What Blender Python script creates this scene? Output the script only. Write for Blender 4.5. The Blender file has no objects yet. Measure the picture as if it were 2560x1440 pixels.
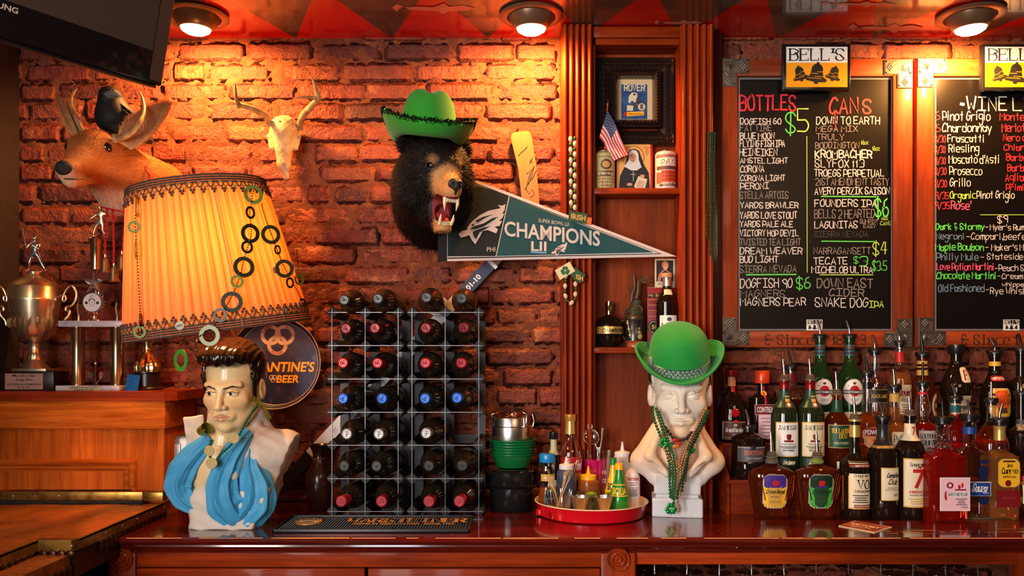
import bpy, bmesh, math, random
import numpy as np
from mathutils import Vector, Matrix, noise
random.seed(7)
C = bpy.context.scene.collection
S = bpy.context.scene
PI = math.pi
F, YH, D = 2050.0, 890.0, 2.75        # focal length (px of a 2560 wide frame), horizon row, camera to back wall (m)
# ---------------------------------------------------------------- camera
cd = bpy.data.cameras.new('camera'); cam = bpy.data.objects.new('camera', cd); C.objects.link(cam)
cam.location = (0, -D, 1.5); cam.rotation_euler = (PI/2, 0, 0)
cd.sensor_width = 36; cd.lens = F/2560*36; cd.shift_y = (YH-720)/2560; cd.clip_start = .05
S.camera = cam
# ---------------------------------------------------------------- world, lights, exposure
w = bpy.data.worlds.new('world'); S.world = w; w.use_nodes = True
w.node_tree.nodes['Background'].inputs[0].default_value = (1, .5, .3, 1)
w.node_tree.nodes['Background'].inputs[1].default_value = .04
S.view_settings.view_transform = 'Standard'; S.view_settings.look = 'None'
S.view_settings.gamma = 1; S.view_settings.use_curve_mapping = False
S.view_settings.exposure = .1
def area(name, loc, target, sx, sy, power, col):
    l = bpy.data.lights.new(name, 'AREA'); l.shape = 'RECTANGLE'; l.size = sx; l.size_y = sy; l.energy = power; l.color = col
    o = bpy.data.objects.new(name, l); C.objects.link(o); o.location = loc
    o.rotation_euler = (Vector(target)-Vector(loc)).to_track_quat('-Z', 'Y').to_euler(); return o
def spot(name, loc, target, power, col, size, blend=.6, rad=.03):
    l = bpy.data.lights.new(name, 'SPOT'); l.energy = power; l.color = col; l.spot_size = size; l.spot_blend = blend; l.shadow_soft_size = rad
    o = bpy.data.objects.new(name, l); C.objects.link(o); o.location = loc
    o.rotation_euler = (Vector(target)-Vector(loc)).to_track_quat('-Z', 'Y').to_euler(); return o
# street window daylight from the front left, and warm light of the room behind the camera
area('window_light', (-2.1, -4.2, 1.75), (-.45, 0, 1.2), .9, 1.6, 150, (1, .9, .8))
area('window_light', (-.95, -4.6, 1.75), (.1, 0, 1.3), .5, 1.6, 46, (.86, .92, 1))
area('room_light', (1.2, -3.2, 2.5), (.3, 0, 1.2), 1.2, .5, 12, (1, .62, .34))
area('room_light', (-1.15, -1.75, 2.5), (-1.15, -.9, 1.0), .3, .3, 7, (1, .66, .36))
LAMPS = [(-.985, 477), (.06, 1328), (1.428, 2425)]
for X, px in LAMPS:
    spot('downlight', (X, -.195, 2.475), (X+.0, -.0, 2.2), 52, (1, .42, .1), 2.9, .5)
# ---------------------------------------------------------------- helpers
def P(x, y, Y=0.0):
    d = Y+D
    return Vector(((x-1280)/F*d, Y, 1.5+(YH-y)/F*d))
def L(px, Y): return px/F*(Y+D)          # a length of px pixels at depth Y, in metres
class MB:
    """collects vertices and faces of one mesh"""
    def __init__(s): s.v = []; s.f = []; s.m = []; s.cm = 0
    def add(s, v, f, m=None):
        n = len(s.v); s.v += [tuple(p) for p in v]; s.f += [tuple(i+n for i in q) for q in f]; s.m += [s.cm if m is None else m]*len(f); return s
    def xf(s, M, start=0):
        for i in range(start, len(s.v)): s.v[i] = tuple(M @ Vector(s.v[i]))
        return s
    def box(s, x0, x1, y0, y1, z0, z1, b=0, m=None):
        if x0 > x1: x0, x1 = x1, x0
        if y0 > y1: y0, y1 = y1, y0
        if z0 > z1: z0, z1 = z1, z0
        if b <= 0:
            v = [(x, y, z) for x in (x0, x1) for y in (y0, y1) for z in (z0, z1)]
            return s.add(v, [(0,1,3,2),(4,6,7,5),(0,4,5,1),(2,3,7,6),(0,2,6,4),(1,5,7,3)], m)
        b = min(b, (x1-x0)*.49, (y1-y0)*.49, (z1-z0)*.49)
        bm = bmesh.new(); bmesh.ops.create_cube(bm, size=1)
        for q in bm.verts: q.co = Vector(((x0+x1)/2+q.co.x*(x1-x0), (y0+y1)/2+q.co.y*(y1-y0), (z0+z1)/2+q.co.z*(z1-z0)))
        bmesh.ops.bevel(bm, geom=bm.edges[:], offset=b, segments=2, profile=.5, affect='EDGES')
        bm.verts.index_update()
        s.add([q.co for q in bm.verts], [[q.index for q in fc.verts] for fc in bm.faces], m); bm.free(); return s
    def lathe(s, prof, n=32, M=None, m=None, cap=True, sx=1, sy=1, fn=None):
        """prof: (r, z) list turned about z; fn(a, r, z)->(r, z) may warp it"""
        v = []; f = []; k = len(prof)
        for i in range(n):
            a = 2*PI*i/n
            for r, z in prof:
                if fn: r, z = fn(a, r, z)
                v.append((r*math.cos(a)*sx, r*math.sin(a)*sy, z))
        for i in range(n):
            j = (i+1) % n
            for q in range(k-1): f.append((i*k+q, j*k+q, j*k+q+1, i*k+q+1))
        if cap:
            if prof[0][0] > 1e-6: f.append(tuple(i*k for i in range(n))[::-1])
            if prof[-1][0] > 1e-6: f.append(tuple(i*k+k-1 for i in range(n)))
        if M is not None: v = [M @ Vector(p) for p in v]
        return s.add(v, f, m)
    def prism(s, pts, y0, y1, m=None, M=None):
        """outline pts (x, z), from depth y0 (front) to y1"""
        n = len(pts); v = [(x, y0, z) for x, z in pts]+[(x, y1, z) for x, z in pts]
        if M is not None: v = [M @ Vector(p) for p in v]
        return s.add(v, [tuple(range(n)), tuple(range(2*n-1, n-1, -1))]+[(i, i+n, (i+1) % n+n, (i+1) % n) for i in range(n)], m)
    def tube(s, pts, r, n=8, m=None, closed=False, flat=1, cap=True):
        pts = [Vector(p) for p in pts]; N = len(pts); v = []; f = []
        rr = r if isinstance(r, (list, tuple)) else [r]*N
        up = None
        for i, p in enumerate(pts):
            a = pts[(i-1) % N] if closed or i > 0 else p; b = pts[(i+1) % N] if closed or i < N-1 else p
            t = (b-a).normalized() if (b-a).length > 1e-9 else Vector((0, 0, 1))
            if up is None: up = Vector((0, 0, 1)) if abs(t.z) < .9 else Vector((0, 1, 0))
            x = t.cross(up)
            if x.length < 1e-6: x = t.cross(Vector((1, 0, .3)))
            x.normalize(); u = x.cross(t).normalized(); up = u
            for k in range(n):
                q = 2*PI*k/n; v.append(p+rr[i]*(math.cos(q)*x+flat*math.sin(q)*u))
        for i in range(N if closed else N-1):
            j = (i+1) % N
            for k in range(n): f.append((i*n+k, i*n+(k+1) % n, j*n+(k+1) % n, j*n+k))
        if cap and not closed: f += [tuple(range(n))[::-1], tuple((N-1)*n+k for k in range(n))]
        return s.add(v, f, m)
    def ball(s, c, r, n=10, m=None, sx=1, sy=1, sz=1, M=None):
        prof = [(r*math.sin(PI*i/n), -r*math.cos(PI*i/n)) for i in range(n+1)]
        prof[0] = (0, -r); prof[-1] = (0, r)
        T = Matrix.Translation(c) @ (M or Matrix.Identity(4)) @ Matrix.Diagonal((sx, sy, sz, 1))
        return s.lathe(prof, n+4, T, m, cap=False)
    def grid(s, fn, nu, nv, m=None, closeu=False):
        v = [fn(i/(nu if closeu else nu-1), j/(nv-1)) for i in range(nu) for j in range(nv)]
        f = [(i*nv+j, ((i+1) % nu)*nv+j, ((i+1) % nu)*nv+j+1, i*nv+j+1) for i in range(nu if closeu else nu-1) for j in range(nv-1)]
        return s.add(v, f, m)
    def build(s, name, mats, parent=None, smooth=True, loc=None, weld=False):
        me = bpy.data.meshes.new(name); me.from_pydata([tuple(p) for p in s.v], [], s.f)
        for mt in (mats if isinstance(mats, (list, tuple)) else [mats]): me.materials.append(mt)
        if any(s.m): me.polygons.foreach_set('material_index', s.m)
        if weld or smooth:
            bm = bmesh.new(); bm.from_mesh(me)
            if weld: bmesh.ops.remove_doubles(bm, verts=bm.verts, dist=1e-5)
            bmesh.ops.recalc_face_normals(bm, faces=bm.faces); bm.to_mesh(me); bm.free()
        if smooth: 
            me.shade_smooth(); me.set_sharp_from_angle(angle=.7)
        o = bpy.data.objects.new(name, me); C.objects.link(o)
        if parent: o.parent = parent
        if loc is not None: o.location = loc
        return o
def tag(o, label=None, cat=None, group=None, kind=None):
    if label: o['label'] = label
    if cat: o['category'] = cat
    if group: o['group'] = group
    if kind: o['kind'] = kind
    return o
def thing(name, label, cat, loc=(0, 0, 0), rot=(0, 0, 0), group=None):
    o = bpy.data.objects.new(name, None); C.objects.link(o); o.location = loc; o.rotation_euler = rot; o.empty_display_size = .02
    return tag(o, label, cat, group)
def kids(o): return list(o.children)
def dup(o, parent=None):
    c = o.copy(); C.objects.link(c)
    if parent: c.parent = parent
    for ch in kids(o): dup(ch, c)
    return c
# ---------------------------------------------------------------- materials
MATS = {}
def pm(name, col, rough=.5, metal=0, var=0, vs=20, bump=0, bs=60, trans=0, spec=.5, coat=0, emit=None, es=1, alpha=1, ior=1.45, col2=None, stretch=(1, 1, 1), sheen=0, attr=None, thr=(.35, .65), rnd=0, rv=0, dist=.001):
    if name in MATS: return MATS[name]
    m = bpy.data.materials.new(name); m.use_nodes = True; nt = m.node_tree; b = nt.nodes['Principled BSDF']; N = nt.nodes.new; K = nt.links.new
    b.inputs['Base Color'].default_value = (*col, 1); b.inputs['Roughness'].default_value = rough; b.inputs['Metallic'].default_value = metal
    b.inputs['Transmission Weight'].default_value = trans; b.inputs['Specular IOR Level'].default_value = spec; b.inputs['IOR'].default_value = ior
    b.inputs['Coat Weight'].default_value = coat; b.inputs['Coat Roughness'].default_value = .08; b.inputs['Alpha'].default_value = alpha
    if sheen: b.inputs['Sheen Weight'].default_value = sheen*.3
    if emit: b.inputs['Emission Color'].default_value = (*emit, 1); b.inputs['Emission Strength'].default_value = es
    tc = N('ShaderNodeTexCoord'); mp = N('ShaderNodeMapping'); mp.inputs['Scale'].default_value = stretch; K(tc.outputs['Object'], mp.inputs[0])
    src = None
    if attr:
        a = N('ShaderNodeAttribute'); a.attribute_name = attr; src = a.outputs['Color']
    if var or col2:
        n1 = N('ShaderNodeTexNoise'); n1.inputs['Scale'].default_value = vs; n1.inputs['Detail'].default_value = 8; n1.inputs['Roughness'].default_value = .65; K(mp.outputs[0], n1.inputs['Vector'])
        mr = N('ShaderNodeMapRange'); mr.inputs[1].default_value = thr[0]; mr.inputs[2].default_value = thr[1]; K(n1.outputs['Fac'], mr.inputs[0])
        mx = N('ShaderNodeMix'); mx.data_type = 'RGBA'; K(mr.outputs[0], mx.inputs['Factor'])
        c2 = col2 or tuple(max(0, c*(1-var)) for c in col)
        mx.inputs['B'].default_value = (*c2, 1); mx.inputs['A'].default_value = (*col, 1)
        if src is not None: 
            K(src, mx.inputs['A']); m2 = N('ShaderNodeMix'); m2.data_type = 'RGBA'; m2.blend_type = 'MULTIPLY'; m2.inputs['Factor'].default_value = 1; m2.inputs['B'].default_value = (1-var,)*3+(1,); K(src, m2.inputs['A']); K(m2.outputs['Result'], mx.inputs['B'])
        src = mx.outputs['Result']
    if rnd:
        oi = N('ShaderNodeObjectInfo'); hs = N('ShaderNodeHueSaturation'); mr2 = N('ShaderNodeMapRange'); mr2.inputs[3].default_value = 1-rnd; mr2.inputs[4].default_value = 1+rnd
        K(oi.outputs['Random'], mr2.inputs[0]); K(mr2.outputs[0], hs.inputs['Value'])
        if src is not None: K(src, hs.inputs['Color'])
        else: hs.inputs['Color'].default_value = (*col, 1)
        src = hs.outputs['Color']
    if src is not None: K(src, b.inputs['Base Color'])
    if rv:
        n3 = N('ShaderNodeTexNoise'); n3.inputs['Scale'].default_value = vs*1.7; n3.inputs['Detail'].default_value = 5; K(mp.outputs[0], n3.inputs['Vector'])
        mr3 = N('ShaderNodeMapRange'); mr3.inputs[1].default_value = .35; mr3.inputs[2].default_value = .65; mr3.inputs[3].default_value = rough; mr3.inputs[4].default_value = min(1, rough+rv); K(n3.outputs['Fac'], mr3.inputs[0]); K(mr3.outputs[0], b.inputs['Roughness'])
    if bump:
        n2 = N('ShaderNodeTexNoise'); n2.inputs['Scale'].default_value = bs; n2.inputs['Detail'].default_value = 6; n2.inputs['Roughness'].default_value = .6; K(mp.outputs[0], n2.inputs['Vector'])
        bp = N('ShaderNodeBump'); bp.inputs['Strength'].default_value = bump; bp.inputs['Distance'].default_value = dist*5; K(n2.outputs['Fac'], bp.inputs['Height']); K(bp.outputs[0], b.inputs['Normal'])
    MATS[name] = m; return m
def wood(name, c1, c2, axis='x', rough=.3, coat=.3, scale=9, bump=.12, spec=.2):
    """stained wood: stretched noise grain running along one axis"""
    st = {'x': (.07, 1, 1), 'y': (1, .07, 1), 'z': (1, 1, .07)}[axis]
    if name in MATS: return MATS[name]
    m = pm(name, c1, rough, col2=c2, vs=scale*7, stretch=st, spec=spec, bump=bump, bs=scale*22, coat=coat, thr=(.3, .7), rv=.12)
    nt = m.node_tree; N = nt.nodes.new; K = nt.links.new; b = nt.nodes['Principled BSDF']; src = b.inputs['Base Color'].links[0].from_socket
    tc = N('ShaderNodeTexCoord'); n = N('ShaderNodeTexNoise'); n.inputs['Scale'].default_value = 5; n.inputs['Detail'].default_value = 3
    mp = N('ShaderNodeMapping'); mp.inputs['Scale'].default_value = tuple(max(.35, q) for q in st); K(tc.outputs['Object'], mp.inputs[0]); K(mp.outputs[0], n.inputs['Vector'])
    mr = N('ShaderNodeMapRange'); mr.inputs[1].default_value = .35; mr.inputs[2].default_value = .7; mr.inputs[3].default_value = 1.25; mr.inputs[4].default_value = .55; K(n.outputs['Fac'], mr.inputs[0])
    hs = N('ShaderNodeHueSaturation'); K(mr.outputs[0], hs.inputs['Value']); K(src, hs.inputs['Color']); K(hs.outputs[0], b.inputs['Base Color']); return m
def flat(name, col, rough=.6): return pm(name, col, rough)
G = lambda a: tuple((c/255/12.92 if c/255 <= .04045 else ((c/255+.055)/1.055)**2.4) for c in a)   # sRGB 0-255 to linear
BLACK = pm('black_gloss', (.008, .008, .009), .18)
CHROME = pm('chrome', (.75, .74, .72), .12, 1)
STEEL = pm('brushed_steel', (.55, .53, .5), .28, 1)
GOLD = pm('polished_gold', (.85, .62, .25), .14, 1)
WHITE = pm('white_paint', (.8, .78, .74), .5)
# ---------------------------------------------------------------- text
_tc = {}
def glyphs(txt, bold=0, shear=0, space=1):
    key = (txt, bold, shear, space)
    if key in _tc: return _tc[key]
    cu = bpy.data.curves.new('t', 'FONT'); cu.body = txt; cu.size = 1; cu.resolution_u = 3; cu.offset = bold; cu.shear = shear; cu.space_character = space
    ob = bpy.data.objects.new('t', cu); me = ob.to_mesh()
    if len(txt) < 3:                       # big single characters: finer faces so that they can bend round a bottle
        bm = bmesh.new(); bm.from_mesh(me); bmesh.ops.triangulate(bm, faces=bm.faces); bmesh.ops.subdivide_edges(bm, edges=bm.edges[:], cuts=5, use_grid_fill=True); bm.verts.index_update()
        v = [tuple(q.co) for q in bm.verts]; f = [tuple(q.index for q in p.verts) for p in bm.faces]; bm.free()
    else: v = [tuple(q.co) for q in me.vertices]; f = [tuple(p.vertices) for p in me.polygons]
    ob.to_mesh_clear(); bpy.data.objects.remove(ob); bpy.data.curves.remove(cu)
    if v:
        x0 = min(p[0] for p in v); x1 = max(p[0] for p in v); y0 = min(p[1] for p in v); y1 = max(p[1] for p in v)
        v = [((p[0]-x0)/(x1-x0), (p[1]-y0)/(y1-y0)) for p in v]
    _tc[key] = (v, f); return v, f
def text(mb, txt, fn, x0, x1, z0, z1, bold=0, shear=0, m=None, space=1):
    """sans lettering stretched to the box x0..x1, z0..z1; fn(x, z) places it"""
    v, f = glyphs(txt, bold, shear, space)
    mb.add([fn(x0+(x1-x0)*a, z0+(z1-z0)*b) for a, b in v], f, m)
# single-stroke letters: pairs of digits x(0-6) y(0-9); baseline 3, x-height 7, capitals 9; ~ means rounded
SF = {'A':'032943 1535','B':'0309 ~0929484726 2606 ~0626374544332303','C':'~48392918060413233443','D':'0309 ~091939474634231303','E':'4909 0903 0343 0636','F':'4909 0903 0636','G':'~4839291806041323344546 4626',
'H':'0309 4349 0646','I':'0343 0949 2329','J':'1949 ~393433231304','K':'0309 4906 1643','L':'090343','M':'0309264943','N':'03094349','O':'~2918070513233344473929','P':'0309 ~09294847452505',
'Q':'~29180705132333444739 2543','R':'0309 ~09294847352606 2643','S':'~4839190807162635443323130405','T':'0949 2923','U':'~09051323334549','V':'092349','W':'0913263349','X':'0943 4903','Y':'092649 2623','Z':'09490343',
'0':'~29180705132333454739','1':'172923','2':'~0819394746250313 0343','3':'~081939484626364544332303','4':'290545 3933','5':'490906 ~0626364544331303','6':'~391816051323334445362606','7':'094913','8':'~2919080726454433231304052647483929','9':'~47362617082939484743',
'$':'~4839190807163544331304 2a22','-':'0646','.':'2324','\'':'2927',',':'2422','/':'4902','&':'~4415262817191939283536 2322','+':'2424','!':'2925 2324',
'a':'~4636260705132333344 4743','b':'0903 ~0626374634332303','c':'~47371706041333434','d':'4943 ~4636170604133344','e':'0545 ~4546371706041333434','f':'~4939281713 0737','g':'~47371706051434 ~4742301001','h':'0903 ~052737464343','i':'2723 292928','j':'272211 2928','k':'0903 3705 1533','l':'2923',
'm':'0703 ~05172723 ~25374743','n':'0703 ~0527374643','o':'~27170604132344463727','p':'0700 ~0627374634231304','q':'~47371706051434 4740','r':'0703 ~05173747','s':'~473717061535443313','t':'2923 0737','u':'~0704132334 4743','v':'072347','w':'0713263347','x':'0743 4703','y':'0723 4711','z':'07470343'}
_sg = {}
def strokes(ch):
    if ch in _sg: return _sg[ch]
    out = []
    for part in SF.get(ch, '').split():
        sm = part[0] == '~'; part = part.lstrip('~'); pts = [(int(part[i], 16), int(part[i+1], 16)) for i in range(0, len(part)-1, 2)]
        pts = [p for i, p in enumerate(pts) if i == 0 or p != pts[i-1]]
        if sm and len(pts) > 2:
            q = []; P_ = [pts[0]]+pts+[pts[-1]]
            for i in range(1, len(P_)-2):
                a, b, c, d = P_[i-1:i+3]
                for k in range(4):
                    t = k/4; q.append(tuple(.5*((2*b[j])+(-a[j]+c[j])*t+(2*a[j]-5*b[j]+4*c[j]-d[j])*t*t+(-a[j]+3*b[j]-3*c[j]+d[j])*t**3) for j in (0, 1)))
            pts = q+[P_[-2]]
        out.append(pts)
    _sg[ch] = out; return out
_lift = 0
def ribbon(mb, pts, w, fn, m=None, thin=None):
    """flat stroke of width w along 2-D pts; thin = width of horizontal runs (serif style)"""
    global _lift
    _lift = (_lift+1) % 9; n = len(pts); fn_ = fn
    a_, b_, c_ = Vector(fn_(*pts[0])), Vector(fn_(pts[0][0]+.001, pts[0][1])), Vector(fn_(pts[0][0], pts[0][1]+.001)); nn_ = (b_-a_).cross(c_-a_).normalized()*_lift*5e-5
    fn = lambda x, z: Vector(fn_(x, z))+nn_
    if n == 1: pts = [pts[0], (pts[0][0]+w*.3, pts[0][1])]; n = 2
    v = []; 
    for i in range(n):
        a = pts[max(0, i-1)]; b = pts[min(n-1, i+1)]; dx, dy = b[0]-a[0], b[1]-a[1]; l = math.hypot(dx, dy) or 1; dx /= l; dy /= l
        ww = w if thin is None else thin+(w-thin)*abs(dy)**1.2*(1 if dy*dx <= 0.02 or thin is None else .55)
        p = pts[i]
        if i == 0: p = (p[0]-dx*w*.3, p[1]-dy*w*.3)
        if i == n-1: p = (p[0]+dx*w*.3, p[1]+dy*w*.3)
        v += [fn(p[0]-dy*ww/2, p[1]+dx*ww/2), fn(p[0]+dy*ww/2, p[1]-dx*ww/2)]
    mb.add(v, [(2*i, 2*i+1, 2*i+3, 2*i+2) for i in range(n-1)], m)
def hand(mb, txt, fn, x0, x1, z0, z1, w, m=None, jit=.25, serif=False, rs=random):
    """hand lettering: capitals z0..z1; every glyph jittered; serif=True draws contrast strokes with slabs"""
    adv = []
    for c in txt: adv.append(2.2 if c in " .',!" else (3.2 if c in 'il1' and not serif else (6.2 if c in 'MWmw' else 5.4)))
    tot = sum(adv)-1.2; s = (x1-x0)/tot; sz = (z1-z0)/6; x = x0
    for c, a in zip(txt, adv):
        gw = (a-1.4)/4 if c not in "il1 .',!" else .9
        j = (rs.uniform(-jit, jit)*.5, rs.uniform(-jit, jit), rs.uniform(-jit, jit)*.12)
        off = -1.2 if c in "il.',!" and (not serif or c == "'") else (-.9 if c in '1' else 0)
        for st in strokes(c):
            q = [(x+(px*gw+j[0]+off+j[2]*(py-6))*s, z0+(py-3+j[1])*sz) for px, py in st]
            ribbon(mb, q, w, fn, m, thin=w*.38 if serif else None)
            if serif:
                for e, nb in ((0, 1), (-1, -2)):
                    dy = st[e][1]-st[nb][1]; dx = st[e][0]-st[nb][0]
                    if abs(dy) > abs(dx)*.8 and st[e][1] in (3, 9, 7):
                        p = q[e]; ribbon(mb, [(p[0]-s*.95, p[1]), (p[0]+s*.95, p[1])], w*.4, fn, m)
                    elif abs(dx) > abs(dy)*1.2 and c in 'EFLTZ' and st[e][1] in (3, 9, 6):
                        p = q[e]; k = -1 if st[e][1] == 9 else 1
                        ribbon(mb, [(p[0], p[1]), (p[0], p[1]+k*sz*1.2)], w*.4, fn, m)
        x += a*s
def plane_fn(o, ax, az, off=.0006):
    """placing function of a flat face: origin o, unit axes ax, az, lifted off along its normal"""
    o, ax, az = Vector(o), Vector(ax), Vector(az); n = ax.cross(az).normalized()*off
    return lambda x, z: o+ax*x+az*z+n
def cyl_fn(r, a0=-PI/2, off=.0005, z0=0):
    """wraps x round an upright cylinder (front faces -y)"""
    return lambda x, z: ((r+off)*math.cos(a0+x/r), (r+off)*math.sin(a0+x/r), z+z0)
# ---------------------------------------------------------------- implicit surfaces (for heads and plaster)
def sdE(p, c, r):
    q = [(p[i]-c[i])/r[i] for i in range(3)]; k = np.sqrt(q[0]**2+q[1]**2+q[2]**2)
    return (k-1)*min(r) if max(r)/min(r) < 1.01 else k*(k-1)/np.maximum(1e-6, np.sqrt(sum((q[i]/r[i])**2 for i in range(3))))
def sdC(p, a, b, ra, rb=None):
    rb = ra if rb is None else rb; ba = [b[i]-a[i] for i in range(3)]; pa = [p[i]-a[i] for i in range(3)]
    h = np.clip(sum(pa[i]*ba[i] for i in range(3))/max(1e-12, sum(x*x for x in ba)), 0, 1)
    return np.sqrt(sum((pa[i]-ba[i]*h)**2 for i in range(3)))-(ra+(rb-ra)*h)
def sdB(p, c, r, rd=.005):
    q = [np.abs(p[i]-c[i])-(r[i]-rd) for i in range(3)]
    return np.sqrt(sum(np.maximum(x, 0)**2 for x in q))+np.minimum(np.maximum(q[0], np.maximum(q[1], q[2])), 0)-rd
def su(a, b, k=.01):
    h = np.clip(.5+.5*(b-a)/k, 0, 1); return b*(1-h)+a*h-k*h*(1-h)
def ss(a, b, k=.01): return -su(-a, b, k)      # a minus b
def si(a, b, k=.005): return -su(-a, -b, k)
def turn(p, c, R):
    """coordinates of p in a frame turned by the matrix R about c (inverse applied)"""
    q = [p[i]-c[i] for i in range(3)]; R = R.transposed().to_3x3() if isinstance(R, Matrix) else R
    return [sum(R[i][j]*q[j] for j in range(3)) for i in range(3)]
def sdf_mesh(fn, lo, hi, h, name, mats, parent, colf=None, loc=None):
    B = 12; n = [int(math.ceil((hi[i]-lo[i])/h/B)) for i in range(3)]
    ext = B*h; N = [k*B+1 for k in n]
    val = np.full(N, 9., np.float32)
    cx = [lo[i]+(np.arange(n[i])+.5)*ext for i in range(3)]
    cc = np.meshgrid(*cx, indexing='ij'); cv = fn([c.astype(np.float32) for c in cc])
    act = np.argwhere(np.abs(cv) < ext*1.25); sg = np.sign(cv)
    for i, j, k in np.argwhere(np.abs(cv) >= ext*1.25): val[i*B:i*B+B+1, j*B:j*B+B+1, k*B:k*B+B+1] = sg[i, j, k]*9
    r = np.arange(B+1)
    for s in range(0, len(act), 64):
        a = act[s:s+64]; g = []
        for d in range(3):
            sh = [1, 1, 1]; sh[d] = B+1
            g.append((lo[d]+(a[:, d].reshape(-1, 1, 1, 1)*B+r.reshape(1, *sh))*h).astype(np.float32)+np.zeros((len(a), B+1, B+1, B+1), np.float32))
        v = fn(g)
        for q, (i, j, k) in enumerate(a): val[i*B:i*B+B+1, j*B:j*B+B+1, k*B:k*B+B+1] = v[q]
    val[0] = np.maximum(val[0], h); val[-1] = np.maximum(val[-1], h); val[:, 0] = np.maximum(val[:, 0], h); val[:, -1] = np.maximum(val[:, -1], h); val[:, :, 0] = np.maximum(val[:, :, 0], h); val[:, :, -1] = np.maximum(val[:, :, -1], h)
    ins = val < 0; M = [k-1 for k in N]
    acc = np.zeros((*M, 3), np.float32); cnt = np.zeros(M, np.float32)
    offs = [(a, b, c) for a in (0, 1) for b in (0, 1) for c in (0, 1)]
    for o1 in offs:
        for ax in range(3):
            if o1[ax]: continue
            o2 = list(o1); o2[ax] = 1
            A = val[o1[0]:o1[0]+M[0], o1[1]:o1[1]+M[1], o1[2]:o1[2]+M[2]]; Bv = val[o2[0]:o2[0]+M[0], o2[1]:o2[1]+M[1], o2[2]:o2[2]+M[2]]
            cr = (A < 0) != (Bv < 0); idx = np.nonzero(cr); t = A[idx]/(A[idx]-Bv[idx])
            for d in range(3): acc[idx[0], idx[1], idx[2], d] += o1[d]+(t if d == ax else 0)
            cnt[idx] += 1
    cells = np.argwhere(cnt > 0); vid = -np.ones(M, np.int64); vid[tuple(cells.T)] = np.arange(len(cells))
    co = (cells+acc[tuple(cells.T)]/cnt[tuple(cells.T)][:, None])*h+np.array(lo)
    F_ = []
    for ax in range(3):
        u, w_ = [(1, 2), (2, 0), (0, 1)][ax]
        sl = [slice(0, None)]*3; s1 = list(sl); s1[ax] = slice(0, -1); s2 = list(sl); s2[ax] = slice(1, None)
        a = ins[tuple(s1)]; b = ins[tuple(s2)]; e = np.argwhere(a != b)
        e = e[(e[:, u] > 0) & (e[:, w_] > 0) & (e[:, u] < M[u]) & (e[:, w_] < M[w_])]
        fl = a[tuple(e.T)]
        def cell(du, dw):
            q = e.copy(); q[:, u] -= du; q[:, w_] -= dw; return vid[tuple(q.T)]
        q = np.stack([cell(1, 1), cell(0, 1), cell(0, 0), cell(1, 0)], 1); q[~fl] = q[~fl][:, ::-1]; F_.append(q)
    F_ = np.concatenate(F_); F_ = F_[(F_ >= 0).all(1)]
    me = bpy.data.meshes.new(name); me.vertices.add(len(co)); me.vertices.foreach_set('co', co.astype(np.float32).ravel())
    me.loops.add(len(F_)*4); me.loops.foreach_set('vertex_index', F_.astype(np.int32).ravel()); me.polygons.add(len(F_)); me.polygons.foreach_set('loop_start', np.arange(0, len(F_)*4, 4, dtype=np.int32))
    me.update(calc_edges=True); me.validate(); me.shade_smooth()
    for mt in (mats if isinstance(mats, (list, tuple)) else [mats]): me.materials.append(mt)
    if colf is not None:
        at = me.color_attributes.new('Col', 'FLOAT_COLOR', 'POINT'); c = np.ones((len(me.vertices), 4), np.float32); cc = np.empty(len(me.vertices)*3, np.float32); me.vertices.foreach_get('co', cc); cc = cc.reshape(-1, 3)
        c[:, :3] = colf([cc[:, 0], cc[:, 1], cc[:, 2]]); at.data.foreach_set('color', c.ravel())
    o = bpy.data.objects.new(name, me); C.objects.link(o)
    if parent: o.parent = parent
    if loc is not None: o.location = loc
    return o
def mixc(t, a, b):
    t = np.clip(t, 0, 1)[:, None]; return np.asarray(a)*(1-t)+np.asarray(b)*t
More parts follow.
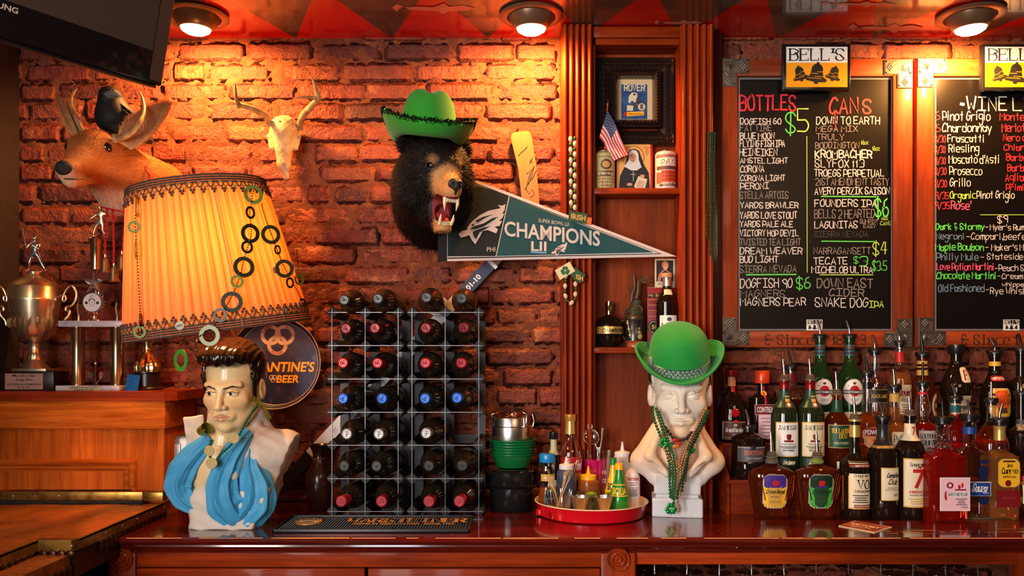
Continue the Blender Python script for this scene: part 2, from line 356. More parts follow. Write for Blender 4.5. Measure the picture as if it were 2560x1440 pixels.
def fur(src, name, mat, parent, count, lenf, comb, colf, width=.0008, keep=None, seed=1, lift=.35):
    """short tapering hairs on the mesh of src as one mesh; lenf/colf/comb take an (n,3) array"""
    me = src.data; rng = np.random.default_rng(seed); me.calc_loop_triangles(); nt = len(me.loop_triangles)
    tv = np.empty(nt*3, np.int32); me.loop_triangles.foreach_get('vertices', tv); tv = tv.reshape(-1, 3)
    co = np.empty(len(me.vertices)*3, np.float32); me.vertices.foreach_get('co', co); co = co.reshape(-1, 3)
    a, b, c = co[tv[:, 0]], co[tv[:, 1]], co[tv[:, 2]]; nn = np.cross(b-a, c-a); ar = np.linalg.norm(nn, axis=1); nn /= np.maximum(ar, 1e-12)[:, None]
    cum = np.cumsum(ar); ti = np.minimum(np.searchsorted(cum, rng.random(count)*cum[-1]), nt-1); r1 = np.sqrt(rng.random(count)); r2 = rng.random(count)
    p = a[ti]*(1-r1)[:, None]+b[ti]*(r1*(1-r2))[:, None]+c[ti]*(r1*r2)[:, None]; n = nn[ti]
    if keep is not None: k = keep(p); p = p[k]; n = n[k]
    m = len(p); Ln = lenf(p)*rng.uniform(.6, 1.25, m); g = comb(p); g = g-n*np.sum(g*n, 1)[:, None]; g /= np.maximum(1e-6, np.linalg.norm(g, axis=1))[:, None]
    d = g+n*lift+rng.normal(0, .16, (m, 3)); d /= np.linalg.norm(d, axis=1)[:, None]
    s = np.cross(d, n+rng.normal(0, .3, (m, 3))); s /= np.maximum(1e-6, np.linalg.norm(s, axis=1))[:, None]
    d2 = d-n*.25+rng.normal(0, .12, (m, 3)); wd = width*rng.uniform(.7, 1.3, m)[:, None]
    v = np.stack([p-s*wd-n*.001, p+s*wd-n*.001, p+d*Ln[:, None]*.5-s*wd*.7, p+d*Ln[:, None]*.5+s*wd*.7, p+d*Ln[:, None]*.5+d2*Ln[:, None]*.5], 1).reshape(-1, 3)
    base = (np.arange(m)*5)[:, None]; tri = np.concatenate([base+[0, 1, 3], base+[0, 3, 2], base+[2, 3, 4]], 1).reshape(-1).astype(np.int32)
    q = bpy.data.meshes.new(name); q.vertices.add(len(v)); q.vertices.foreach_set('co', v.astype(np.float32).ravel()); q.loops.add(len(tri)); q.loops.foreach_set('vertex_index', tri); q.polygons.add(len(tri)//3); q.polygons.foreach_set('loop_start', np.arange(0, len(tri), 3, dtype=np.int32)); q.update(calc_edges=True)
    at = q.color_attributes.new('Col', 'FLOAT_COLOR', 'POINT'); cc = np.ones((m, 5, 4), np.float32); cc[:, :, :3] = (colf(p)*rng.uniform(.7, 1.3, m)[:, None])[:, None, :]; at.data.foreach_set('color', cc.ravel())
    q.materials.append(mat); o = bpy.data.objects.new(name, q); C.objects.link(o); o.parent = parent; o['kind'] = 'stuff'; return o
# ================================================================ the setting
ZC = P(0, 95, 0).z; CT = 1.011                    # ceiling height, back bar top height
XL = P(48, 0, 0).x
def brick_mat():
    m = bpy.data.materials.new('old_brick'); m.use_nodes = True; nt = m.node_tree; b = nt.nodes['Principled BSDF']; N = nt.nodes.new; K = nt.links.new
    g = N('ShaderNodeNewGeometry'); oi = N('ShaderNodeObjectInfo')
    cr = N('ShaderNodeValToRGB'); cr.color_ramp.interpolation = 'LINEAR'
    e = cr.color_ramp.elements; e[0].position = 0; e[0].color = (*G((112, 42, 28)), 1); e[1].position = 1; e[1].color = (*G((168, 82, 48)), 1)
    for p_, c_ in ((.08, (98, 38, 28)), (.2, (134, 50, 33)), (.55, (150, 60, 37)), (.8, (144, 66, 40))):
        q = e.new(p_); q.color = (*G(c_), 1)
    K(oi.outputs['Random'], cr.inputs[0])
    n1 = N('ShaderNodeTexNoise'); n1.inputs['Scale'].default_value = 14; n1.inputs['Detail'].default_value = 8; n1.inputs['Roughness'].default_value = .7; K(g.outputs['Position'], n1.inputs['Vector'])
    mr = N('ShaderNodeMapRange'); mr.inputs[1].default_value = .3; mr.inputs[2].default_value = .7; mr.inputs[3].default_value = .42; mr.inputs[4].default_value = 1.12; K(n1.outputs['Fac'], mr.inputs[0])
    hs = N('ShaderNodeHueSaturation'); K(mr.outputs[0], hs.inputs['Value']); K(cr.outputs[0], hs.inputs['Color'])
    n2 = N('ShaderNodeTexNoise'); n2.inputs['Scale'].default_value = 5.5; n2.inputs['Detail'].default_value = 9; n2.inputs['Roughness'].default_value = .72; K(g.outputs['Position'], n2.inputs['Vector'])
    m2 = N('ShaderNodeMapRange'); m2.inputs[1].default_value = .57; m2.inputs[2].default_value = .66; K(n2.outputs['Fac'], m2.inputs[0])
    mx = N('ShaderNodeMix'); mx.data_type = 'RGBA'; K(m2.outputs[0], mx.inputs['Factor']); K(hs.outputs[0], mx.inputs['A']); mx.inputs['B'].default_value = (*G((176, 104, 64)), 1)
    K(mx.outputs['Result'], b.inputs['Base Color']); b.inputs['Roughness'].default_value = .62
    last = None
    for sc, st, ds in ((26, .9, .02), (95, .8, .0055), (330, .6, .0016)):
        n = N('ShaderNodeTexNoise'); n.inputs['Scale'].default_value = sc; n.inputs['Detail'].default_value = 4; n.inputs['Roughness'].default_value = .65; K(g.outputs['Position'], n.inputs['Vector'])
        bp = N('ShaderNodeBump'); bp.inputs['Strength'].default_value = st; bp.inputs['Distance'].default_value = ds; K(n.outputs['Fac'], bp.inputs['Height'])
        if last: K(last, bp.inputs['Normal'])
        last = bp.outputs[0]
    K(last, b.inputs['Normal']); return m
BRICK = brick_mat()
MORTAR = pm('lime_mortar', G((142, 78, 48)), .85, col2=G((100, 44, 27)), vs=22, bump=1, bs=150, dist=.0016)
def brick_unit(seed, aspect):
    rs = random.Random(seed); nx, nz = (13, 6) if aspect > 1.5 else (7, 6); mb = MB(); o = seed*7.3
    def fn(u, v):
        x = u-.5; z = v-.5
        ex = max(0, abs(x)*2-(1-.09/aspect*2)); ez = max(0, abs(z)*2-.84)
        edge = (min(1, ex/(.18/aspect)) if ex > 0 else 0)**2+(min(1, ez/.16))**2
        ny = noise.noise((x*4*aspect+o, z*4, seed))*.0045
        wx = noise.noise((z*5+o, seed, x*3))*.03/aspect*1.6; wz = noise.noise((x*3*aspect+o, seed*3, 1))*.10
        k = .965 if edge > 1.4 else 1
        return (x*k+wx*abs(x)*2, .0034*min(1.5, edge)**1.5+ny*1.2, z*k+wz*abs(z)*2)
    mb.grid(fn, nx, nz)
    ring = [i*nz for i in range(nx)]+[(nx-1)*nz+j for j in range(1, nz)]+[i*nz+nz-1 for i in range(nx-2, -1, -1)]+[j for j in range(nz-2, 0, -1)]
    n0 = len(mb.v)
    for r in ring: x, y, z = mb.v[r]; mb.v.append((x*.985, .03, z*.97))
    for i in range(len(ring)): j = (i+1) % len(ring); mb.f.append((ring[i], ring[j], n0+j, n0+i)); mb.m.append(0)
    me = bpy.data.meshes.new('brick'); me.from_pydata(mb.v, [], mb.f); me.materials.append(BRICK)
    bm = bmesh.new(); bm.from_mesh(me); bmesh.ops.recalc_face_normals(bm, faces=bm.faces); bm.to_mesh(me); bm.free(); me.shade_smooth(); return me
BU = [brick_unit(i+1, 3.9) for i in range(12)]; BH = [brick_unit(i+31, 1.9) for i in range(5)]
ROWS = [(80,99,[330,520,700,905,1070,1250,1330,1600,1780,1960,2130,2290,2460]),(108,151,[100,265,438,615,785,958,1138,1288,1395,1640,1830,1905,2080,2230,2400,2570]),(159,202,[60,230,345,430,514,680,858,1032,1206,1395]),(209,251,[140,300,400,568,745,916,1064,1236,1400]),(259,301,[70,210,340,517,693,861,1035,1207,1383]),
 (313,354,[150,285,420,562,745,907,1085,1289,1400]),(363,404,[110,250,375,466,635,785,896,1060,1217,1390]),(415,453,[130,215,330,478,620,796,940,1110,1290]),(464,508,[90,260,420,600,765,827,923,1090,1260]),(520,560,[170,330,500,713,885,1040,1200,1340]),
 (568,610,[100,240,410,560,707,783,953,1130,1310]),(620,660,[200,350,520,730,894,1070,1230,1400]),(667,708,[140,300,480,690,858,1028,1130,1295,1390]),(720,761,[80,250,420,590,660,835,1000,1225,1390]),(771,811,[180,340,510,640,800,960,1125,1240,1346,1400]),
 (820,858,[110,280,450,620,790,960,1120,1330]),(872,912,[200,370,540,700,880,1040,1210,1390]),(922,961,[130,300,480,640,810,985,1110,1255,1385]),(971,1013,[60,240,410,590,760,935,1100,1240,1345]),(1023,1062,[170,340,520,678,850,1020,1230,1330]),(1071,1108,[100,280,450,600,775,940,1120,1260,1390]),(1122,1161,[200,370,540,765,880,1050,1200,1350]),(1172,1210,[130,300,470,640,810,980,1150,1320]),(1221,1256,[90,260,430,600,780,950,1120,1300])]
wall = MB()
x0, x1, z0, z1, st = XL-.15, P(2700, 0, 0).x, .55, ZC+.02, .0058
nx, nz = int((x1-x0)/st), int((z1-z0)/st)
def hm(u, v):
    x = x0+u*(x1-x0); z = z0+v*(z1-z0); q = (x*24, z*34, 0)
    h = noise.noise(q)*.005+noise.noise((x*75, z*95, 3))*.0032+noise.noise((x*5, z*6, 9))*.004
    return (x, .0026-h*.85, z)
wall.grid(hm, nx, nz)
wb = wall.build('wall_back', MORTAR, None, smooth=False); wb.data.shade_smooth(); tag(wb, kind='structure')
back = MB(); back.box(x0, x1, .035, .12, -.02, ZC+.1); back.build('backing_masonry', MORTAR, wb)
rb = random.Random(3)
def put_brick(xa, xb, ya, yb):
    w_ = L(xb-xa+5, 0); h_ = L(yb-ya+6.5+rb.uniform(-2, 2), 0); p = P((xa+xb)/2, (ya+yb)/2, 0)
    me = rb.choice(BU if w_/h_ > 2.6 else BH); o = bpy.data.objects.new('brick', me); C.objects.link(o); o.parent = wb
    o.location = (p.x, rb.uniform(-.0025, .0022), p.z+rb.uniform(-.0015, .0015)); o.scale = (w_*rb.choice((1, 1, -1)), 1, h_); o.rotation_euler = (rb.uniform(-.03, .03), rb.uniform(-.006, .006), rb.uniform(-.012, .012))
for ya, yb, J in ROWS:
    J = sorted(J); X = [48 if J[0] > 90 else -30]+J; 
    right = []
    if ya < 160 or ya > 855: 
        x = 1790+rb.uniform(-60, 60)
        while x < 2640: right.append(x); x += rb.choice((168, 176, 180, 90))
    for lst in (X+[1420], right):
        for a, b_ in zip(lst, lst[1:]):
            if b_-a < 22 or (lst is not right and b_ > 1440) or (lst is not right and ya > 985 and b_ < 415) or (ya < 160 and a > 1410 and b_ < 1790): continue
            if 130 < ya < 200 and a > 1780: continue
            if ya == 464 and a == 48: pass
            while b_-a > 215:
                put_brick(a+4, a+172, ya, yb); a += 176
            put_brick(a+4, b_-4, ya, yb)
for r in range(3):
    x = 1900+rb.uniform(0, 90)
    while x < 2420: put_brick(x+4, x+168, 1372+r*51, 1414+r*51); x += 176
# side wall, floor, ceiling
mb = MB(); mb.box(XL-.12, XL, -3.0, .1, 0, ZC+.05); tag(mb.build('wall_left', pm('dark_plum_paint', G((52, 38, 40)), .55, var=.3, vs=30), None), kind='structure')
mb = MB(); mb.box(XL-.1, 2.6, -5.6, .1, -.05, 0); tag(mb.build('floor', wood('floor_boards', G((70, 40, 25)), G((48, 26, 16)), 'x')), kind='structure')
CR = pm('red_ceiling_paint', G((196, 16, 8)), .22, coat=.6, var=.12, vs=8); CG = pm('brown_ceiling_paint', G((84, 58, 44)), .24, coat=.6, var=.15, vs=8)
CF = pm('faded_pink_paint', G((196, 120, 96)), .4, var=.1, vs=30)
mb = MB(); mb.box(XL-.1, 2.6, -2.35, .1, ZC, ZC+.05); cl = tag(mb.build('ceiling', CR), kind='structure')
ax = P(740, 95, 0).x
for k in range(-4, 10):
    for j in range(6):
        cx = ax+k*.3224+(.1612 if j % 2 else 0); ya, yb = -j*.39, -(j+1)*.39
        m = MB(); A = (cx, ya, ZC-.0012); E = (cx, ya-.78, ZC-.0012); z = ZC-.0012
        if j >= 5: continue
        if j == 0: pts = [(cx, 0, z), (cx-.1612, -.39, z), (cx, -.78, z), (cx+.1612, -.39, z)]
        else: pts = [(cx, ya, z), (cx-.1612, ya-.39, z), (cx, ya-.78, z), (cx+.1612, ya-.39, z)]
        if cx-.17 < XL or j % 2: continue
        m.add(pts, [(0, 3, 2, 1)]); m.build('painted_diamond', CG, cl, smooth=False)
FISH = [(0,.5),(.06,.1),(.1,.5),(.3,.62),(.5,.55),(.62,.95),(.68,.6),(.85,.75),(1,.45),(.9,.22),(.68,.15),(.6,-.15),(.55,.18),(.36,.2),(.2,.3),(.06,.9)]
for xa, ya, xb, yb, flip in ((980, 8, 1190, 30, 1), (1635, 48, 1758, 62, 1), (2052, 2, 2240, 14, 1), (2120, 58, 2310, 78, 1)):
    def cp(x, y): d = (ZC-1.5)*F/(YH-y); return ((x-1280)/F*d, d-D, ZC-.0022)
    m = MB(); pts = [cp(xa+(xb-xa)*u, yb-(yb-ya)*(v-.0)*1.15) for u, v in FISH]; n = len(pts)
    m.add(pts, [(0, 1, 2, 15), (2, 3, 13, 14), (2, 14, 15), (3, 4, 12, 13), (4, 5, 6, 12), (6, 7, 10, 12), (10, 11, 12), (7, 8, 9, 10)]); m.build('painted_fish', CF, cl, smooth=False)
# ---------------------------------------------------------------- recessed ceiling lamps
TRIM = pm('bronze_trim', G((112, 80, 58)), .32, .35); HOT = pm('lamp_lens', (1, .8, .5), .4, emit=(1, .68, .32), es=18)
for i, (X, px) in enumerate(LAMPS):
    t = thing('ceiling_light', ['recessed ceiling spotlight partly hidden behind the television corner', 'recessed ceiling spotlight above the wooden shelf column, nearest the hats', 'recessed ceiling spotlight above the menu boards at right'][i], 'ceiling light', (X, -.195, ZC), group=None)
    MB().lathe([(.072, -.001), (.098, -.004), (.1, -.009), (.094, -.013), (.076, -.013), (.07, -.004), (.07, .02)], 48, cap=False).build('trim_ring', TRIM, t)
    rot = Matrix.Rotation(.04, 4, 'X') @ Matrix.Rotation([.03, 0, -.04][i], 4, 'Y')
    MB().lathe([(.0, .01), (.074, .01), (.071, -.01), (.06, -.032), (.05, -.044), (.046, -.046), (.044, -.03), (0, -.03)], 40, M=rot, cap=False).build('eyeball_housing', TRIM, t)
    MB().lathe([(.046, -.043), (.043, -.052), (.03, -.06), (.012, -.063), (0, -.0635)], 32, M=rot, cap=False).build('lamp_lens', HOT, t)
# ---------------------------------------------------------------- woods
WR = wood('cherry_stained_wood', G((158, 56, 14)), G((104, 30, 8)), 'x', rough=.38, coat=.06, spec=.08); WRZ = wood('cherry_stained_upright', G((158, 56, 15)), G((104, 30, 9)), 'z', rough=.34, coat=.1, spec=.1)
WO = wood('orange_pine', G((224, 118, 36)), G((150, 56, 12)), 'x', rough=.55, coat=0, spec=.04); WOZ = wood('orange_pine_upright', G((214, 108, 34)), G((156, 62, 16)), 'z', rough=.55, coat=0, spec=.04)
WT = wood('mahogany_top', G((98, 22, 10)), G((60, 11, 6)), 'x', rough=.13, coat=.8, scale=6, bump=.05)
WP = wood('shelf_back_panel', G((146, 60, 18)), G((106, 38, 11)), 'z', rough=.55, coat=0)
WORN = pm('worn_edge_wood', G((150, 66, 32)), .4, col2=G((205, 150, 100)), vs=60, stretch=(.15, 1, 1), thr=(.5, .62))
# back bar top: a long mahogany slab with a moulded nose
FY = -.55; XA = -1.056; XB = 1.95
mb = MB(); prof = [(0, .02), (0, CT-.0), (0, 0)]
nose = [(.03, CT), (FY+.012, CT), (FY+.003, CT-.004), (FY, CT-.010), (FY+.004, CT-.017), (FY+.010, CT-.019), (FY+.012, CT-.021), (FY+.011, CT-.026), (FY+.022, CT-.036), (FY+.03, CT-.042), (FY+.03, CT-.046), (.03, CT-.046)]
n = len(nose); v = [(x, y, z) for x in (XA, XB) for y, z in nose]; mb.add(v, [tuple(range(n)), tuple(range(2*n-1, n-1, -1))]+[(i, (i+1) % n, (i+1) % n+n, i+n) for i in range(n)])
bt = thing('bar_counter', 'long glossy mahogany back bar top carrying the busts, racks and bottles', 'bar counter', (0, 0, 0))
mb.build('counter_slab', WT, bt, smooth=False)
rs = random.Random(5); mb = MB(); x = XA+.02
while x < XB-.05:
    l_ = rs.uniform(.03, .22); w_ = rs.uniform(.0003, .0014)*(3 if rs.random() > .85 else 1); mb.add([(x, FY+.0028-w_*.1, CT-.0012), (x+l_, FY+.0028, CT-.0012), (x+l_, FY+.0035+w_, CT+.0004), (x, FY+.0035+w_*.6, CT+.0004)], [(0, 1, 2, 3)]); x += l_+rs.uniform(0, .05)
for k in range(46):
    x = rs.uniform(1.02, 1.62) if k < 34 else rs.uniform(-.6, .9); y = -.47+rs.uniform(-.03, .03)+(x-1.0)*.02; l_ = rs.uniform(.01, .07) if k < 34 else .006; w_ = rs.uniform(.001, .005) if k < 34 else .001
    mb.add([(x, y, CT+.0005), (x+l_, y+rs.uniform(-.002, .002), CT+.0005), (x+l_*.9, y+w_, CT+.0005), (x+l_*.1, y+w_*.7, CT+.0005)], [(0, 1, 2, 3)])
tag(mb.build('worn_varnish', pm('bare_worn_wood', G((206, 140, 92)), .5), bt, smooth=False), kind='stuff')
# cabinet under the bar top
cb = thing('back_bar_cabinet', 'red stained wooden cabinet base with carved rosette blocks under the bar top', 'cabinet', (0, 0, 0))
def xp(px, Y): return (px-1280)/F*(Y+D)
def zp(py, Y): return 1.5+(YH-py)/F*(Y+D)
Yc = FY+.035
mb = MB(); mb.box(xp(335, Yc), xp(1503, Yc), Yc, Yc+.03, zp(1418, Yc), CT-.046, .001); mb.build('apron', WR, cb)
for a, b_, nm in ((1590, 2545, 'apron'),):
    mb = MB(); mb.box(xp(a, Yc), xp(b_, Yc), Yc, Yc+.03, zp(1411, Yc), CT-.046, .001); mb.build(nm, WR, cb)
for a, b_ in ((343, 912), (920, 1500)):
    mb = MB(); mb.box(xp(a, Yc), xp(b_, Yc), Yc-.004, Yc+.02, .2, zp(1421, Yc), .003); mb.build('door', WR, cb)
mb = MB(); mb.box(xp(335, Yc), xp(1503, Yc), Yc+.03, -.02, .1, .9); mb.build('carcass', pm('dark_inside', (.02, .008, .004), .8), cb)
for px, half in ((305, 33), (1546, 43), (2600, 52)):
    mb = MB(); mb.box(xp(px-half, Yc-.012), xp(px+half, Yc-.012), Yc-.012, Yc+.03, .1, CT-.046, .0015); blk = mb.build('corner_post', WRZ, cb)
    p = P(px, 1398, Yc-.012); r = L(29, Yc)
    M = Matrix.Translation(p) @ Matrix.Rotation(PI/2, 4, 'X')
    MB().lathe([(r, -.002), (r, .004), (r*.94, .007), (r*.86, .006), (r*.8, .002), (r*.7, .002), (r*.64, .008), (r*.55, .009), (r*.48, .004), (r*.38, .003), (r*.32, .009), (r*.2, .012), (r*.1, .010), (0, .008)], 40, M).build('rosette', WRZ, blk)
mb = MB(); mb.box(xp(1590, Yc), 1.9, -.05, -.03, .1, CT-.12)
# wine glass rack under the right end of the bar
# ---------------------------------------------------------------- left cabinet with shelf top
Yl = -.25; XR = -1.0585; XQ = XL+.001
lc = thing('shelf_cabinet', 'orange pine cabinet at left with moulded panel, carrying the trophies', 'cabinet', (0, 0, 0))
Zt = 1.5+(YH-979)/F*2.5
mb = MB(); mb.prism([(XQ, Yl-.012), (XR+.003, Yl-.012), (XR+.03, Yl+.02), (XR+.03, -.002), (XQ, -.002)], 0, 1); 
mb.v = [(x, z, Zt if y else Zt-.028) for x, y, z in mb.v]; mb.build('shelf_top', WR, lc, smooth=False)
mb = MB(); mb.box(XQ, XR, Yl, -.004, zp(1072, Yl), Zt-.028, .0015); mb.build('top_rail', WO, lc)
Yb = Yl+.018
mb = MB(); mb.box(XQ, XR-.01, Yb, -.004, .1, zp(1072, Yl), .001); mb.build('cabinet_body', WOZ, lc)
mb = MB()
a, b_ = zp(1147, Yb), zp(1178, Yb); xi, xo = xp(307, Yb), xp(345, Yb)
for (p0, p1) in ((((XQ, a), (xo, a)), ((XQ, b_), (xi, b_))), (((xo, a), (xo, 1.05)), ((xi, b_), (xi, 1.05)))):
    def mo(u, v, p0=p0, p1=p1):
        A = Vector(p0[0]).lerp(Vector(p0[1]), u); B_ = Vector(p1[0]).lerp(Vector(p1[1]), u); q = A.lerp(B_, v)
        d = [0, .013, .018, .016, .011, .006, .008, .004, 0][min(8, int(round(v*8)))]
        return (q.x, Yb-d, q.y)
    mb.grid(mo, 2, 9)
mb.build('panel_moulding', WO, lc, smooth=False)
MB().ball(P(398, 1227, Yb), .0035, 8).build('screw', STEEL, lc)
# electrical box on the side of the cabinet
p = P(452, 1130, -.12); bx = thing('outlet_box', 'grey metal electrical box on the red side panel of the left cabinet', 'outlet box', tuple(p))
mb = MB(); mb.box(-.045, .04, -.03, .11, -.052, .055, .012); mb.build('metal_cover', pm('galvanised_grey', G((150, 140, 134)), .35, .6, var=.2, vs=40), bx)
mb = MB(); mb.box(-.02, .012, -.034, -.029, -.03, .03, .002); mb.box(-.006, -.001, -.037, -.033, -.022, .018); mb.build('switch_flap', pm('flap_grey', G((190, 180, 170)), .4, .4), bx)
mb = MB(); mb.box(XR, XR+.16, -.012, -.003, CT, zp(1075, -.01)); tag(mb.build('trim_1', WRZ), kind='structure')
# ---------------------------------------------------------------- copper topped bar return, lower left
COP = pm('hammered_copper', G((196, 104, 48)), .26, .45, col2=G((140, 84, 34)), vs=7, stretch=(1, .5, 1), bump=.9, bs=75, dist=.0008, rv=.2); 
nt = COP.node_tree; vo = nt.nodes.new('ShaderNodeTexVoronoi'); vo.inputs['Scale'].default_value = 62; mp_ = nt.nodes.new('ShaderNodeMapping'); mp_.inputs['Scale'].default_value = (.55, 1.1, 1); tc_ = nt.nodes.new('ShaderNodeTexCoord'); nt.links.new(tc_.outputs['Object'], mp_.inputs[0]); nt.links.new(mp_.outputs[0], vo.inputs['Vector']); bb_ = nt.nodes.new('ShaderNodeBump'); bb_.inputs['Strength'].default_value = 1; bb_.inputs['Distance'].default_value = .004; nt.links.new(vo.outputs['Distance'], bb_.inputs['Height']); pb_ = nt.nodes['Principled BSDF']; nt.links.new(pb_.inputs['Normal'].links[0].from_socket, bb_.inputs['Normal']); nt.links.new(bb_.outputs[0], pb_.inputs['Normal'])
BRS = pm('aged_brass', G((176, 138, 60)), .32, .8, col2=G((110, 80, 34)), vs=25); TAR = pm('black_sealant', (.012, .012, .013), .25, bump=1, bs=130, dist=.002)
cr_ = thing('copper_bar', 'hammered copper topped bar return with riveted brass edging at lower left', 'bar counter', (0, 0, 0))
ZU = 1.053; X1 = -1.0555; X2 = -1.146; Yn = 1.983-D; Yk = Yl-.03
mb = MB(); n0 = 0
def rect(mb, pts, z, th): mb.prism(pts, 0, 1); k = len(pts)*2; s0 = len(mb.v)-k; mb.v[s0:] = [(x, zz, z-th if y < .5 else z) for x, y, zz in mb.v[s0:]]
rect(mb, [(XQ, Yk+.02), (X1, Yk+.02), (X1, Yn+.02), (X1-.01, Yn), (X2, Yn), (X2, -1.7), (XQ, -1.7)], ZU, .004); mb.build('copper_sheet', COP, cr_, smooth=False)
def ham(x0_, x1_, y0_, y1_, z_):
    nx_, ny_ = int((x1_-x0_)/.0042), int((y1_-y0_)/.0022)
    def f(u, v):
        x = x0_+u*(x1_-x0_); y = y0_+v*(y1_-y0_); r_ = y/.013; k = math.floor(r_); ph = math.sin(k*12.9)*3; xx = x/.026+ph+.25*math.sin(y*40+x*30)
        return (x, y, z_+.0011*(abs(math.sin(PI*r_))**.6*(.35+.65*abs(math.sin(PI*xx))**.5))+.0006*math.sin(x*31+y*17))
    m_ = MB(); m_.grid(f, nx_, ny_); o_ = m_.build('hammered_surface', COP, cr_, smooth=False); o_.data.shade_smooth()
ham(XQ, X1-.005, Yn+.02, Yk, ZU+.0004); ham(XQ, X2-.005, -1.35, Yn+.02, ZU+.0004); ham(X2+.001, X1-.016, -1.35, Yn, 1.0184)
mb = MB(); rect(mb, [(XQ, Yk), (X2, Yk), (X2, -1.7), (XQ, -1.7)], ZU-.03, .9); rect(mb, [(X2-.01, Yk+.02), (X1-.004, Yk+.02), (X1-.004, Yn+.004), (X2-.01, Yn+.004)], ZU-.03, .06)
mb.build('bar_body', pm('dark_copper', G((60, 32, 18)), .35, .5, var=.5, vs=40), cr_, smooth=False)
mb = MB(); t_ = .004; zt = ZU+.002; zb = ZU-.026
mb.box(X1-t_, X1, Yn+.02, -.21, zb, zt); mb.add([(X1, Yn+.02, zb), (X1-.01, Yn, zb), (X1-.01, Yn, zt), (X1, Yn+.02, zt)], [(0, 1, 2, 3)]); mb.box(X2, X1-.01, Yn-.001, Yn+t_, zb, zt); mb.box(X2-t_, X2, -1.7, Yn, zb, zt)
mb.build('edge_strip', BRS, cr_, smooth=False)
mb = MB(); mb.box(XQ, xp(357, Yk), Yk, Yl+.017, ZU, ZU+.036, .001); lg = mb.build('ledge', WR, cr_)
mb = MB(); mb.box(XQ, xp(357, Yk), Yk-.003, Yk, ZU+.013, ZU+.038, .0008); mb.box(xp(357, Yk), X1+.004, Yk-.001, Yk+.03, ZU+.01, ZU+.036, .001); mb.build('brass_strip', BRS, cr_)
mb = MB(); mb.tube([(XQ, Yk-.002, ZU+.006), (xp(360, Yk), Yk-.002, ZU+.006)], .0085, 10); mb.tube([(xp(30, Yl), Yl-.001, ZU+.037), (xp(330, Yl), Yl-.001, ZU+.038)], .0025, 6); mb.build('sealant_bead', TAR, cr_)
for px in (32, 87, 146, 196, 248, 311):
    p = P(px, 1251, Yk-.004); MB().ball((p.x, p.y, ZU+.026), .0034 if px in (32, 146, 248) else .0024, 8, sy=.6).build('rivet', STEEL, cr_)
for k in range(5):
    MB().ball((X1, -.62+k*.09, ZU-.012), .002, 6).build('rivet', STEEL, cr_)
MB().ball((xp(180, Yn), Yn-.002, ZU-.012), .0032, 8).build('rivet', STEEL, cr_)
ZS = 1.018                                          # lower shelf in the notch
mb = MB(); rect(mb, [(X2, Yn+.002), (X1-.012, Yn+.002), (X1-.012, -1.7), (X2, -1.7)], ZS, .004); mb.build('lower_shelf', COP, cr_, smooth=False)
mb = MB(); rect(mb, [(X2, Yn+.0), (X1-.014, Yn+.0), (X1-.014, -1.7), (X2, -1.7)], ZS-.004, .5); mb.build('lower_body', pm('dark_copper', (0, 0, 0)), cr_, smooth=False)
mb = MB(); mb.box(X1-.014, X1-.011, -1.7, Yn-.0, ZS-.03, ZS+.002); mb.build('shelf_edge', BRS, cr_, smooth=False)
SC = pm('dark_copper_scales', G((70, 36, 18)), .3, .7)
mb = MB()
for k in range(16):
    for j in range(2):
        for (ox, oy, ax_) in ((X2+.001, Yn-.03-k*.026, 0), (X1-.009, Yn-.01-k*.026, 0), (X1-.002, -.25-k*.026, 0)):
            mb.ball((ox, oy, (ZU if ox != X1-.009 else ZS)-.034-j*.012), .013, 6, sx=.25, sz=.9)
    if k < 4: mb.ball((X2+.012+k*.022, Yn-.001, ZU-.033), .011, 8, sy=.3)
tag(mb.build('scalloped_copper', SC, cr_), kind='stuff')
# ---------------------------------------------------------------- shelf column between fluted pilasters
Yp = -.115; Yf = -.095
sc_ = thing('shelf_column', 'tall cherry wood display niche with fluted pilasters and two shelves', 'shelving', (0, 0, 0))
Zb, Zt2 = CT+.0005, ZC-.004
for a, b_ in ((1405, 1482), (1701, 1784)):
    mb = MB(); xa, xb = xp(a, Yp), xp(b_, Yp); n = 5; w_ = (xb-xa)/n; pts = [(xa, 0), (xa, Yp)]
    for k in range(n):
        for q in range(9):
            an = PI*q/8; pts.append((xa+w_*(k+.12)+w_*.76*(1-math.cos(an))/2, Yp-.013*math.sin(an)))
        pts.append((xa+w_*(k+.94), Yp+.004))
    pts += [(xb, Yp), (xb, 0)]
    N = len(pts); mb.add([(x, y, z) for z in (Zb, Zt2) for x, y in pts], [(i, i+1, i+1+N, i+N) for i in range(N-1)]+[tuple(range(N)), tuple(range(2*N-1, N-1, -1))])
    mb.build('fluted_pilaster', WRZ, sc_)
xa, xb = xp(1482, Yf), xp(1701, Yf)
mb = MB(); mb.box(xa, xb, -.008, -.001, Zb, Zt2); mb.build('back_panel', WP, sc_)
mb = MB(); mb.box(xa, xa+.008, Yf, -.008, Zb, Zt2); mb.box(xb-.001, xb+.006, Yf, -.008, Zb, Zt2); mb.build('side_panels', WRZ, sc_)
mb = MB(); mb.prism([(xa, zp(112, Yf)), (xb, zp(112, Yf)), (xb, Zt2), (xa, Zt2)], Yf, -.008); mb.box(xa, xb, Yf-.012, Yf, zp(97, Yf), Zt2, .003); mb.build('head_moulding', WR, sc_)
SH = []
for y in (470, 868):
    z = zp(y, Yf-.006); SH.append(z)
    mb = MB(); mb.box(xa, xb, Yf-.006, -.008, z-.019, z, .002); mb.build('shelf', WR, sc_)
mb = MB(); mb.box(xp(1784, Yp), xp(1800, -.03), -.06, 0, Zb, Zt2, .002); mb.build('side_board', wood('dark_side_wood', G((60, 20, 12)), G((40, 12, 8)), 'z'), sc_)
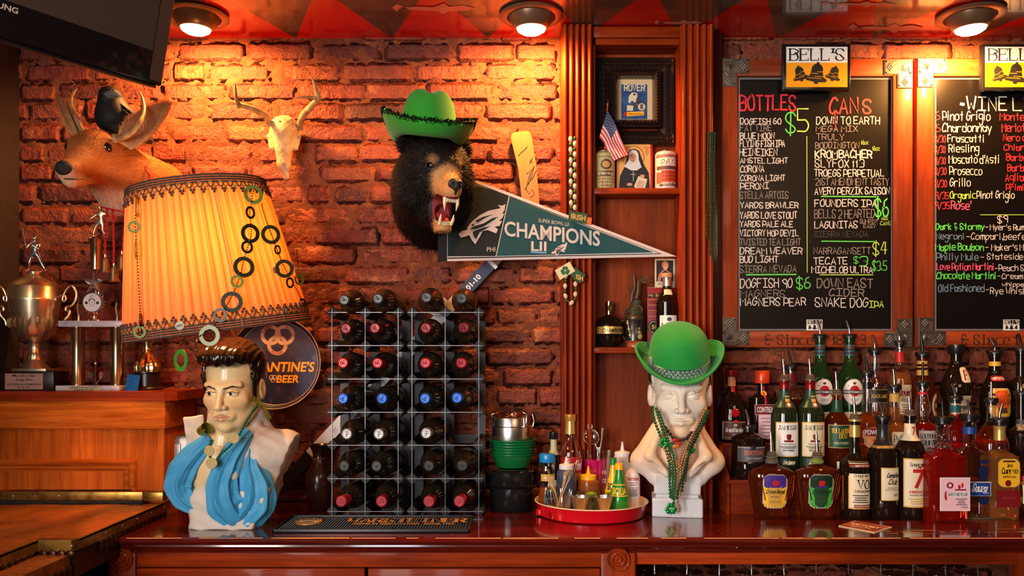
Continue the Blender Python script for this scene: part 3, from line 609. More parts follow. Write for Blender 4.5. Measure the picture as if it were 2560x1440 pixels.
# ================================================================ menu boards
OAK = wood('reddish_oak_frame', G((168, 70, 30)), G((120, 42, 18)), 'z', rough=.4, coat=.15); OAKX = wood('reddish_oak_rail', G((168, 70, 30)), G((120, 42, 18)), 'x', rough=.4, coat=.15)
CHB = pm('black_writing_board', (.0045, .0035, .0035), .33, spec=.35)
PEW = pm('pewter', G((128, 118, 110)), .38, .75, var=.45, vs=60)
INK = {'w': flat('chalk_white', G((214, 204, 196))), 'd': flat('rubbed_chalk', G((128, 118, 112))), 'x': flat('smudged_chalk', G((46, 42, 40))), 'r': flat('red_marker', G((226, 42, 58))), 'g': flat('green_marker', G((90, 214, 86))), 'l': flat('lime_marker', G((176, 216, 84))),
       'b': flat('blue_grey_marker', G((104, 134, 156))), 'p': flat('pink_marker', G((236, 84, 122))), 'k': flat('sign_black', (.01, .008, .007)), 'o': flat('sign_orange', G((246, 160, 24)), .4), 'c': flat('sign_white', G((236, 232, 226)), .4)}
YB = -.05
def bell(mb, fn, cx, cz, s, tilt, m, sm):
    """tilted bell silhouette with pale cut lines (fn maps x, z)"""
    out = [(-.5, -.42), (-.55, -.3), (-.36, -.18), (-.3, .05), (-.28, .28), (-.18, .42), (-.07, .47), (-.06, .56), (.06, .56), (.07, .47), (.18, .42), (.28, .28), (.3, .05), (.36, -.18), (.55, -.3), (.5, -.42), (.12, -.46), (.1, -.56), (-.08, -.56), (-.1, -.46)]
    c, s_ = math.cos(tilt), math.sin(tilt); R = lambda x, z: (cx+s*(x*c-z*s_), cz+s*(x*s_+z*c))
    mb.add([fn(*R(x, z)) for x, z in out], [tuple(range(len(out)))], m)
    for k, (z, x0, x1) in enumerate(((-.3, -.5, .25), (-.19, -.1, .4), (-.06, -.32, .05), (.05, .0, .3))):
        sm.add([fn(*R(x, z+dz)) for x, dz in ((x0, 0), (x1, .02), (x1, .05), (x0, .02))], [(0, 1, 2, 3)])
def bells_sign(cx, y0, y1, wpx, Y, parent, name='brand_sign'):
    d = .018; fo = P(cx, (y0+y1)/2, Y-d); w_, h_ = L(wpx, Y-d)/2, L(y1-y0, Y-d)/2
    mb = MB(); mb.box(fo.x-w_, fo.x+w_, Y-d, Y, fo.z-h_, fo.z+h_, .004); sg = mb.build(name, BLACK, parent)
    fn = lambda x, z: (fo.x+x, Y-d-.0006, fo.z+z); fn2 = lambda x, z: (fo.x+x, Y-d-.0012, fo.z+z); fn3 = lambda x, z: (fo.x+x, Y-d-.0017, fo.z+z)
    a, b_ = w_*.9, h_*.86; zs = h_*.18
    mb = MB(); mb.add([fn(-a, zs), fn(a, zs), fn(a, b_), fn(-a, b_)], [(0, 1, 2, 3)]); mb.build('white_field', INK['c'], sg, smooth=False)
    mb = MB(); mb.add([fn(-a, -b_), fn(a, -b_), fn(a, zs), fn(-a, zs)], [(0, 1, 2, 3)]); mb.build('orange_field', INK['o'], sg, smooth=False)
    k = MB(); sm = MB(); hand(k, "BELL'S", fn2, -w_*.79, w_*.8, zs+h_*.1, b_-h_*.09, w_*.055, serif=True, jit=0)
    text(k, 'R', fn2, w_*.83, w_*.87, zs+h_*.1, zs+h_*.16)
    bell(k, fn2, -w_*.5, -h_*.28, h_*.62, .25, None, sm); bell(k, fn2, 0, -h_*.26, h_*.84, -.12, None, sm); bell(k, fn2, w_*.5, -h_*.28, h_*.6, -.3, None, sm)
    k.build('lettering', INK['k'], sg, smooth=False); tm = MB(); tm.v = [(x, y-.0005, z) for x, y, z in sm.v]; tm.f = sm.f; tm.m = sm.m; tm.build('bell_cut_lines', INK['o'], sg, smooth=False)
def board(xo0, xo1, label, lines, strokes_, signx, smallx):
    t = thing('menu_board', label, 'menu board', (0, 0, 0), group=None)
    xi0, xi1, yo0, yi0, yi1, yo1 = xo0+43, xo1-49, 147, 190, 828, 868
    X = lambda px: xp(px, YB); Z = lambda py: zp(py, YB)
    for nm, a, b_, c, d_, mt in (('side_rail', xo0, xi0, yo0, yo1, OAK), ('side_rail', xi1, xo1, yo0, yo1, OAK), ('cross_rail', xi0, xi1, yo0, yi0, OAKX), ('cross_rail', xi0, xi1, yi1, yo1, OAKX)):
        mb = MB(); mb.box(X(a), X(b_), YB, -.012, Z(d_), Z(c), .002); mb.build(nm, mt, t)
    mb = MB(); mb.box(X(xi0), X(xi1), YB+.012, -.015, Z(yi1), Z(yi0)); pn = mb.build('writing_panel', CHB, t, smooth=False)
    Yw = YB+.0112; XX = lambda px: xp(px, Yw); ZZ = lambda py: zp(py, Yw); fn = lambda x, z: (x, Yw, z); w1 = L(1.2, Yw)
    mb = MB()
    for ins in (2.2, 4.8):
        a, b_, c, d_ = XX(xi0+ins), XX(xi1-ins), ZZ(yi1-ins), ZZ(yi0+ins+3)
        for p0, p1 in (((a, c), (b_, c)), ((a, d_), (b_, d_)), ((a, c), (a, d_)), ((b_, c), (b_, d_))): ribbon(mb, [p0, p1], w1, fn)
    mb.build('border_line', flat('border_grey', G((150, 150, 158))), pn, smooth=False)
    rs = random.Random(int(xo0))
    for (s, x0, x1, y0, y1, c, *w_) in lines:
        mb = MB(); wt = w_[0] if w_ else (2.3 if c == 'w' else 2.1)
        hand(mb, s, fn, XX(x0), XX(x1), ZZ(y1), ZZ(y0), L(wt, Yw), rs=rs, jit=.35); mb.build('written_line', INK[c], pn, smooth=False)
    for c, pts, wt in strokes_: mb = MB(); ribbon(mb, [(XX(x), ZZ(y)) for x, y in pts], L(wt, Yw), fn); mb.build('marker_rule', INK[c], pn, smooth=False)
    # engraved line under the panel
    cxm = (xo0+xo1)/2-3; mb = MB(); f2 = lambda x, z: (x, YB-.0006, z)
    hand(mb, 'Since', f2, X(cxm-95), X(cxm-6), Z(861), Z(837), L(3.4, YB), serif=True, jit=0); hand(mb, '1985', f2, X(cxm+8), X(cxm+92), Z(861), Z(837), L(3.4, YB), serif=True, jit=0)
    for sx in (-1, 1):
        c_ = (X(cxm+sx*118), Z(849)); r = L(6, YB)
        for q in (-1, 1): ribbon(mb, [(c_[0]+sx*r*(.3+.9*math.sin(a)), c_[1]+q*r*(1.2-math.cos(a))) for a in [k*.5 for k in range(10)]], L(2.2, YB), f2)
        ribbon(mb, [(c_[0]-r*1.6, c_[1]), (c_[0]+r*1.6, c_[1])], L(2.4, YB), f2)
    mb.build('lettering', flat('burnt_wood_ink', G((34, 14, 10))), t, smooth=False)
    # cast hop-leaf corner brackets
    rs = random.Random(9)
    for cx, cy, sx, sz in ((xo0+2, yo0+0, 1, -1), (xo1-2, yo0+3, -1, -1), (xo0+2, yo1-4, 1, 1), (xo1-2, yo1-1, -1, 1)):
        x, z = X(cx), Z(cy); a = L(70, YB); b_ = L(37, YB); q = lambda u, v_: (x+sx*u, z+sz*v_)
        pts = [q(0, 0), q(a, 0), q(a, b_), q(b_, b_), q(b_, a), q(0, a)]
        if sx*sz < 0: pts = pts[::-1]
        mb = MB(); mb.prism(pts, YB-.0035, YB); br = mb.build('corner_bracket', PEW, t, smooth=False)
        mb = MB(); fy = YB-.004
        e = a*.03
        loop = [q(e, e), q(a-e, e), q(a-e, b_-e), q(b_-e, b_-e), q(b_-e, a-e), q(e, a-e)]; mb.tube([(u, fy, v_) for u, v_ in loop], a*.012, 5, closed=True)
        for (hx, hz) in ((a*.8, b_*.5), (b_*.5, a*.8)):
            for i in range(-2, 3):
                for j in range(-2, 3):
                    if abs(i)+abs(j) > 3 or (i+j) % 2: continue
                    u, v_ = q(hx+i*a*.045, hz+j*a*.055); mb.ball((u, fy+.0004, v_), a*.045, 5, sy=.5)
        for k in range(7):
            an = k*PI/2/6; u, v_ = q(b_*.55+a*.16*math.cos(an*1.6-.5), b_*.55+a*.16*math.sin(an*1.6-.5)); u0, v0 = q(b_*.4, b_*.4)
            mb.tube([(u0, fy+.0005, v0), ((u+u0)/2, fy-.0008, (v_+v0)/2), (u, fy+.0005, v_)], [a*.012, a*.04, a*.006], 5, flat=.5)
        for pts_ in ([(.12, .15), (.3, .12), (.5, .2), (.62, .4)], [(.15, .3), (.1, .5), (.25, .62)], [(.5, .12), (.66, .1), (.72, .25)]):
            mb.tube([(*[q(u*a, v_*a)[0]], fy, q(u*a, v_*a*.55 if u > .4 else v_*a)[1]) for u, v_ in pts_], a*.014, 5)
        tag(mb.build('cast_relief', PEW, br), kind='stuff')
        for (hx, hz) in ((a*.07, b_*.9), (a*.93, b_*.12), (b_*.9, a*.93), (a*.93, b_*.88)):
            u, v_ = q(hx, hz); MB().ball((u, fy, v_), a*.035, 6, sy=.5).build('screw', BLACK, br)
    bells_sign(signx, 109, 226, 170, YB-.008, t)
    mb = MB(); a, b_ = XX(smallx-20), XX(smallx+20); mb.box(a, b_, Yw-.0012, Yw, ZZ(826), ZZ(799)); sg = mb.build('small_logo', INK['c'], pn, smooth=False)
    f3 = lambda x, z: (x, Yw-.0018, z); f4 = lambda x, z: (x, Yw-.0026, z); k = MB(); sm = MB(); k.add([f3(a+w1, ZZ(811)), f3(b_-w1, ZZ(811)), f3(b_-w1, ZZ(800)), f3(a+w1, ZZ(800))], [(0, 1, 2, 3)])
    for i in (-1, 0, 1): bell(k, f3, (a+b_)/2+i*L(12, Yw), ZZ(818), L(11 if i == 0 else 9, Yw), -.25*i, None, sm)
    k.build('logo_print', INK['k'], sg, smooth=False); k = MB(); hand(k, "BELL'S", f4, a+2*w1, b_-2*w1, ZZ(810), ZZ(801.5), L(1.2, Yw), jit=0); k.build('lettering', INK['c'], sg, smooth=False)
A1 = [("BOTTLES",1850,1989,238,275,'r',4.6),("DOGFISH 60",1851,1953,296,310,'w'),("FAT TIRE",1851,1929,312,327,'d'),("BLUE MOON",1851,1936,332,347,'w'),("FLYING FISH IPA",1850,1962,351,367,'w'),("HEINEIKEN",1849,1943,372,389,'w'),("AMSTEL LIGHT",1851,1969,395,408,'w',2.1),("CORONA",1851,1910,414,430,'w'),("CORONA LIGHT",1851,1963,438,452,'w',2.1),("PERONI",1851,1922,457,472,'w'),("STELLA ARTOIS",1850,1971,479,496,'d'),
("YARDS BRAWLER",1851,1996,506,520,'w'),("YARDS LOVE STOUT",1850,1993,530,546,'w'),("YARDS PALE ALE",1850,1982,553,567,'w'),("VICTORY HOP DEVIL",1850,1996,575,590,'w',2.1),("TWISTED TEA LIGHT",1850,2002,597,613,'d'),("DREAM WEAVER",1850,2006,619,635,'w'),("BUD LIGHT",1850,1945,640,656,'w'),("SIERRA NEVADA",1850,1991,664,681,'d'),("DOGFISH 90",1851,1981,697,719,'w'),("$6",1991,2027,694,721,'g',2.6),("MAGNERS",1852,1963,725,742,'d'),("MAGNERS PEAR",1851,2014,745,764,'w'),
("CAN",2074,2146,245,283,'r',5),("S",2158,2178,248,281,'r',5),("$",1964,1989,280,329,'g',3.4),("5",1994,2022,274,330,'l',3.6),("DOWN TO EARTH",2041,2199,292,310,'w'),("MEGA MIX",2040,2144,315,329,'d'),("TRULY",2041,2110,335,350,'d'),("BODDINGTON",2038,2148,356,371,'d'),("16oz",2153,2171,351,361,'l',1.2),("KROMBACHER",2038,2180,376,395,'w',3.2),("16oz",2181,2199,365,376,'l',1.2),("SLYFOX 113",2038,2160,399,418,'w'),("TROEGS PERPETUAL",2036,2210,424,441,'w'),
("21ST AMENDMENT TASTY",2039,2222,446,463,'d'),("AVERY PERZIK SAISON",2037,2224,469,486,'w'),("FOUNDERS IPA",2037,2192,499,516,'w'),("$6",2188,2222,498,541,'g',3.6),("BELLS 2 HEARTED",2036,2187,524,545,'d'),("LAGUNITAS",2037,2144,553,570,'w'),("SUMPIN'",2150,2194,549,559,'d',1.6),("EASY",2159,2189,561,570,'d',1.6),("16OZ",2203,2221,543,550,'l',1.1),("CANS",2201,2226,554,563,'l',1.2),("SIERRA NEVADA",2036,2170,578,592,'x',2.5),
("NARRAGANSETT",2034,2177,619,635,'d'),("$4",2182,2217,606,636,'l',2.6),("TECATE",2034,2119,644,661,'w'),("$",2134,2146,642,658,'g',1.8),("3",2150,2170,642,665,'g',2.6),("$3.5",2181,2217,652,675,'g',2.0),("MICHELOB ULTRA",2029,2181,666,682,'w'),("DOWN EAST",2043,2182,697,719,'d',2.8),("CIDER",2074,2160,722,740,'d',2.8),("SNAKE DOG",2038,2170,745,767,'w'),("IPA",2173,2209,753,769,'l',2.4)]
S1 = [('l', [(2017, 341), (2018, 681)], 2), ('g', [(1866, 687), (1990, 686)], 3.4), ('g', [(2053, 491), (2190, 492)], 3), ('g', [(2054, 603), (2186, 604)], 2.8), ('l', [(2050, 687), (2182, 687)], 2.4), ('r', [(2087, 278), (2088, 310), (2090, 323)], 2.6)]
A2 = [("WINE",2417,2517,243,276,'w',3.4),("LIST",2533,2640,245,276,'w',3.4),("6",2338,2350,279,299,'r'),("Pinot Grigio",2357,2476,279,301,'w',2.1),("6",2339,2351,311,330,'r'),("Chardonnay",2356,2479,309,330,'w',2.1),("8/30",2337,2364,339,355,'r',2),("Frascatti",2369,2461,337,355,'w',2),("8/30",2337,2363,365,382,'r',2),("Riesling",2372,2448,361,380,'w',2),("8/30",2338,2364,393,409,'r',2),("Moscato d'Asti",2372,2499,388,408,'w',2),("8/30",2337,2366,420,437,'r',2),("Prosecco",2374,2455,417,437,'w',2),
("8/30",2338,2367,450,467,'r',2),("Grillo",2375,2426,446,466,'w',2),("9/35",2338,2372,481,497,'r',2),("Organic",2375,2439,479,496,'l',2),("Pinot Grigio",2442,2536,478,496,'w',2),("9/35",2338,2374,506,522,'r',2),("Rose'",2378,2428,503,523,'p',2.6),("Montepulciano",2500,2650,283,301,'r',2.2),("Merlot",2505,2563,309,329,'r',2.2),("Nero d'Avola",2508,2620,336,352,'r',2.2),("Chianti",2510,2580,361,376,'r',2),("Barbera",2516,2590,385,402,'r',2.1),("Barbaresco",2519,2625,411,428,'r',2.1),("Aglianico",2513,2600,434,453,'r',2.1),("Primitivo",2515,2600,461,476,'r',2.1),
("$9",2494,2520,540,557,'w',2),("Dark & Stormy",2340,2461,559,574,'g',2.4),("-",2463,2471,561,575,'w',1.6),("Myer's Rum",2475,2562,561,575,'w',1.8),("Negroni",2341,2411,583,598,'b',2),("-",2416,2424,585,599,'w',1.6),("Compari,beefeater",2428,2610,583,599,'w',1.7),("Maple Boubon",2339,2459,609,626,'g',2.5),("-",2463,2471,611,625,'w',1.5),("Maker's Mark",2479,2590,610,626,'w',1.8),("Philly Mule",2341,2446,633,650,'b',2.1),("-",2452,2460,636,650,'w',1.5),("Stateside Vodka",2468,2615,634,649,'w',1.7),
("Love Potion Martini",2342,2485,658,675,'p',2.1),("-",2488,2494,664,677,'w',1.5),("Peach Schnapps",2497,2630,662,677,'w',1.7),("Chocolate Martini",2342,2490,680,697,'g',2.4),("-",2494,2501,684,697,'w',1.5),("Cream De Cacao",2505,2640,684,697,'w',1.7),("whipped",2505,2570,706,716,'w',1.6),("Old Fashioned",2346,2461,711,729,'b',2.1),("-",2465,2472,717,731,'w',1.5),("Rye Whiskey",2476,2590,719,735,'w',1.8)]
S2 = [('l', [(2451, 537), (2650, 537)], 1.8), ('w', [(2402, 260), (2409, 261)], 7)]
board(1801, 2282, 'beer menu board headed BOTTLES and CANS in red marker, in an oak frame', A1, S1, 2042, 2036)
board(2292, 2773, 'wine and cocktail menu board headed WINE LIST, cut by the right edge of the picture', A2, S2, 2539, 2528)
# ================================================================ bottles: shared pieces
def thin(name, col, gl=.12, rough=.03, dens=1.0):
    """clear vessel glass: see-through tinted wall with a fresnel shine"""
    if name in MATS: return MATS[name]
    m = bpy.data.materials.new(name); m.use_nodes = True; nt = m.node_tree; nt.nodes.clear(); N = nt.nodes.new; K = nt.links.new
    t = N('ShaderNodeBsdfTransparent'); t.inputs[0].default_value = (*col, 1); g = N('ShaderNodeBsdfGlossy'); g.inputs['Roughness'].default_value = rough; g.inputs['Color'].default_value = (.9, .9, .9, 1)
    lw = N('ShaderNodeLayerWeight'); lw.inputs['Blend'].default_value = .35; mr = N('ShaderNodeMapRange'); mr.inputs[3].default_value = gl*.45; mr.inputs[4].default_value = min(1, gl*5.5); K(lw.outputs['Facing'], mr.inputs[0])
    mx = N('ShaderNodeMixShader'); K(mr.outputs[0], mx.inputs[0]); K(t.outputs[0], mx.inputs[1]); K(g.outputs[0], mx.inputs[2]); o = N('ShaderNodeOutputMaterial'); K(mx.outputs[0], o.inputs[0]); MATS[name] = m; return m
CLR = thin('clear_glass', (.93, .94, .93)); DKW = pm('dark_wine_glass', (.012, .008, .005), .06, spec=.7, coat=.5); DKB = pm('black_brown_glass', (.010, .005, .003), .06, spec=.55)
def liquid(name, col): return pm(name, col, .03, trans=.92, ior=1.36, spec=.5)
AMB = liquid('amber_liquor', (.85, .20, .03)); RUBY = liquid('red_liquor', (.9, .035, .02)); DAMB = liquid('dark_amber_liquor', (.45, .07, .015)); GRN = liquid('green_bottle_glass', (.08, .30, .07)); GOLDL = liquid('gold_liquor', (.95, .45, .12)); WATER = thin('clear_liquor', (.86, .87, .86), .16)
SHP = {
 'wine': [(.0,.0),(.93,.0),(1,.02),(1,.60),(.95,.66),(.75,.73),(.50,.775),(.40,.81),(.36,.86),(.34,.96),(.40,.965),(.40,1),(.3,1)],
 'tall': [(.0,.0),(.93,.0),(1,.02),(1,.56),(.96,.62),(.82,.69),(.55,.75),(.42,.79),(.40,.84),(.38,.96),(.43,.965),(.43,1),(.3,1)],
 'vermouth': [(.0,.0),(.93,.0),(1,.02),(1,.50),(.97,.56),(.86,.64),(.62,.72),(.46,.78),(.40,.84),(.38,.96),(.43,.965),(.43,1),(.3,1)],
 'bulb': [(.0,.0),(.93,.0),(1,.02),(1,.50),(.95,.55),(.70,.60),(.46,.63),(.42,.66),(.56,.74),(.52,.82),(.40,.88),(.36,.96),(.43,.965),(.43,1),(.3,1)],
 'sqb': [(.0,.0),(.95,.0),(1,.02),(1,.60),(.93,.65),(.62,.69),(.40,.72),(.37,.76),(.36,.96),(.42,.965),(.42,1),(.3,1)],
 'long': [(.0,.0),(.93,.0),(1,.02),(1,.50),(.96,.55),(.72,.60),(.45,.635),(.38,.66),(.36,.75),(.34,.96),(.40,.965),(.40,1),(.3,1)],
 'monk': [(.0,.0),(.9,.0),(.95,.02),(.90,.25),(.84,.36),(.78,.42),(.94,.48),(1,.54),(.93,.62),(.70,.72),(.46,.80),(.38,.86),(.36,.96),(.40,.965),(.40,1),(.3,1)],
 'crown': [(.0,.0),(.66,.0),(.72,.02),(.82,.22),(.93,.45),(1,.62),(1,.69),(.94,.75),(.72,.80),(.42,.835),(.28,.87),(.22,.92),(.20,.965),(.25,.97),(.25,1),(.18,1)],
 'round': [(.0,.0),(.7,.0),(.8,.03),(.95,.15),(1,.30),(.97,.44),(.85,.56),(.6,.66),(.35,.73),(.27,.79),(.25,.95),(.31,.96),(.31,1),(.2,1)]}
def prof_of(shape, r, h):
    p = SHP[shape]; out = [p[0], p[1]]
    for i in range(1, len(p)-2):
        a, b, c, d = p[i-1:i+3]
        for k in range(1, 4):
            t = k/3; q = tuple(.5*((2*b[j])+(-a[j]+c[j])*t+(2*a[j]-5*b[j]+4*c[j]-d[j])*t*t+(-a[j]+3*b[j]-3*c[j]+d[j])*t**3) for j in (0, 1))
            if q[1] > .05 and q[1] < .95 and q[1] > out[-1][1]: out.append(q)
            elif k == 3: out.append(c)
    out.append(p[-1]); res = [out[0]]
    for q in out[1:]:
        if q != res[-1]: res.append(q)
    return [(a*r, b*h) for a, b in res]
def split_prof(pr, z):
    lo = [p for p in pr if p[1] <= z]; hi = [p for p in pr if p[1] > z]
    if not hi: return pr, []
    a, b = lo[-1], hi[0]; t = (z-a[1])/(b[1]-a[1]); m = (a[0]+(b[0]-a[0])*t, z); return lo+[m, (0, z)], [m]+hi
def sqwarp(n=5):
    def f(a, r, z):
        c, s = abs(math.cos(a)), abs(math.sin(a)); return r*(c**n+s**n)**(-1/n), z
    return f
def r_at(pr, z):
    for a, b in zip(pr, pr[1:]):
        if a[1] <= z <= b[1] and b[1] > a[1]: return a[0]+(b[0]-a[0])*(z-a[1])/(b[1]-a[1])
    return pr[1][0]
COLL = pm('black_stopper', (.01, .009, .009), .25)
def pourer(root, z, kind, r, tip, dz):
    """speed pourer: stopper collar on the lip and a bent or tapering metal spout"""
    pr_ = thing('pourer', None, None); pr_.parent = root; pr_.location = (0, 0, z)
    if kind == 'taper':
        MB().lathe([(0, -.004), (r, -.004), (r*1.02, 0), (r*.7, .003), (r*.9, .006), (r*.65, .009), (r*.8, .012), (r*.4, .015), (0, .015)], 24, cap=False).build('stopper', pm('cork_collar', (.12, .09, .07), .4), pr_)
        MB().tube([(0, 0, .01), (tip*.2, 0, dz*.4), (tip, 0, dz)], [.0062, .0052, .0028], 12).build('spout', CHROME, pr_)
    else:
        MB().lathe([(0, -.006), (r*1.0, -.006), (r*1.0, .002), (r*1.28, .003), (r*1.3, .014), (r*1.18, .017), (r*.5, .018), (0, .018)], 28, cap=False).build('stopper', COLL, pr_)
        MB().tube([(0, 0, .014), (0, 0, dz*.45), (tip*.25, 0, dz*.62), (tip, 0, dz)], [.0042, .0042, .004, .0034], 12).build('spout', COLL if kind == 'black' else CHROME, pr_)
LW = G((232, 218, 186)); _lm = {}
def lmat(c):
    c = {'cream': (226, 210, 176), 'white': (232, 226, 222), 'black': (22, 18, 18), 'red': (190, 28, 34), 'gold': (206, 160, 72), 'green': (22, 70, 44), 'dkred': (120, 18, 24), 'brown': (92, 52, 42), 'blue': (20, 66, 140), 'navy': (18, 28, 70), 'yellow': (246, 184, 36), 'silver': (190, 180, 170), 'pink': (240, 190, 200), 'grey': (70, 66, 66), 'orange': (226, 90, 24), 'teal': (30, 90, 96), 'purple': (70, 40, 130), 'lime': (60, 170, 50), 'dgreen': (14, 44, 26)}.get(c, c)
    if c not in _lm: _lm[c] = pm('print_%d_%d_%d' % c, G(c), .45)
    return _lm[c]
def label_on(root, surf, x0, x1, z0, z1, col, items=(), name='label', shape='rect', border=None):
    """surf(x, z, off) -> point. items: (text, u0, u1, v0, v1, colour, style) in label units"""
    k = 14; mb = MB(); fx = lambda u: x0+(x1-x0)*u; fz = lambda v: z0+(z1-z0)*v
    def patch(u0, u1, v0, v1, off, mb, shp='rect'):
        if shp == 'rect': mb.grid(lambda a, b: surf(fx(u0+(u1-u0)*a), fz(v0+(v1-v0)*b), off), k, 4)
        else:
            n = 28; pts = []
            for i in range(n):
                a = 2*PI*i/n; ca, sa = math.cos(a), math.sin(a)
                if shp == 'arch': uu = .5+.5*max(-1, min(1, ca*1.35)); vv = .5+.5*max(-1, min(1, sa*1.12))
                elif shp == 'shield': uu = .5+.5*max(-1, min(1, ca*1.3))*(1 if sa > -.2 else .85); vv = .5+.5*sa*(1 if sa < 0 else .85)
                else: uu = .5+.5*ca; vv = .5+.5*sa
                pts.append((u0+(u1-u0)*uu, v0+(v1-v0)*vv))
            c = surf(fx((u0+u1)/2), fz((v0+v1)/2), off); mb.add([c]+[surf(fx((u0+u1)/2+(a-(u0+u1)/2)*.5), fz((v0+v1)/2+(b-(v0+v1)/2)*.5), off) for a, b in pts]+[surf(fx(a), fz(b), off) for a, b in pts], [(0, 1+i, 1+(i+1) % n) for i in range(n)]+[(1+i, 1+n+i, 1+n+(i+1) % n, 1+(i+1) % n) for i in range(n)])
    off = .0006
    if border: patch(-.04, 1.04, -.03, 1.03, off, mb, shape); lb = mb.build(name, lmat(border), root, smooth=False); mb = MB(); patch(0, 1, 0, 1, off+.0005, mb, shape); mb.build('label_face', lmat(col), root, smooth=False); off += .0005
    else: patch(0, 1, 0, 1, off, mb, shape); lb = mb.build(name, lmat(col), root, smooth=False)
    by = {}
    for (s, u0, u1, v0, v1, c, *st) in items:
        st = st[0] if st else 'sans'; m = by.setdefault(c, MB()); o2 = off+.0006+.00012*len(by)
        if s is None: patch(u0, u1, v0, v1, o2-.0003, m, st if st in ('disc', 'arch', 'shield') else 'rect')
        elif st == 'serif': hand(m, s, lambda x, z: surf(fx(x), fz(z), o2+.0003), u0, u1, v0, v1, (v1-v0)*.13*(z1-z0)/max(1e-6, (x1-x0)), serif=True, jit=0) if False else hand(m, s, lambda x, z: surf(x0+x, z0+z, o2+.0003), (x1-x0)*u0, (x1-x0)*u1, (z1-z0)*v0, (z1-z0)*v1, (z1-z0)*(v1-v0)*.15, serif=True, jit=0)
        elif st == 'script': hand(m, s, lambda x, z: surf(x0+x+(z-(z1-z0)*v0)*.25, z0+z, o2+.0003), (x1-x0)*u0, (x1-x0)*u1, (z1-z0)*v0, (z1-z0)*v1, (z1-z0)*(v1-v0)*.14, jit=.3)
        elif st == 'line': m.grid(lambda a, b: surf(fx(u0+(u1-u0)*a), fz(v0+(v1-v0)*b), o2), k, 2)
        else: text(m, s, lambda x, z: surf(fx(x), fz(z), o2+.0003), u0, u1, v0, v1, bold=.02 if st == 'bold' else 0)
    for c, m in by.items(): m.build('print', lmat(c), lb, smooth=False)
    return lb
def fine(n, v0, v1, c, u0=.12, u1=.88, seed=1):
    """n rows of very small print"""
    rs = random.Random(seed); out = []
    for i in range(n):
        v = v1-(v1-v0)*(i+.5)/n; a = rs.uniform(0, .12); out.append((None, u0+a, u1-a, v-.012, v+.012, c))
    return out
def bottle(name, label, px, Y, Z, w_, lip, shape, mat, upper=None, level=None, labels=(), pour=None, sy=1, sq=0, neck=None, cap=None, group='liquor bottles on the tiered shelf', cat='bottle', rotz=0):
    t = thing(name, label, cat, (xp(px, Y), Y, Z), (0, 0, rotz), group); r = L(w_/2, Y); h = zp(lip, Y)-Z
    pr = prof_of(shape, r, h); fn = sqwarp(sq) if sq else None
    if sq:
        rn = r*.62
        fn0 = fn
        fn = lambda a, rr, z: (fn0(a, rr, z) if rr > rn else (rr+(fn0(a, rr, z)[0]-rr)*max(0, (rr-rn*.7)/(rn*.3)), z))
    if level is None or upper is None: MB().lathe(pr, 40, cap=False, sy=sy, fn=fn).build('glass_body', mat, t)
    else:
        lo, hi = split_prof(pr, h*level); MB().lathe(lo, 40, cap=False, sy=sy, fn=fn).build('liquid_body', mat, t); MB().lathe(hi, 40, cap=False, sy=sy, fn=fn).build('glass_neck', upper, t)
    def surf_at(x, z, off):
        rr = r_at(pr, z)+off
        if sq: return (x, -(rr*sy if sy != 1 else rr), z)
        u = x/max(rr, 1e-4); return (rr*math.sin(u), -rr*sy*math.cos(u), z)
    Yf_ = Y-r*sy
    for lb in labels:
        lx0, lx1, ly0, ly1, col, items, *ex = lb; ex = ex[0] if ex else {}
        z0, z1 = zp(ly1, Yf_)-Z, zp(ly0, Yf_)-Z; x0, x1 = L(lx0, Yf_), L(lx1, Yf_)
        label_on(t, surf_at, x0, x1, max(z0, .002), z1, col, items, **ex)
    if neck:
        for (ny0, ny1, nm, mt) in neck:
            z0, z1 = zp(ny1, Y)-Z, zp(ny0, Y)-Z
            MB().lathe([(r_at(pr, z0+(z1-z0)*i/6)+.0007, z0+(z1-z0)*i/6) for i in range(7)], 32, cap=False, sy=1 if r_at(pr, z0) < r*.6 else sy, fn=fn).build(nm, mt, t)
    rl = r_at(pr, h*.985)
    if pour: kind, dx, top = pour; pourer(t, h, kind, max(rl, .011), L(dx, Y), zp(top, Y)-Z-h)
    if cap: 
        nm, mt, hh, k = cap; MB().lathe([(0, h-hh*.75), (rl*k*.97, h-hh*.75), (rl*k, h-hh*.7), (rl*k, h+hh*.22), (rl*k*.92, h+hh*.28), (0, h+hh*.28)], 32, cap=False).build(nm, mt, t)
    return t
# ---------------------------------------------------------------- tiered bottle stand
Z1, Z2 = zp(1200, -.21), zp(1105, -.115); Z1 = 1.116; Z2 = 1.219
X0s = xp(1828, -.21); X1s = 1.75
ts = thing('bottle_riser', 'three level wooden bottle riser standing behind the front row of liquor bottles', 'riser', (0, 0, CT))
mb = MB(); mb.box(X0s, X1s, -.205, -.19, 0, Z1-CT, .001); mb.build('riser_board', WR, ts)
mb = MB(); mb.box(X0s-.004, X1s, -.21, -.112, Z1-CT-.012, Z1-CT, .002); mb.build('step', WR, ts)
mb = MB(); mb.box(X0s, X1s, -.118, -.106, Z1-CT, Z2-CT-.012, .001); mb.build('riser_board', WR, ts)
mb = MB(); mb.box(X0s-.004, X1s, -.122, -.004, Z2-CT-.012, Z2-CT, .002); mb.build('step', WR, ts)
mb = MB(); pts = [(-.21, 0), (-.21, .094)]+[(-.21+.045*(1-math.cos(a)), .1+.035*math.sin(a)) for a in (.3, .8, 1.2)]+[(-.135, .17), (-.125, .2), (-.004, .2), (-.004, 0)]
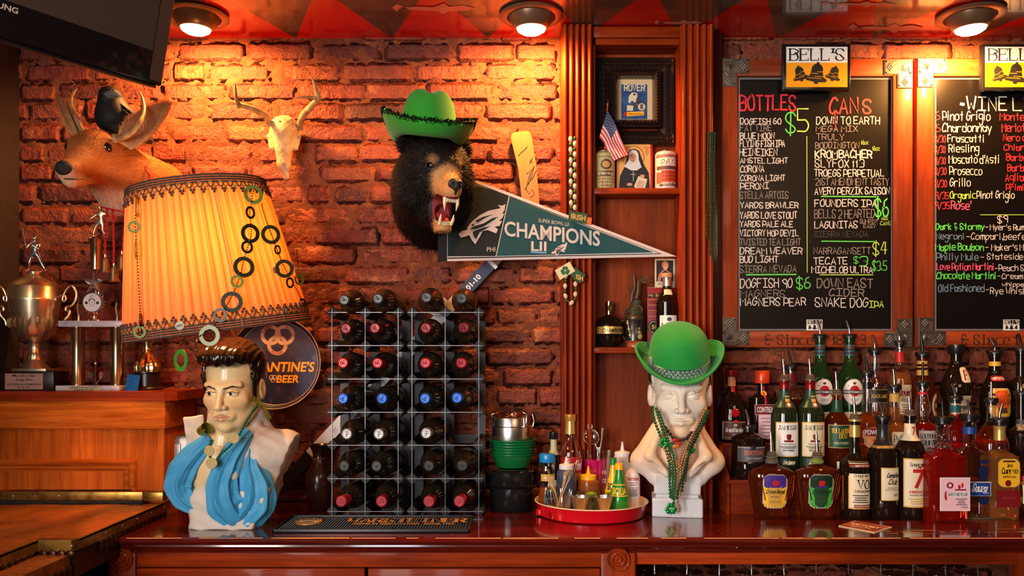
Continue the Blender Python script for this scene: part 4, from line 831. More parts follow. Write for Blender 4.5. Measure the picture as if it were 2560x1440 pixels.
mb.add([(x, y, z) for x in (X0s-.014, X0s-.004) for y, z in pts], [tuple(range(len(pts))), tuple(range(2*len(pts)-1, len(pts)-1, -1))]+[(i, (i+1) % len(pts), (i+1) % len(pts)+len(pts), i+len(pts)) for i in range(len(pts))]); mb.build('end_panel', WR, ts, smooth=False)
Y1, Y2, Y3 = -.262, -.163, -.062
foilR = pm('red_foil', G((130, 14, 24)), .3, .3); foilG = pm('gold_foil', G((214, 176, 96)), .3, .6); foilS = pm('silver_foil', G((200, 196, 190)), .25, .8); ribR = pm('red_ribbon', G((200, 12, 24)), .5)
B = bottle
# back row
b = B('cognac_liqueur_bottle', 'dark orange liqueur bottle with red ribbon and wax seal beside the green hat', 1829, Y3, Z2, 72, 930, 'round', DKB, labels=[(-31, 31, 1056, 1098, 'brown', [("Grand Marnier", .12, .88, .42, .68, 'white', 'serif'), ("LIQUEUR", .36, .64, .22, .33, 'white'), (None, .42, .58, .74, .92, 'silver', 'disc'), (None, .04, .96, .08, .1, 'white')], dict(border='silver'))],
      cap=('red_cap', foilR, .02, 1.25), neck=[(942, 965, 'neck_label', lmat((196, 130, 90)))])
mb = MB(); s_ = lambda px, py: (L(px-1829, Y3), -.024-.0*py, zp(py, Y3-.02)-Z2)
mb.tube([(0, -.0155, zp(966, Y3)-Z2), (0, -.020, zp(1000, Y3)-Z2), (0, -.036, zp(1030, Y3)-Z2), (.002, -.0485, zp(1056, Y3-.04)-Z2)], [.006, .005, .007, .007], 6, flat=.25); mb.tube([(-.014, -.034, zp(1012, Y3)-Z2), (0, -.037, zp(1022, Y3)-Z2), (.016, -.033, zp(1010, Y3)-Z2)], [.003, .006, .003], 6, flat=.4); mb.build('red_ribbon', ribR, b)
MB().lathe([(0, .003), (.011, .003), (.014, 0), (.011, -.002), (0, -.002)], 20, Matrix.Translation((0, -.047, zp(1032, Y3-.04)-Z2)) @ Matrix.Rotation(PI/2, 4, 'X'), cap=False, fn=lambda a, r, z: (r*(1+.08*math.sin(a*8)), z)).build('wax_seal', pm('red_wax', G((176, 14, 22)), .3), b)
B('orange_liqueur_bottle', 'square brown orange liqueur bottle with orange cap and slanted red name band', 1905, Y3, Z2, 58, 935, 'sqb', DKB, sq=6, labels=[(-18, 22, 1035, 1098, 'pink', fine(6, .05, .9, 'grey')), (-25, 26, 1012, 1036, 'dkred', [("COINTREAU", .06, .95, .2, .8, 'white', 'bold')], dict(border='silver', name='band')), (-7, 8, 978, 990, 'yellow', [("LIQUEUR", .1, .9, .3, .7, 'red')], dict(shape='disc')), (-2.5, 2.5, 966, 1012, 'red', [])], cap=('orange_cap', pm('orange_red_cap', G((214, 66, 24)), .3, .2), .04, 1.5))
B('bourbon_bottle', 'amber whiskey bottle with black bent spout behind the two cream labelled bottles', 1977, Y3, Z2, 56, 925, 'tall', DAMB, CLR, .6, pour=('black', -8, 877), neck=[(934, 958, 'neck_band', lmat('dkred'))])
for i, px in enumerate((2050, 2124)):
    B('vermouth_bottle', ['green vermouth bottle with round white label, the left one of two', 'green vermouth bottle with round white label, the right one of two'][i], px, Y3, Z2, 62, 848, 'vermouth', GRN, labels=[(-26, 26, 949, 1011, 'white', [(None, .25, .75, .32, .76, 'red', 'disc'), (None, -.02, 1.02, .42, .58, 'black'), ("MARTINI&ROSSI", .02, .98, .45, .55, 'white', 'bold'), ("VERMOUTH", .3, .7, .14, .22, 'grey'), (None, .42, .58, .8, .9, 'grey', 'disc')], dict(shape='disc', border='silver')), (-24, 24, 1030, 1060, 'cream', [])], neck=[(862, 890, 'neck_label', lmat('teal')), (866, 886, 'neck_stripe', lmat('dkred'))], pour=('steel', -8, 801))
B('scotch_bottle', 'clear scotch bottle with slanting black label and steel spout', 2187, Y3, Z2, 60, 884, 'sqb', GOLDL, CLR, .35, labels=[(-26, 26, 975, 1006, 'black', [("BLACK LABEL", .1, .9, .35, .65, 'gold', 'bold')], dict(border='gold'))], pour=('steel', -8, 836))
B('scotch_bottle', 'pale scotch bottle with red neck foil and cream label under the board corner', 2249, Y3, Z2, 54, 864, 'wine', GOLDL, CLR, .72, labels=[(-14, 26, 962, 1036, 'cream', [("Dewar's", .04, .98, .62, .86, 'dkred', 'serif'), ("White Label", .1, .95, .42, .56, 'black')]+fine(4, .05, .36, 'grey'))], neck=[(880, 905, 'neck_foil', lmat('red'))], pour=('steel', -9, 817))
B('rum_bottle', 'dark rum bottle with banded neck and round cream label', 2306, Y3, Z2, 62, 893, 'tall', DAMB, labels=[(10, 42, 985, 1044, 'cream', [(None, .15, .85, .2, .8, 'brown', 'disc'), ("RUM", .3, .7, .4, .6, 'cream', 'bold')], dict(shape='disc', border='gold'))], neck=[(902, 910, 'neck_band', lmat('gold')), (916, 919, 'neck_band', lmat('gold')), (925, 938, 'neck_band', lmat('gold'))], pour=('black', -3, 846))
B('hazelnut_liqueur_bottle', 'black monk shaped liqueur bottle with cream shield tag and black cap', 2391, Y3, Z2, 74, 868, 'monk', DKB, labels=[(-3, 24, 919, 956, 'cream', [("F", .3, .7, .2, .8, 'dkred', 'serif')], dict(shape='arch', border='silver')), (-26, 24, 991, 1045, 'cream', [("Frangelico", .1, .95, .4, .6, 'black', 'script')], dict(border='silver'))], cap=('black_cap', COLL, .03, 1.35), neck=[(874, 885, 'neck_ring', lmat('brown'))])
B('coffee_liqueur_bottle', 'dark coffee liqueur bottle with yellow neck band and arched yellow label', 2487, Y3, Z2, 68, 888, 'vermouth', DKB, labels=[(-29, 29, 973, 1040, 'yellow', [(None, .2, .8, .3, .95, 'orange', 'arch'), ("KAHLUA", .04, .96, .42, .62, 'red', 'bold'), (None, .3, .7, .1, .3, 'brown')], dict(shape='arch', border='cream')), (-20, 20, 940, 953, 'red', [("IMPORTED", .1, .9, .25, .75, 'white', 'bold')], dict(shape='arch'))], neck=[(904, 915, 'neck_band', lmat('yellow'))], pour=('steel', -12, 844))
B('herbal_liqueur_bottle', 'near black square bottle with gold emblem at the right edge, back row', 2552, Y3, Z2, 56, 880, 'sqb', DKB, sq=5, labels=[(-14, 14, 956, 975, 'gold', [(None, .3, .7, .3, .7, 'black', 'disc')], dict(shape='disc')), (-22, 22, 998, 1050, 'dkred', [("X", .1, .3, .6, .9, 'white')], {})], pour=('black', -7, 833))
# middle row
t = B('sexton_whiskey_bottle', 'squat black hexagonal whiskey bottle at the left end of the riser', 1871, Y2, Z1, 86, 1074, 'round', DKB, labels=(), pour=('steel', -7, 1023)); bpy.data.objects.remove(kids(t)[0], do_unlink=True)
r = L(43, Y2); h = zp(1078, Y2)-Z1
MB().lathe([(0, 0), (r*.94, 0), (r, .004), (r, h*.35), (r*.97, h*.37), (r*.97, h*.72), (r, h*.74), (r, h*.86), (r*.72, h*.93), (r*.35, h*.97), (r*.3, h), (0, h)], 48, cap=False, fn=lambda a, q, z: (q*(math.cos(PI/6)/math.cos((a % (PI/3))-PI/6))*.5+q*.5+(.0007*math.sin(a*24) if z < h*.36 or z > h*.73 else 0), z)).build('glass_body', DKB, t)
label_on(t, lambda x, z, off: ((r*.97+off)*math.sin(x/r), -(r*.97+off)*math.cos(x/r), z), -r*.95, r*.95, h*.38, h*.71, 'grey', [("SEXTON", .22, .84, .45, .72, (196, 90, 70), 'bold'), ("IRISH WHISKEY", .3, .78, .18, .3, 'silver'), (None, .42, .58, .78, 1.1, 'black', 'disc'), (None, .02, .98, .9, .93, 'silver')])
for i, px in enumerate((1961, 2026)):
    B('irish_whiskey_bottle', ['green irish whiskey bottle with white triple distilled label', 'green irish whiskey bottle with yellowed cream label right of its twin'][i], px, Y2, Z1, 67, 948, 'wine', pm('olive_black_glass', (.012, .02, .008), .06, spec=.7, coat=.4),
      labels=[(-31, 31, 1058, 1140, ['white', 'cream'][i], [("JAMESON", .08, .92, .80, .93, 'black', 'serif'), (None, .4, .6, .48, .68, 'dkred', 'shield'), (None, .3, .7, .42, .48, 'dkred'), ("TRIPLE DISTILLED", .2, .8, .33, .38, 'black'), ("IRISH WHISKEY", .25, .75, .14, .2, 'black', 'bold')]+fine(2, .22, .3, 'grey'), dict(border='gold')), (-31, 31, 1146, 1166, 'dgreen', [("John Jameson", .25, .75, .25, .75, 'cream', 'script')], dict(name='signature_strip')), (-3, 9, 980, 1006, 'gold', [], dict(name='neck_strap')), (-4, 11, 1005, 1020, 'dkred', [(None, .2, .8, .2, .8, 'cream', 'disc')], dict(shape='disc', border='cream'))],
      neck=[(952, 972, 'neck_foil', foilR), (976, 1018, 'green_sleeve', pm('green_sleeve', G((26, 66, 48)), .35))], pour=('taper', [-4, -3][i], [898, 897][i]))
B('irish_whiskey_bottle', 'green irish whiskey bottle with dark green label and gold name', 2092, Y2, Z1, 64, 984, 'wine', DAMB, labels=[(-31, 31, 1064, 1119, 'green', [("TULLAMORE", .1, .92, .66, .86, 'yellow', 'serif'), ("DEW", .4, .72, .42, .62, 'yellow', 'serif'), ("IRISH WHISKEY", .2, .8, .14, .26, 'cream')], dict(border='gold')), (-12, 14, 1154, 1172, 'cream', [("D", .4, .6, .2, .8, 'brown')])], neck=[(1000, 1030, 'green_sleeve', pm('green_sleeve', (0, 0, 0)))], pour=('taper', -3, 930))
B('irish_whiskey_bottle', 'clear necked whiskey bottle with gold shield label reading POWERS', 2168, Y2, Z1, 62, 940, 'long', AMB, CLR, .62, labels=[(-22, 28, 1066, 1120, (196, 130, 70), [(None, .08, .92, .55, .92, 'dkred'), ("POWERS", .08, .92, .62, .84, 'white', 'bold'), (None, .44, .56, .3, .42, 'red', 'disc')], dict(shape='shield', border='gold'))], neck=[(956, 972, 'neck_band', COLL)], pour=('black', -5, 889))
B('irish_whiskey_bottle', 'amber whiskey bottle with cream label reading PADDY and black capsule', 2236, Y2, Z1, 66, 975, 'long', GOLDL, CLR, .8, labels=[(-20, 24, 1080, 1150, 'cream', [("PADDY", .1, .98, .66, .88, 'black', 'serif'), (None, 0, 1, .94, .96, 'gold')]+fine(5, .1, .55, 'grey'))], neck=[(984, 1004, 'neck_band', lmat('gold'))], pour=('steel', -3, 923))
B('whiskey_liqueur_bottle', 'red whiskey liqueur bottle with bulbous clear neck and SOUTHERN COMFORT label', 2307, Y2, Z1, 64, 966, 'bulb', RUBY, CLR, .6, labels=[(-24, 26, 1077, 1136, 'silver', [("SOUTHERN", .04, .98, .68, .86, 'black', 'serif'), ("COMFORT", .06, .96, .4, .6, 'black', 'serif'), (None, 0, 1, .12, .15, 'dkred'), ("Original", .35, .75, .2, .32, 'dkred', 'script')], dict(border='dkred'))], neck=[(980, 986, 'neck_ring', lmat('red'))], pour=('black', 0, 905))
B('red_aperitif_bottle', 'bright red aperitif bottle with steel spout in the middle row', 2388, Y2, Z1, 64, 1003, 'vermouth', RUBY, CLR, .83, neck=[(1014, 1030, 'neck_band', lmat('teal'))], pour=('steel', -9, 959))
B('brandy_bottle', 'round shouldered dark brandy bottle behind the yellow labelled tequila', 2478, Y2, Z1, 82, 1008, 'round', DAMB, CLR, .7, pour=('steel', 0, 955))
B('dark_liqueur_bottle', 'dark bottle with steel spout at the right edge of the middle row', 2553, Y2, Z1, 62, 990, 'long', DKB, labels=[(-24, 20, 1050, 1090, 'grey', [("BLACK", .1, .9, .4, .7, 'silver')])], pour=('steel', -6, 941))
# front row
for i, (px, lc_, inner) in enumerate(((1929, 'yellow', 'gold'), (2043, 'lime', 'green'))):
    t = B('whisky_decanter_bottle', ['faceted whisky bottle with yellow and purple oval crown label', 'faceted whisky bottle with green oval crown label'][i], px, Y1+.005, CT, 117, 1140, 'crown', DAMB, sy=.55, level=.86, upper=CLR,
        labels=[(-30, 30, 1189, 1270, lc_, [(None, .02, .98, .60, 1.0, ['purple', 'dgreen'][i], 'arch'), (None, .18, .82, .0, .74, inner, 'shield'), (None, .36, .64, .66, .86, 'red', 'shield'), (None, .3, .7, .62, .68, 'purple'), ("Crown Royal", .1, .9, .44, .56, 'black' if i == 0 else 'dgreen', 'script'), ("WHISKY", .3, .7, .3, .37, 'brown'), (None, .25, .75, .2, .21, 'brown'), (None, .25, .75, .15, .16, 'brown')], dict(shape='arch', border='silver'))], pour=('taper', [-3, -3][i], [1079, 1077][i]))
    mb = MB(); rr = L(58, Y1); H = zp(1140, Y1)-CT; pr = prof_of('crown', rr, H)
    for k in range(22):
        a = -PI+PI*k/21; 
        for sgn in (-1, 1):
            q = [((r_at(pr, z)+.0004)*math.cos(a+sgn*z*1.9), (r_at(pr, z)+.0004)*.55*math.sin(a+sgn*z*1.9), z) for z in (.008, .02, .032, .045)]; mb.tube(q, .0009, 4)
    for sgn in (-1, 1):
        for k in range(3): mb.tube([(sgn*rr*(.42+.12*k+.22*s), -rr*.55*(.86-.12*k)-.001, H*(.3+.4*s)) for s in (0, .33, .66, 1)], .0012, 4)
    mb.build('cut_facets', DAMB, t)
    MB().lathe([(r_at(pr, H*.9)+.0015, H*.88), (r_at(pr, H*.9)+.003, H*.9), (.0135, H*.985), (.012, H*.99)], 24, cap=False).build('neck_ring', pm('green_ring', G((110, 130, 60)), .3) if i else pm('pewter_ring', G((120, 110, 100)), .3, .5), t)
B('canadian_whisky_bottle', 'dark whisky bottle with gold neck label and cream VO label', 2137, Y1, CT, 72, 1046, 'long', DKB, labels=[(-28, 29, 1158, 1270, 'cream', [(None, .0, 1, .9, .97, 'dkred'), ("IMPORTED", .25, .9, .915, .96, 'cream', 'bold'), ("Seagram's", .2, .95, .69, .75, 'black', 'serif'), ("VO", .36, .9, .43, .62, 'black', 'serif'), ("CANADIAN", .2, .95, .34, .4, 'brown', 'bold'), (None, .52, .68, .77, .88, 'black', 'disc'), ("CANADA'S FINEST", .25, .95, .015, .055, 'cream', 'bold'), (None, .2, 1, .0, .07, 'dkred')]+fine(4, .1, .3, 'grey'), dict(border='gold'))], neck=[(1062, 1092, 'gold_neck_label', foilG), (1048, 1053, 'neck_ring', foilG)], pour=('taper', -3, 990))
B('canadian_whisky_bottle', 'dark whisky bottle with low cream label in flowing script', 2207, Y1, CT, 73, 1052, 'wine', DKB, labels=[(-18, 31, 1172, 1250, 'cream', [("Canadian", .22, .95, .72, .86, 'black', 'script'), ("Club", .3, .8, .5, .66, 'black', 'script'), ("PREMIUM", .25, .75, .36, .4, 'brown'), ("BLENDED CANADIAN WHISKY", .15, .95, .3, .34, 'brown'), ("1858", .6, .85, .12, .2, 'black')], dict(border='gold'))], neck=[(1060, 1120, 'black_capsule', pm('black_capsule', (.02, .018, .018), .3)), (1112, 1118, 'neck_ring', foilG)], pour=('steel', -8, 1005))
B('blended_whiskey_bottle', 'dark whiskey bottle with big red seven on its label', 2275, Y1, CT, 72, 1036, 'wine', DKB, labels=[(-30, 31, 1150, 1266, 'cream', [("Seagram's", .22, .92, .86, .94, 'black', 'serif'), ("7", .32, .86, .38, .80, 'red', 'bold'), (None, .55, .7, .81, .86, 'red', 'disc'), ("AMERICAN", .16, .98, .28, .34, 'red', 'bold'), ("BLENDED WHISKEY", .2, .96, .22, .26, 'black')]+fine(3, .03, .18, 'gold'), dict(border='gold')), (-13, 15, 1062, 1098, 'cream', [("7", .4, .7, .2, .8, 'red', 'bold')], dict(name='neck_label'))], neck=[(1058, 1100, 'neck_sleeve', lmat('cream'))], pour=('taper', -3, 990))
B('red_schnapps_bottle', 'square bright red liqueur bottle with twisted neck and pink flowered label', 2357, Y1-.045, CT, 94, 1054, 'sqb', RUBY, CLR, .74, sq=6, sy=.8, labels=[(-25, 45, 1196, 1275, 'pink', [(None, .2, .44, .68, .88, 'dkred', 'disc'), (None, .26, .38, .72, .84, 'pink', 'disc'), (None, .5, .9, .62, .66, 'dkred'), (None, .12, .22, .3, .6, 'red', 'disc'), (None, .6, .7, .66, .8, 'red', 'disc'), (None, .72, .8, .7, .86, 'red', 'disc'), (None, .2, .98, .42, .56, 'white'), ("SWEET REVENGE", .24, .95, .45, .54, 'black', 'serif'), ("71 PROOF", .7, .95, .06, .12, 'black')]+fine(4, .14, .38, 'grey', .5, .95), dict(border='white'))], pour=('black', -2, 1005))
mb = MB(); rr = L(15, Y1)
H = zp(1054, Y1)-CT
for k in range(9):
    a = 2*PI*k/9; mb.tube([((rr+.004*(1-s))*math.cos(a+2.2*s), (rr+.004*(1-s))*math.sin(a+2.2*s), H*(.73+.2*s)) for s in [i/8 for i in range(9)]], .0026, 6)
mb.build('twisted_flutes', CLR, [o for o in bpy.data.objects if o.name.startswith('red_schnapps_bottle')][0])
t = B('tequila_bottle', 'clear square tequila bottle with blue bird print and blue label', 2424, Y1, CT, 86, 1048, 'sqb', WATER, sq=6, sy=.6, labels=[(-14, 37, 1205, 1239, 'blue', [("Sauza", .1, .8, .3, .85, 'white', 'script'), ("TEQUILA", .62, .92, .12, .26, 'white'), (None, 0, 1, .94, 1, 'silver')], dict(border='silver')), (8, 30, 1160, 1204, 'navy', [], dict(shape='shield', name='bird_print')), (10, 34, 1149, 1160, 'navy', [], dict(shape='disc', name='bird_print')), (8, 34, 1241, 1262, 'navy', [], dict(shape='shield', name='bird_print'))], neck=[(1067, 1084, 'blue_neck_label', lmat('blue'))], pour=('steel', -6, 998))
MB().box(-L(41, Y1), L(41, Y1), -L(33, Y1), L(33, Y1), 0, .006, .002).build('thick_base', pm('glass_base', (.5, .35, .2), .1, trans=.8), t)
B('gold_tequila_bottle', 'golden tequila bottle with yellow arched label and dark red strip', 2499, Y1, CT, 72, 1058, 'sqb', GOLDL, CLR, .72, sq=4, labels=[(-24, 27, 1149, 1216, 'yellow', [("Jose", .4, .66, .72, .86, 'black', 'serif'), ("Cuervo", .14, .9, .48, .7, 'black', 'serif'), ("ESPECIAL", .2, .84, .32, .4, 'black', 'bold'), (None, .3, .6, .0, .24, 'dkred', 'disc'), (None, .2, .8, .9, .97, 'brown')], dict(shape='arch', border='gold')), (-30, 30, 1226, 1268, 'dkred', [("BLUE AGAVE", .25, .8, .5, .62, (170, 70, 60))], dict(name='lower_label'))], neck=[(1064, 1100, 'gold_neck_foil', foilG)], pour=('steel', 8, 1007))
B('absinthe_bottle', 'clear bottle with red striped engraving label, cut by the right edge, front row', 2572, Y1, CT, 84, 1105, 'round', WATER, labels=[(-35, 35, 1193, 1215, 'red', [("POLONAISE", .1, .9, .2, .8, 'black', 'bold')]), (-37, 37, 1215, 1262, 'cream', [(None, .1, .3, .3, .7, 'grey', 'disc'), (None, .4, .6, .2, .8, 'grey', 'disc')])])
# ================================================================ wine racks
RKW = pm('charcoal_rack_wood', (.022, .02, .02), .6, bump=.6, bs=160, rnd=.3); RKS = pm('rack_strip_steel', G((130, 128, 128)), .4, .8); RKB = pm('rack_back_strip', G((66, 60, 60)), .5, .5)
YR = -.235; ys = [781, 864, 947.5, 1030.6, 1113, 1196.5, 1278.6]
for i, xs in enumerate(((830, 913, 995.5), (1030, 1113, 1197))):
    t = thing('wine_rack', ['dark wood and steel strip wine rack, the left one of the pair', 'dark wood and steel strip wine rack, the right one of the pair'][i], 'wine rack', (0, 0, 0), group='wine racks on the bar')
    for x in xs:
        for y in ys:
            p = P(x, y, YR); h_ = .0185; mb = MB(); mb.prism([(h_*math.cos(a), h_*math.sin(a)) for a in (0, PI/2, PI, -PI/2)], .0, .188); mb.build('rack_post', RKW, t, smooth=False, loc=p+Vector((0, .004, 0)))
    w1 = .0008
    for x in xs: 
        a, b_ = P(x, 772, YR), P(x, 1288, YR); mb = MB(); mb.box(a.x-w1, a.x+w1, YR-.001, YR+.006, max(CT, b_.z), a.z); mb.build('upright_strip', RKS, t, smooth=False)
        mb = MB(); mb.box(a.x-.0145, a.x+.0145, -.045, -.043, CT+.001, a.z-.005); mb.build('back_strip', RKB, t, smooth=False)
    for y in ys:
        a, b_ = P(xs[0]-10, y, YR), P(xs[2]+9, y, YR); mb = MB(); mb.box(a.x, b_.x, YR-.0015, YR+.005, a.z-w1, a.z+w1); mb.build('cross_strip', RKS, t, smooth=False)
        if y > 1100: mb = MB(); mb.box(a.x, b_.x, -.0432, -.0412, a.z-.0145, a.z+.0145); mb.build('back_strip', RKB, t, smooth=False)
CAPC = [('black', pm('black_capsule_cap', (.02, .018, .018), .32)), ('deep red', pm('cap_deep_red', G((104, 8, 18)), .3, .35)), ('bright red', pm('cap_red', G((140, 10, 20)), .3, .3)), ('blue', pm('cap_blue', G((10, 74, 160)), .35, .3)), ('silver', pm('cap_silver', G((150, 146, 146)), .42, .7)), ('dark grey', pm('cap_grey', G((38, 36, 38)), .4, .3)), ('rose red', pm('cap_rose', G((158, 34, 50)), .45))]
CAPS = [[(135,157),(325,150),(598,143),(797,148)],[(145,318),(308,315),(595,315),(810,313)],[(128,512),(322,512),(592,512),(795,512)],[(128,712),(348,712),(590,712),(770,708)],[(150,912),(330,912),(597,908)],[(135,1092),(317,1093),(612,1091),(800,1090)],[(117,1292),(345,1292),(612,1293),(783,1292)]]
BODS = [[(180,165),(365,163),(622,158),(810,160)],[(185,340),(355,340),(620,338),(815,338)],[(178,527),(365,527),(620,525),(805,525)],[(185,712),(375,713),(628,712),(805,710)],[(190,900),(375,900),(630,898)],[(180,1080),(365,1080),(633,1077),(815,1078)],[(190,1262),(375,1262),(640,1262),(820,1262)]]
RN = ['on top of the racks', 'in the top row', 'in the second row', 'in the third row', 'in the fourth row', 'in the fifth row', 'in the bottom row']; CN = ['leftmost', 'second from left', 'third from left', 'rightmost']
def wine(mat, capm):
    root = thing('wine_bottle', None, None)
    pr = [(0, .3), (.030, .3), (.0385, .294), (.039, .28), (.039, .115), (.037, .1), (.030, .088), (.020, .078), (.0155, .07), (.0148, .05)]
    MB().lathe(pr, 40, cap=False).build('glass_body', mat, root)
    cp = MB().lathe([(.0155, .055), (.0152, .022), (.0165, .02), (.0168, .006), (.0155, .001), (.0125, -.0002), (.0122, .0012), (.004, .0014), (0, .0014)], 32, cap=False).build('capsule', capm, root)
    mb = MB()
    rs = random.Random(len(bpy.data.objects))
    for k in range(7):
        a = rs.uniform(0, 6.3); l_ = rs.uniform(.3, .8); mb.tube([(.007*math.cos(a+s*l_), .007*math.sin(a+s*l_), .0012) for s in (0, .5, 1)], .0012, 4)
    mb.ball((0, 0, .0012), .0035, 6, sz=.4); mb.build('embossed_seal', capm, cp)
    return root
for r_, (cc, bb) in enumerate(zip(CAPS, BODS)):
    proto = None
    for c_, (q, b2) in enumerate(zip(cc, bb)):
        A_ = P(800+q[0]/2.25, 680+q[1]/2.25, -.335); B2 = P(800+b2[0]/2.25, 680+b2[1]/2.25, -.235)
        if proto is None: proto = o = wine(pm('brown_wine_glass', (.03, .012, .005), .07, coat=.4, spec=.7) if r_ == 0 else DKW, CAPC[r_][1])
        else: o = dup(proto)
        ax_ = (B2-A_); ax_.x *= .6; ax_.z *= .6; o.location = A_; o.rotation_euler = ax_.to_track_quat('Z', 'Y').to_euler()
        nm = CN[c_] if len(cc) == 4 else ['leftmost', 'second from left', 'third and last'][c_]
        tag(o, 'wine bottle with %s capsule, %s %s' % (CAPC[r_][0], nm, RN[r_]), 'wine bottle', 'wine bottles in the racks')
# ================================================================ condiment tray and what stands on it
YT = -.215; TX = xp(1478, YT); TZ = CT+.0045
tr = thing('serving_tray', 'round red enamel tray with cream rim holding squeeze bottles and picks', 'tray', (TX, YT, CT))
REDE = pm('red_enamel', G((206, 16, 30)), .18, coat=.5); CRM = pm('cream_enamel', G((236, 204, 160)), .3)
MB().lathe([(0, .0), (.156, .0), (.162, .004), (.1715, .038), (.1735, .0415)], 72, cap=False).build('tray_wall', REDE, tr)
MB().lathe([(.1735, .0415), (.1755, .0435), (.1745, .0455), (.1715, .0445), (.169, .038), (.159, .0065), (.15, .0042), (0, .0042)], 72, cap=False).build('rim_and_lining', CRM, tr)
def onT(name, label, cat, px, Y, z=TZ, group=None): return thing(name, label, cat, (xp(px, Y), Y, z), group=group)
def H(py, Y, z=TZ): return zp(py, Y)-z
BAM = pm('bamboo', G((222, 184, 120)), .5, var=.3, vs=90); PLW = pm('white_plastic', G((226, 218, 212)), .35); PLB = pm('blue_plastic', G((20, 130, 200)), .3); PLY = pm('yellow_plastic', G((244, 176, 24)), .35); PLG = pm('green_plastic', G((20, 120, 50)), .3)
def squeeze(name, label, px, Y, w_, tip, capy, mat, capm, round_=.8):
    t = onT(name, label, 'squeeze bottle', px, Y); r = L(w_/2, Y); hc = H(capy, Y); ht = H(tip, Y)
    MB().lathe([(0, 0), (r*.93, 0), (r, .004), (r, hc*round_), (r*.93, hc*.93), (r*.72, hc)], 32, cap=False).build('body', mat, t)
    MB().lathe([(0, hc-.004), (r*.72, hc-.004), (r*.72, hc+.012), (r*.66, hc+.014), (r*.24, hc+.017), (r*.18, hc+.02), (.0022, ht), (0, ht)], 28, cap=False).build('nozzle_cap', capm, t); return t
squeeze('syrup_bottle', 'dark blue grey squeeze bottle with white nozzle on the red tray', 1416, -.21, 51, 1141, 1172, pm('dark_syrup', G((70, 72, 96)), .25, coat=.3), PLW)
squeeze('honey_bottle', 'amber squeeze bottle with yellow nozzle on the red tray', 1471, -.19, 56, 1165, 1198, pm('honey', (.55, .16, .03), .12, trans=.6), PLY, .55)
squeeze('cream_squeeze_bottle', 'tall cloudy white squeeze bottle at the back of the red tray', 1556, -.125, 55, 1104, 1140, pm('cloudy_plastic', G((206, 192, 190)), .3, trans=.25), PLW)
# toothpick glass
t = onT('pick_glass', 'small clear tumbler holding the knotted bamboo picks', 'glass', 1398, -.300); r = L(35, -.3); h = H(1226, -.3)
MB().lathe([(0, 0), (r*.74, 0), (r*.78, .003), (r, h), (r*.96, h), (r*.74, .01), (0, .009)], 40, cap=False).build('tumbler', CLR, t)
rs = random.Random(4); gp = 'bamboo picks in the glass'
for k in range(16):
    a0 = rs.uniform(0, 6.28); q = rs.uniform(.2, .55); side = -1 if k < 6 else 1
    bx_, by_ = q*r*math.cos(a0)*.8, q*r*math.sin(a0)*.8; tx_ = side*rs.uniform(.35, 1.0)*r*(.85); ty_ = rs.uniform(-.5, .5)*r; hh = h+rs.uniform(.012, .04)
    pk = onT('bamboo_pick', 'thin bamboo pick with a knotted loop end standing in the small glass', 'cocktail pick', 1398, -.300, TZ+.011, group=gp); 
    A_ = Vector((bx_*.6-tx_*.3, by_*.6, 0)); E_ = Vector((tx_, ty_, hh)); mb = MB(); mb.tube([A_, E_], .0009, 5); mb.build('stick', BAM, pk)
    d_ = (E_-A_).normalized(); s_ = d_.cross(Vector((0, 1, 0))).normalized(); rr = .0032
    if k == 14: continue
    MB().tube([E_+s_*(rr*.8*math.sin(2*PI*i/9))+d_*(rr*2.2*(1-math.cos(2*PI*i/9))) for i in range(9)], .0008, 5, closed=True).build('loop_knot', BAM, pk)
# jiggers
for k, px in enumerate((1451, 1508)):
    t = onT('jigger_cup', ['small conical steel measuring cup, the left one at the tray front', 'small conical steel measuring cup, the right one at the tray front'][k], 'measuring cup', px, -.318); r = L(25, -.318); h = H(1241, -.318)
    MB().lathe([(0, 0), (r*.42, 0), (r*.5, .004), (r*.97, h-.003), (r*1.03, h), (r*.97, h), (r*.46, .008), (0, .007)], 36, cap=False).build('cup', STEEL, t)
# garnish box and lime
t = onT('garnish_box', 'clear plastic garnish box behind the steel cups', 'container', 1480, -.252); h = H(1232, -.252); mb = MB(); a, b_ = .052, .034
M = Matrix.Rotation(.12, 4, 'Z')
for x0_, x1_, y0_, y1_ in ((-a, a, -b_, -b_+.002), (-a, a, b_-.002, b_), (-a, -a+.002, -b_, b_), (a-.002, a, -b_, b_)): mb.box(x0_, x1_, y0_, y1_, .002, h)
mb.box(-a, a, -b_, b_, 0, .002); mb.xf(M); mb.build('box', CLR, t, smooth=False)
mb = MB(); mb.tube([M @ Vector(q) for q in ((-a-.002, -b_-.002, h), (a+.002, -b_-.002, h), (a+.002, b_+.002, h), (-a-.002, b_+.002, h))], .0022, 6, closed=True); mb.build('rim', CLR, t)
LIME = pm('lime_peel', G((126, 160, 30)), .35, var=.3, vs=30, bump=.4, bs=300)
t = onT('lime_half', 'cut lime lying in the clear garnish box', 'lime', 1478, -.252, TZ+.045); MB().ball((0, 0, .012), .021, 12, sz=.72).build('peel', LIME, t); MB().ball((0, 0, .006), .0185, 10, sz=.2).build('flesh', pm('lime_flesh', G((190, 205, 90)), .3), t)
MB().box(-.04, .04, -.025, .025, -.0425, -.001, .004).build('lime_juice', pm('lime_wedges', G((90, 120, 60)), .4, var=.5, vs=80), t)
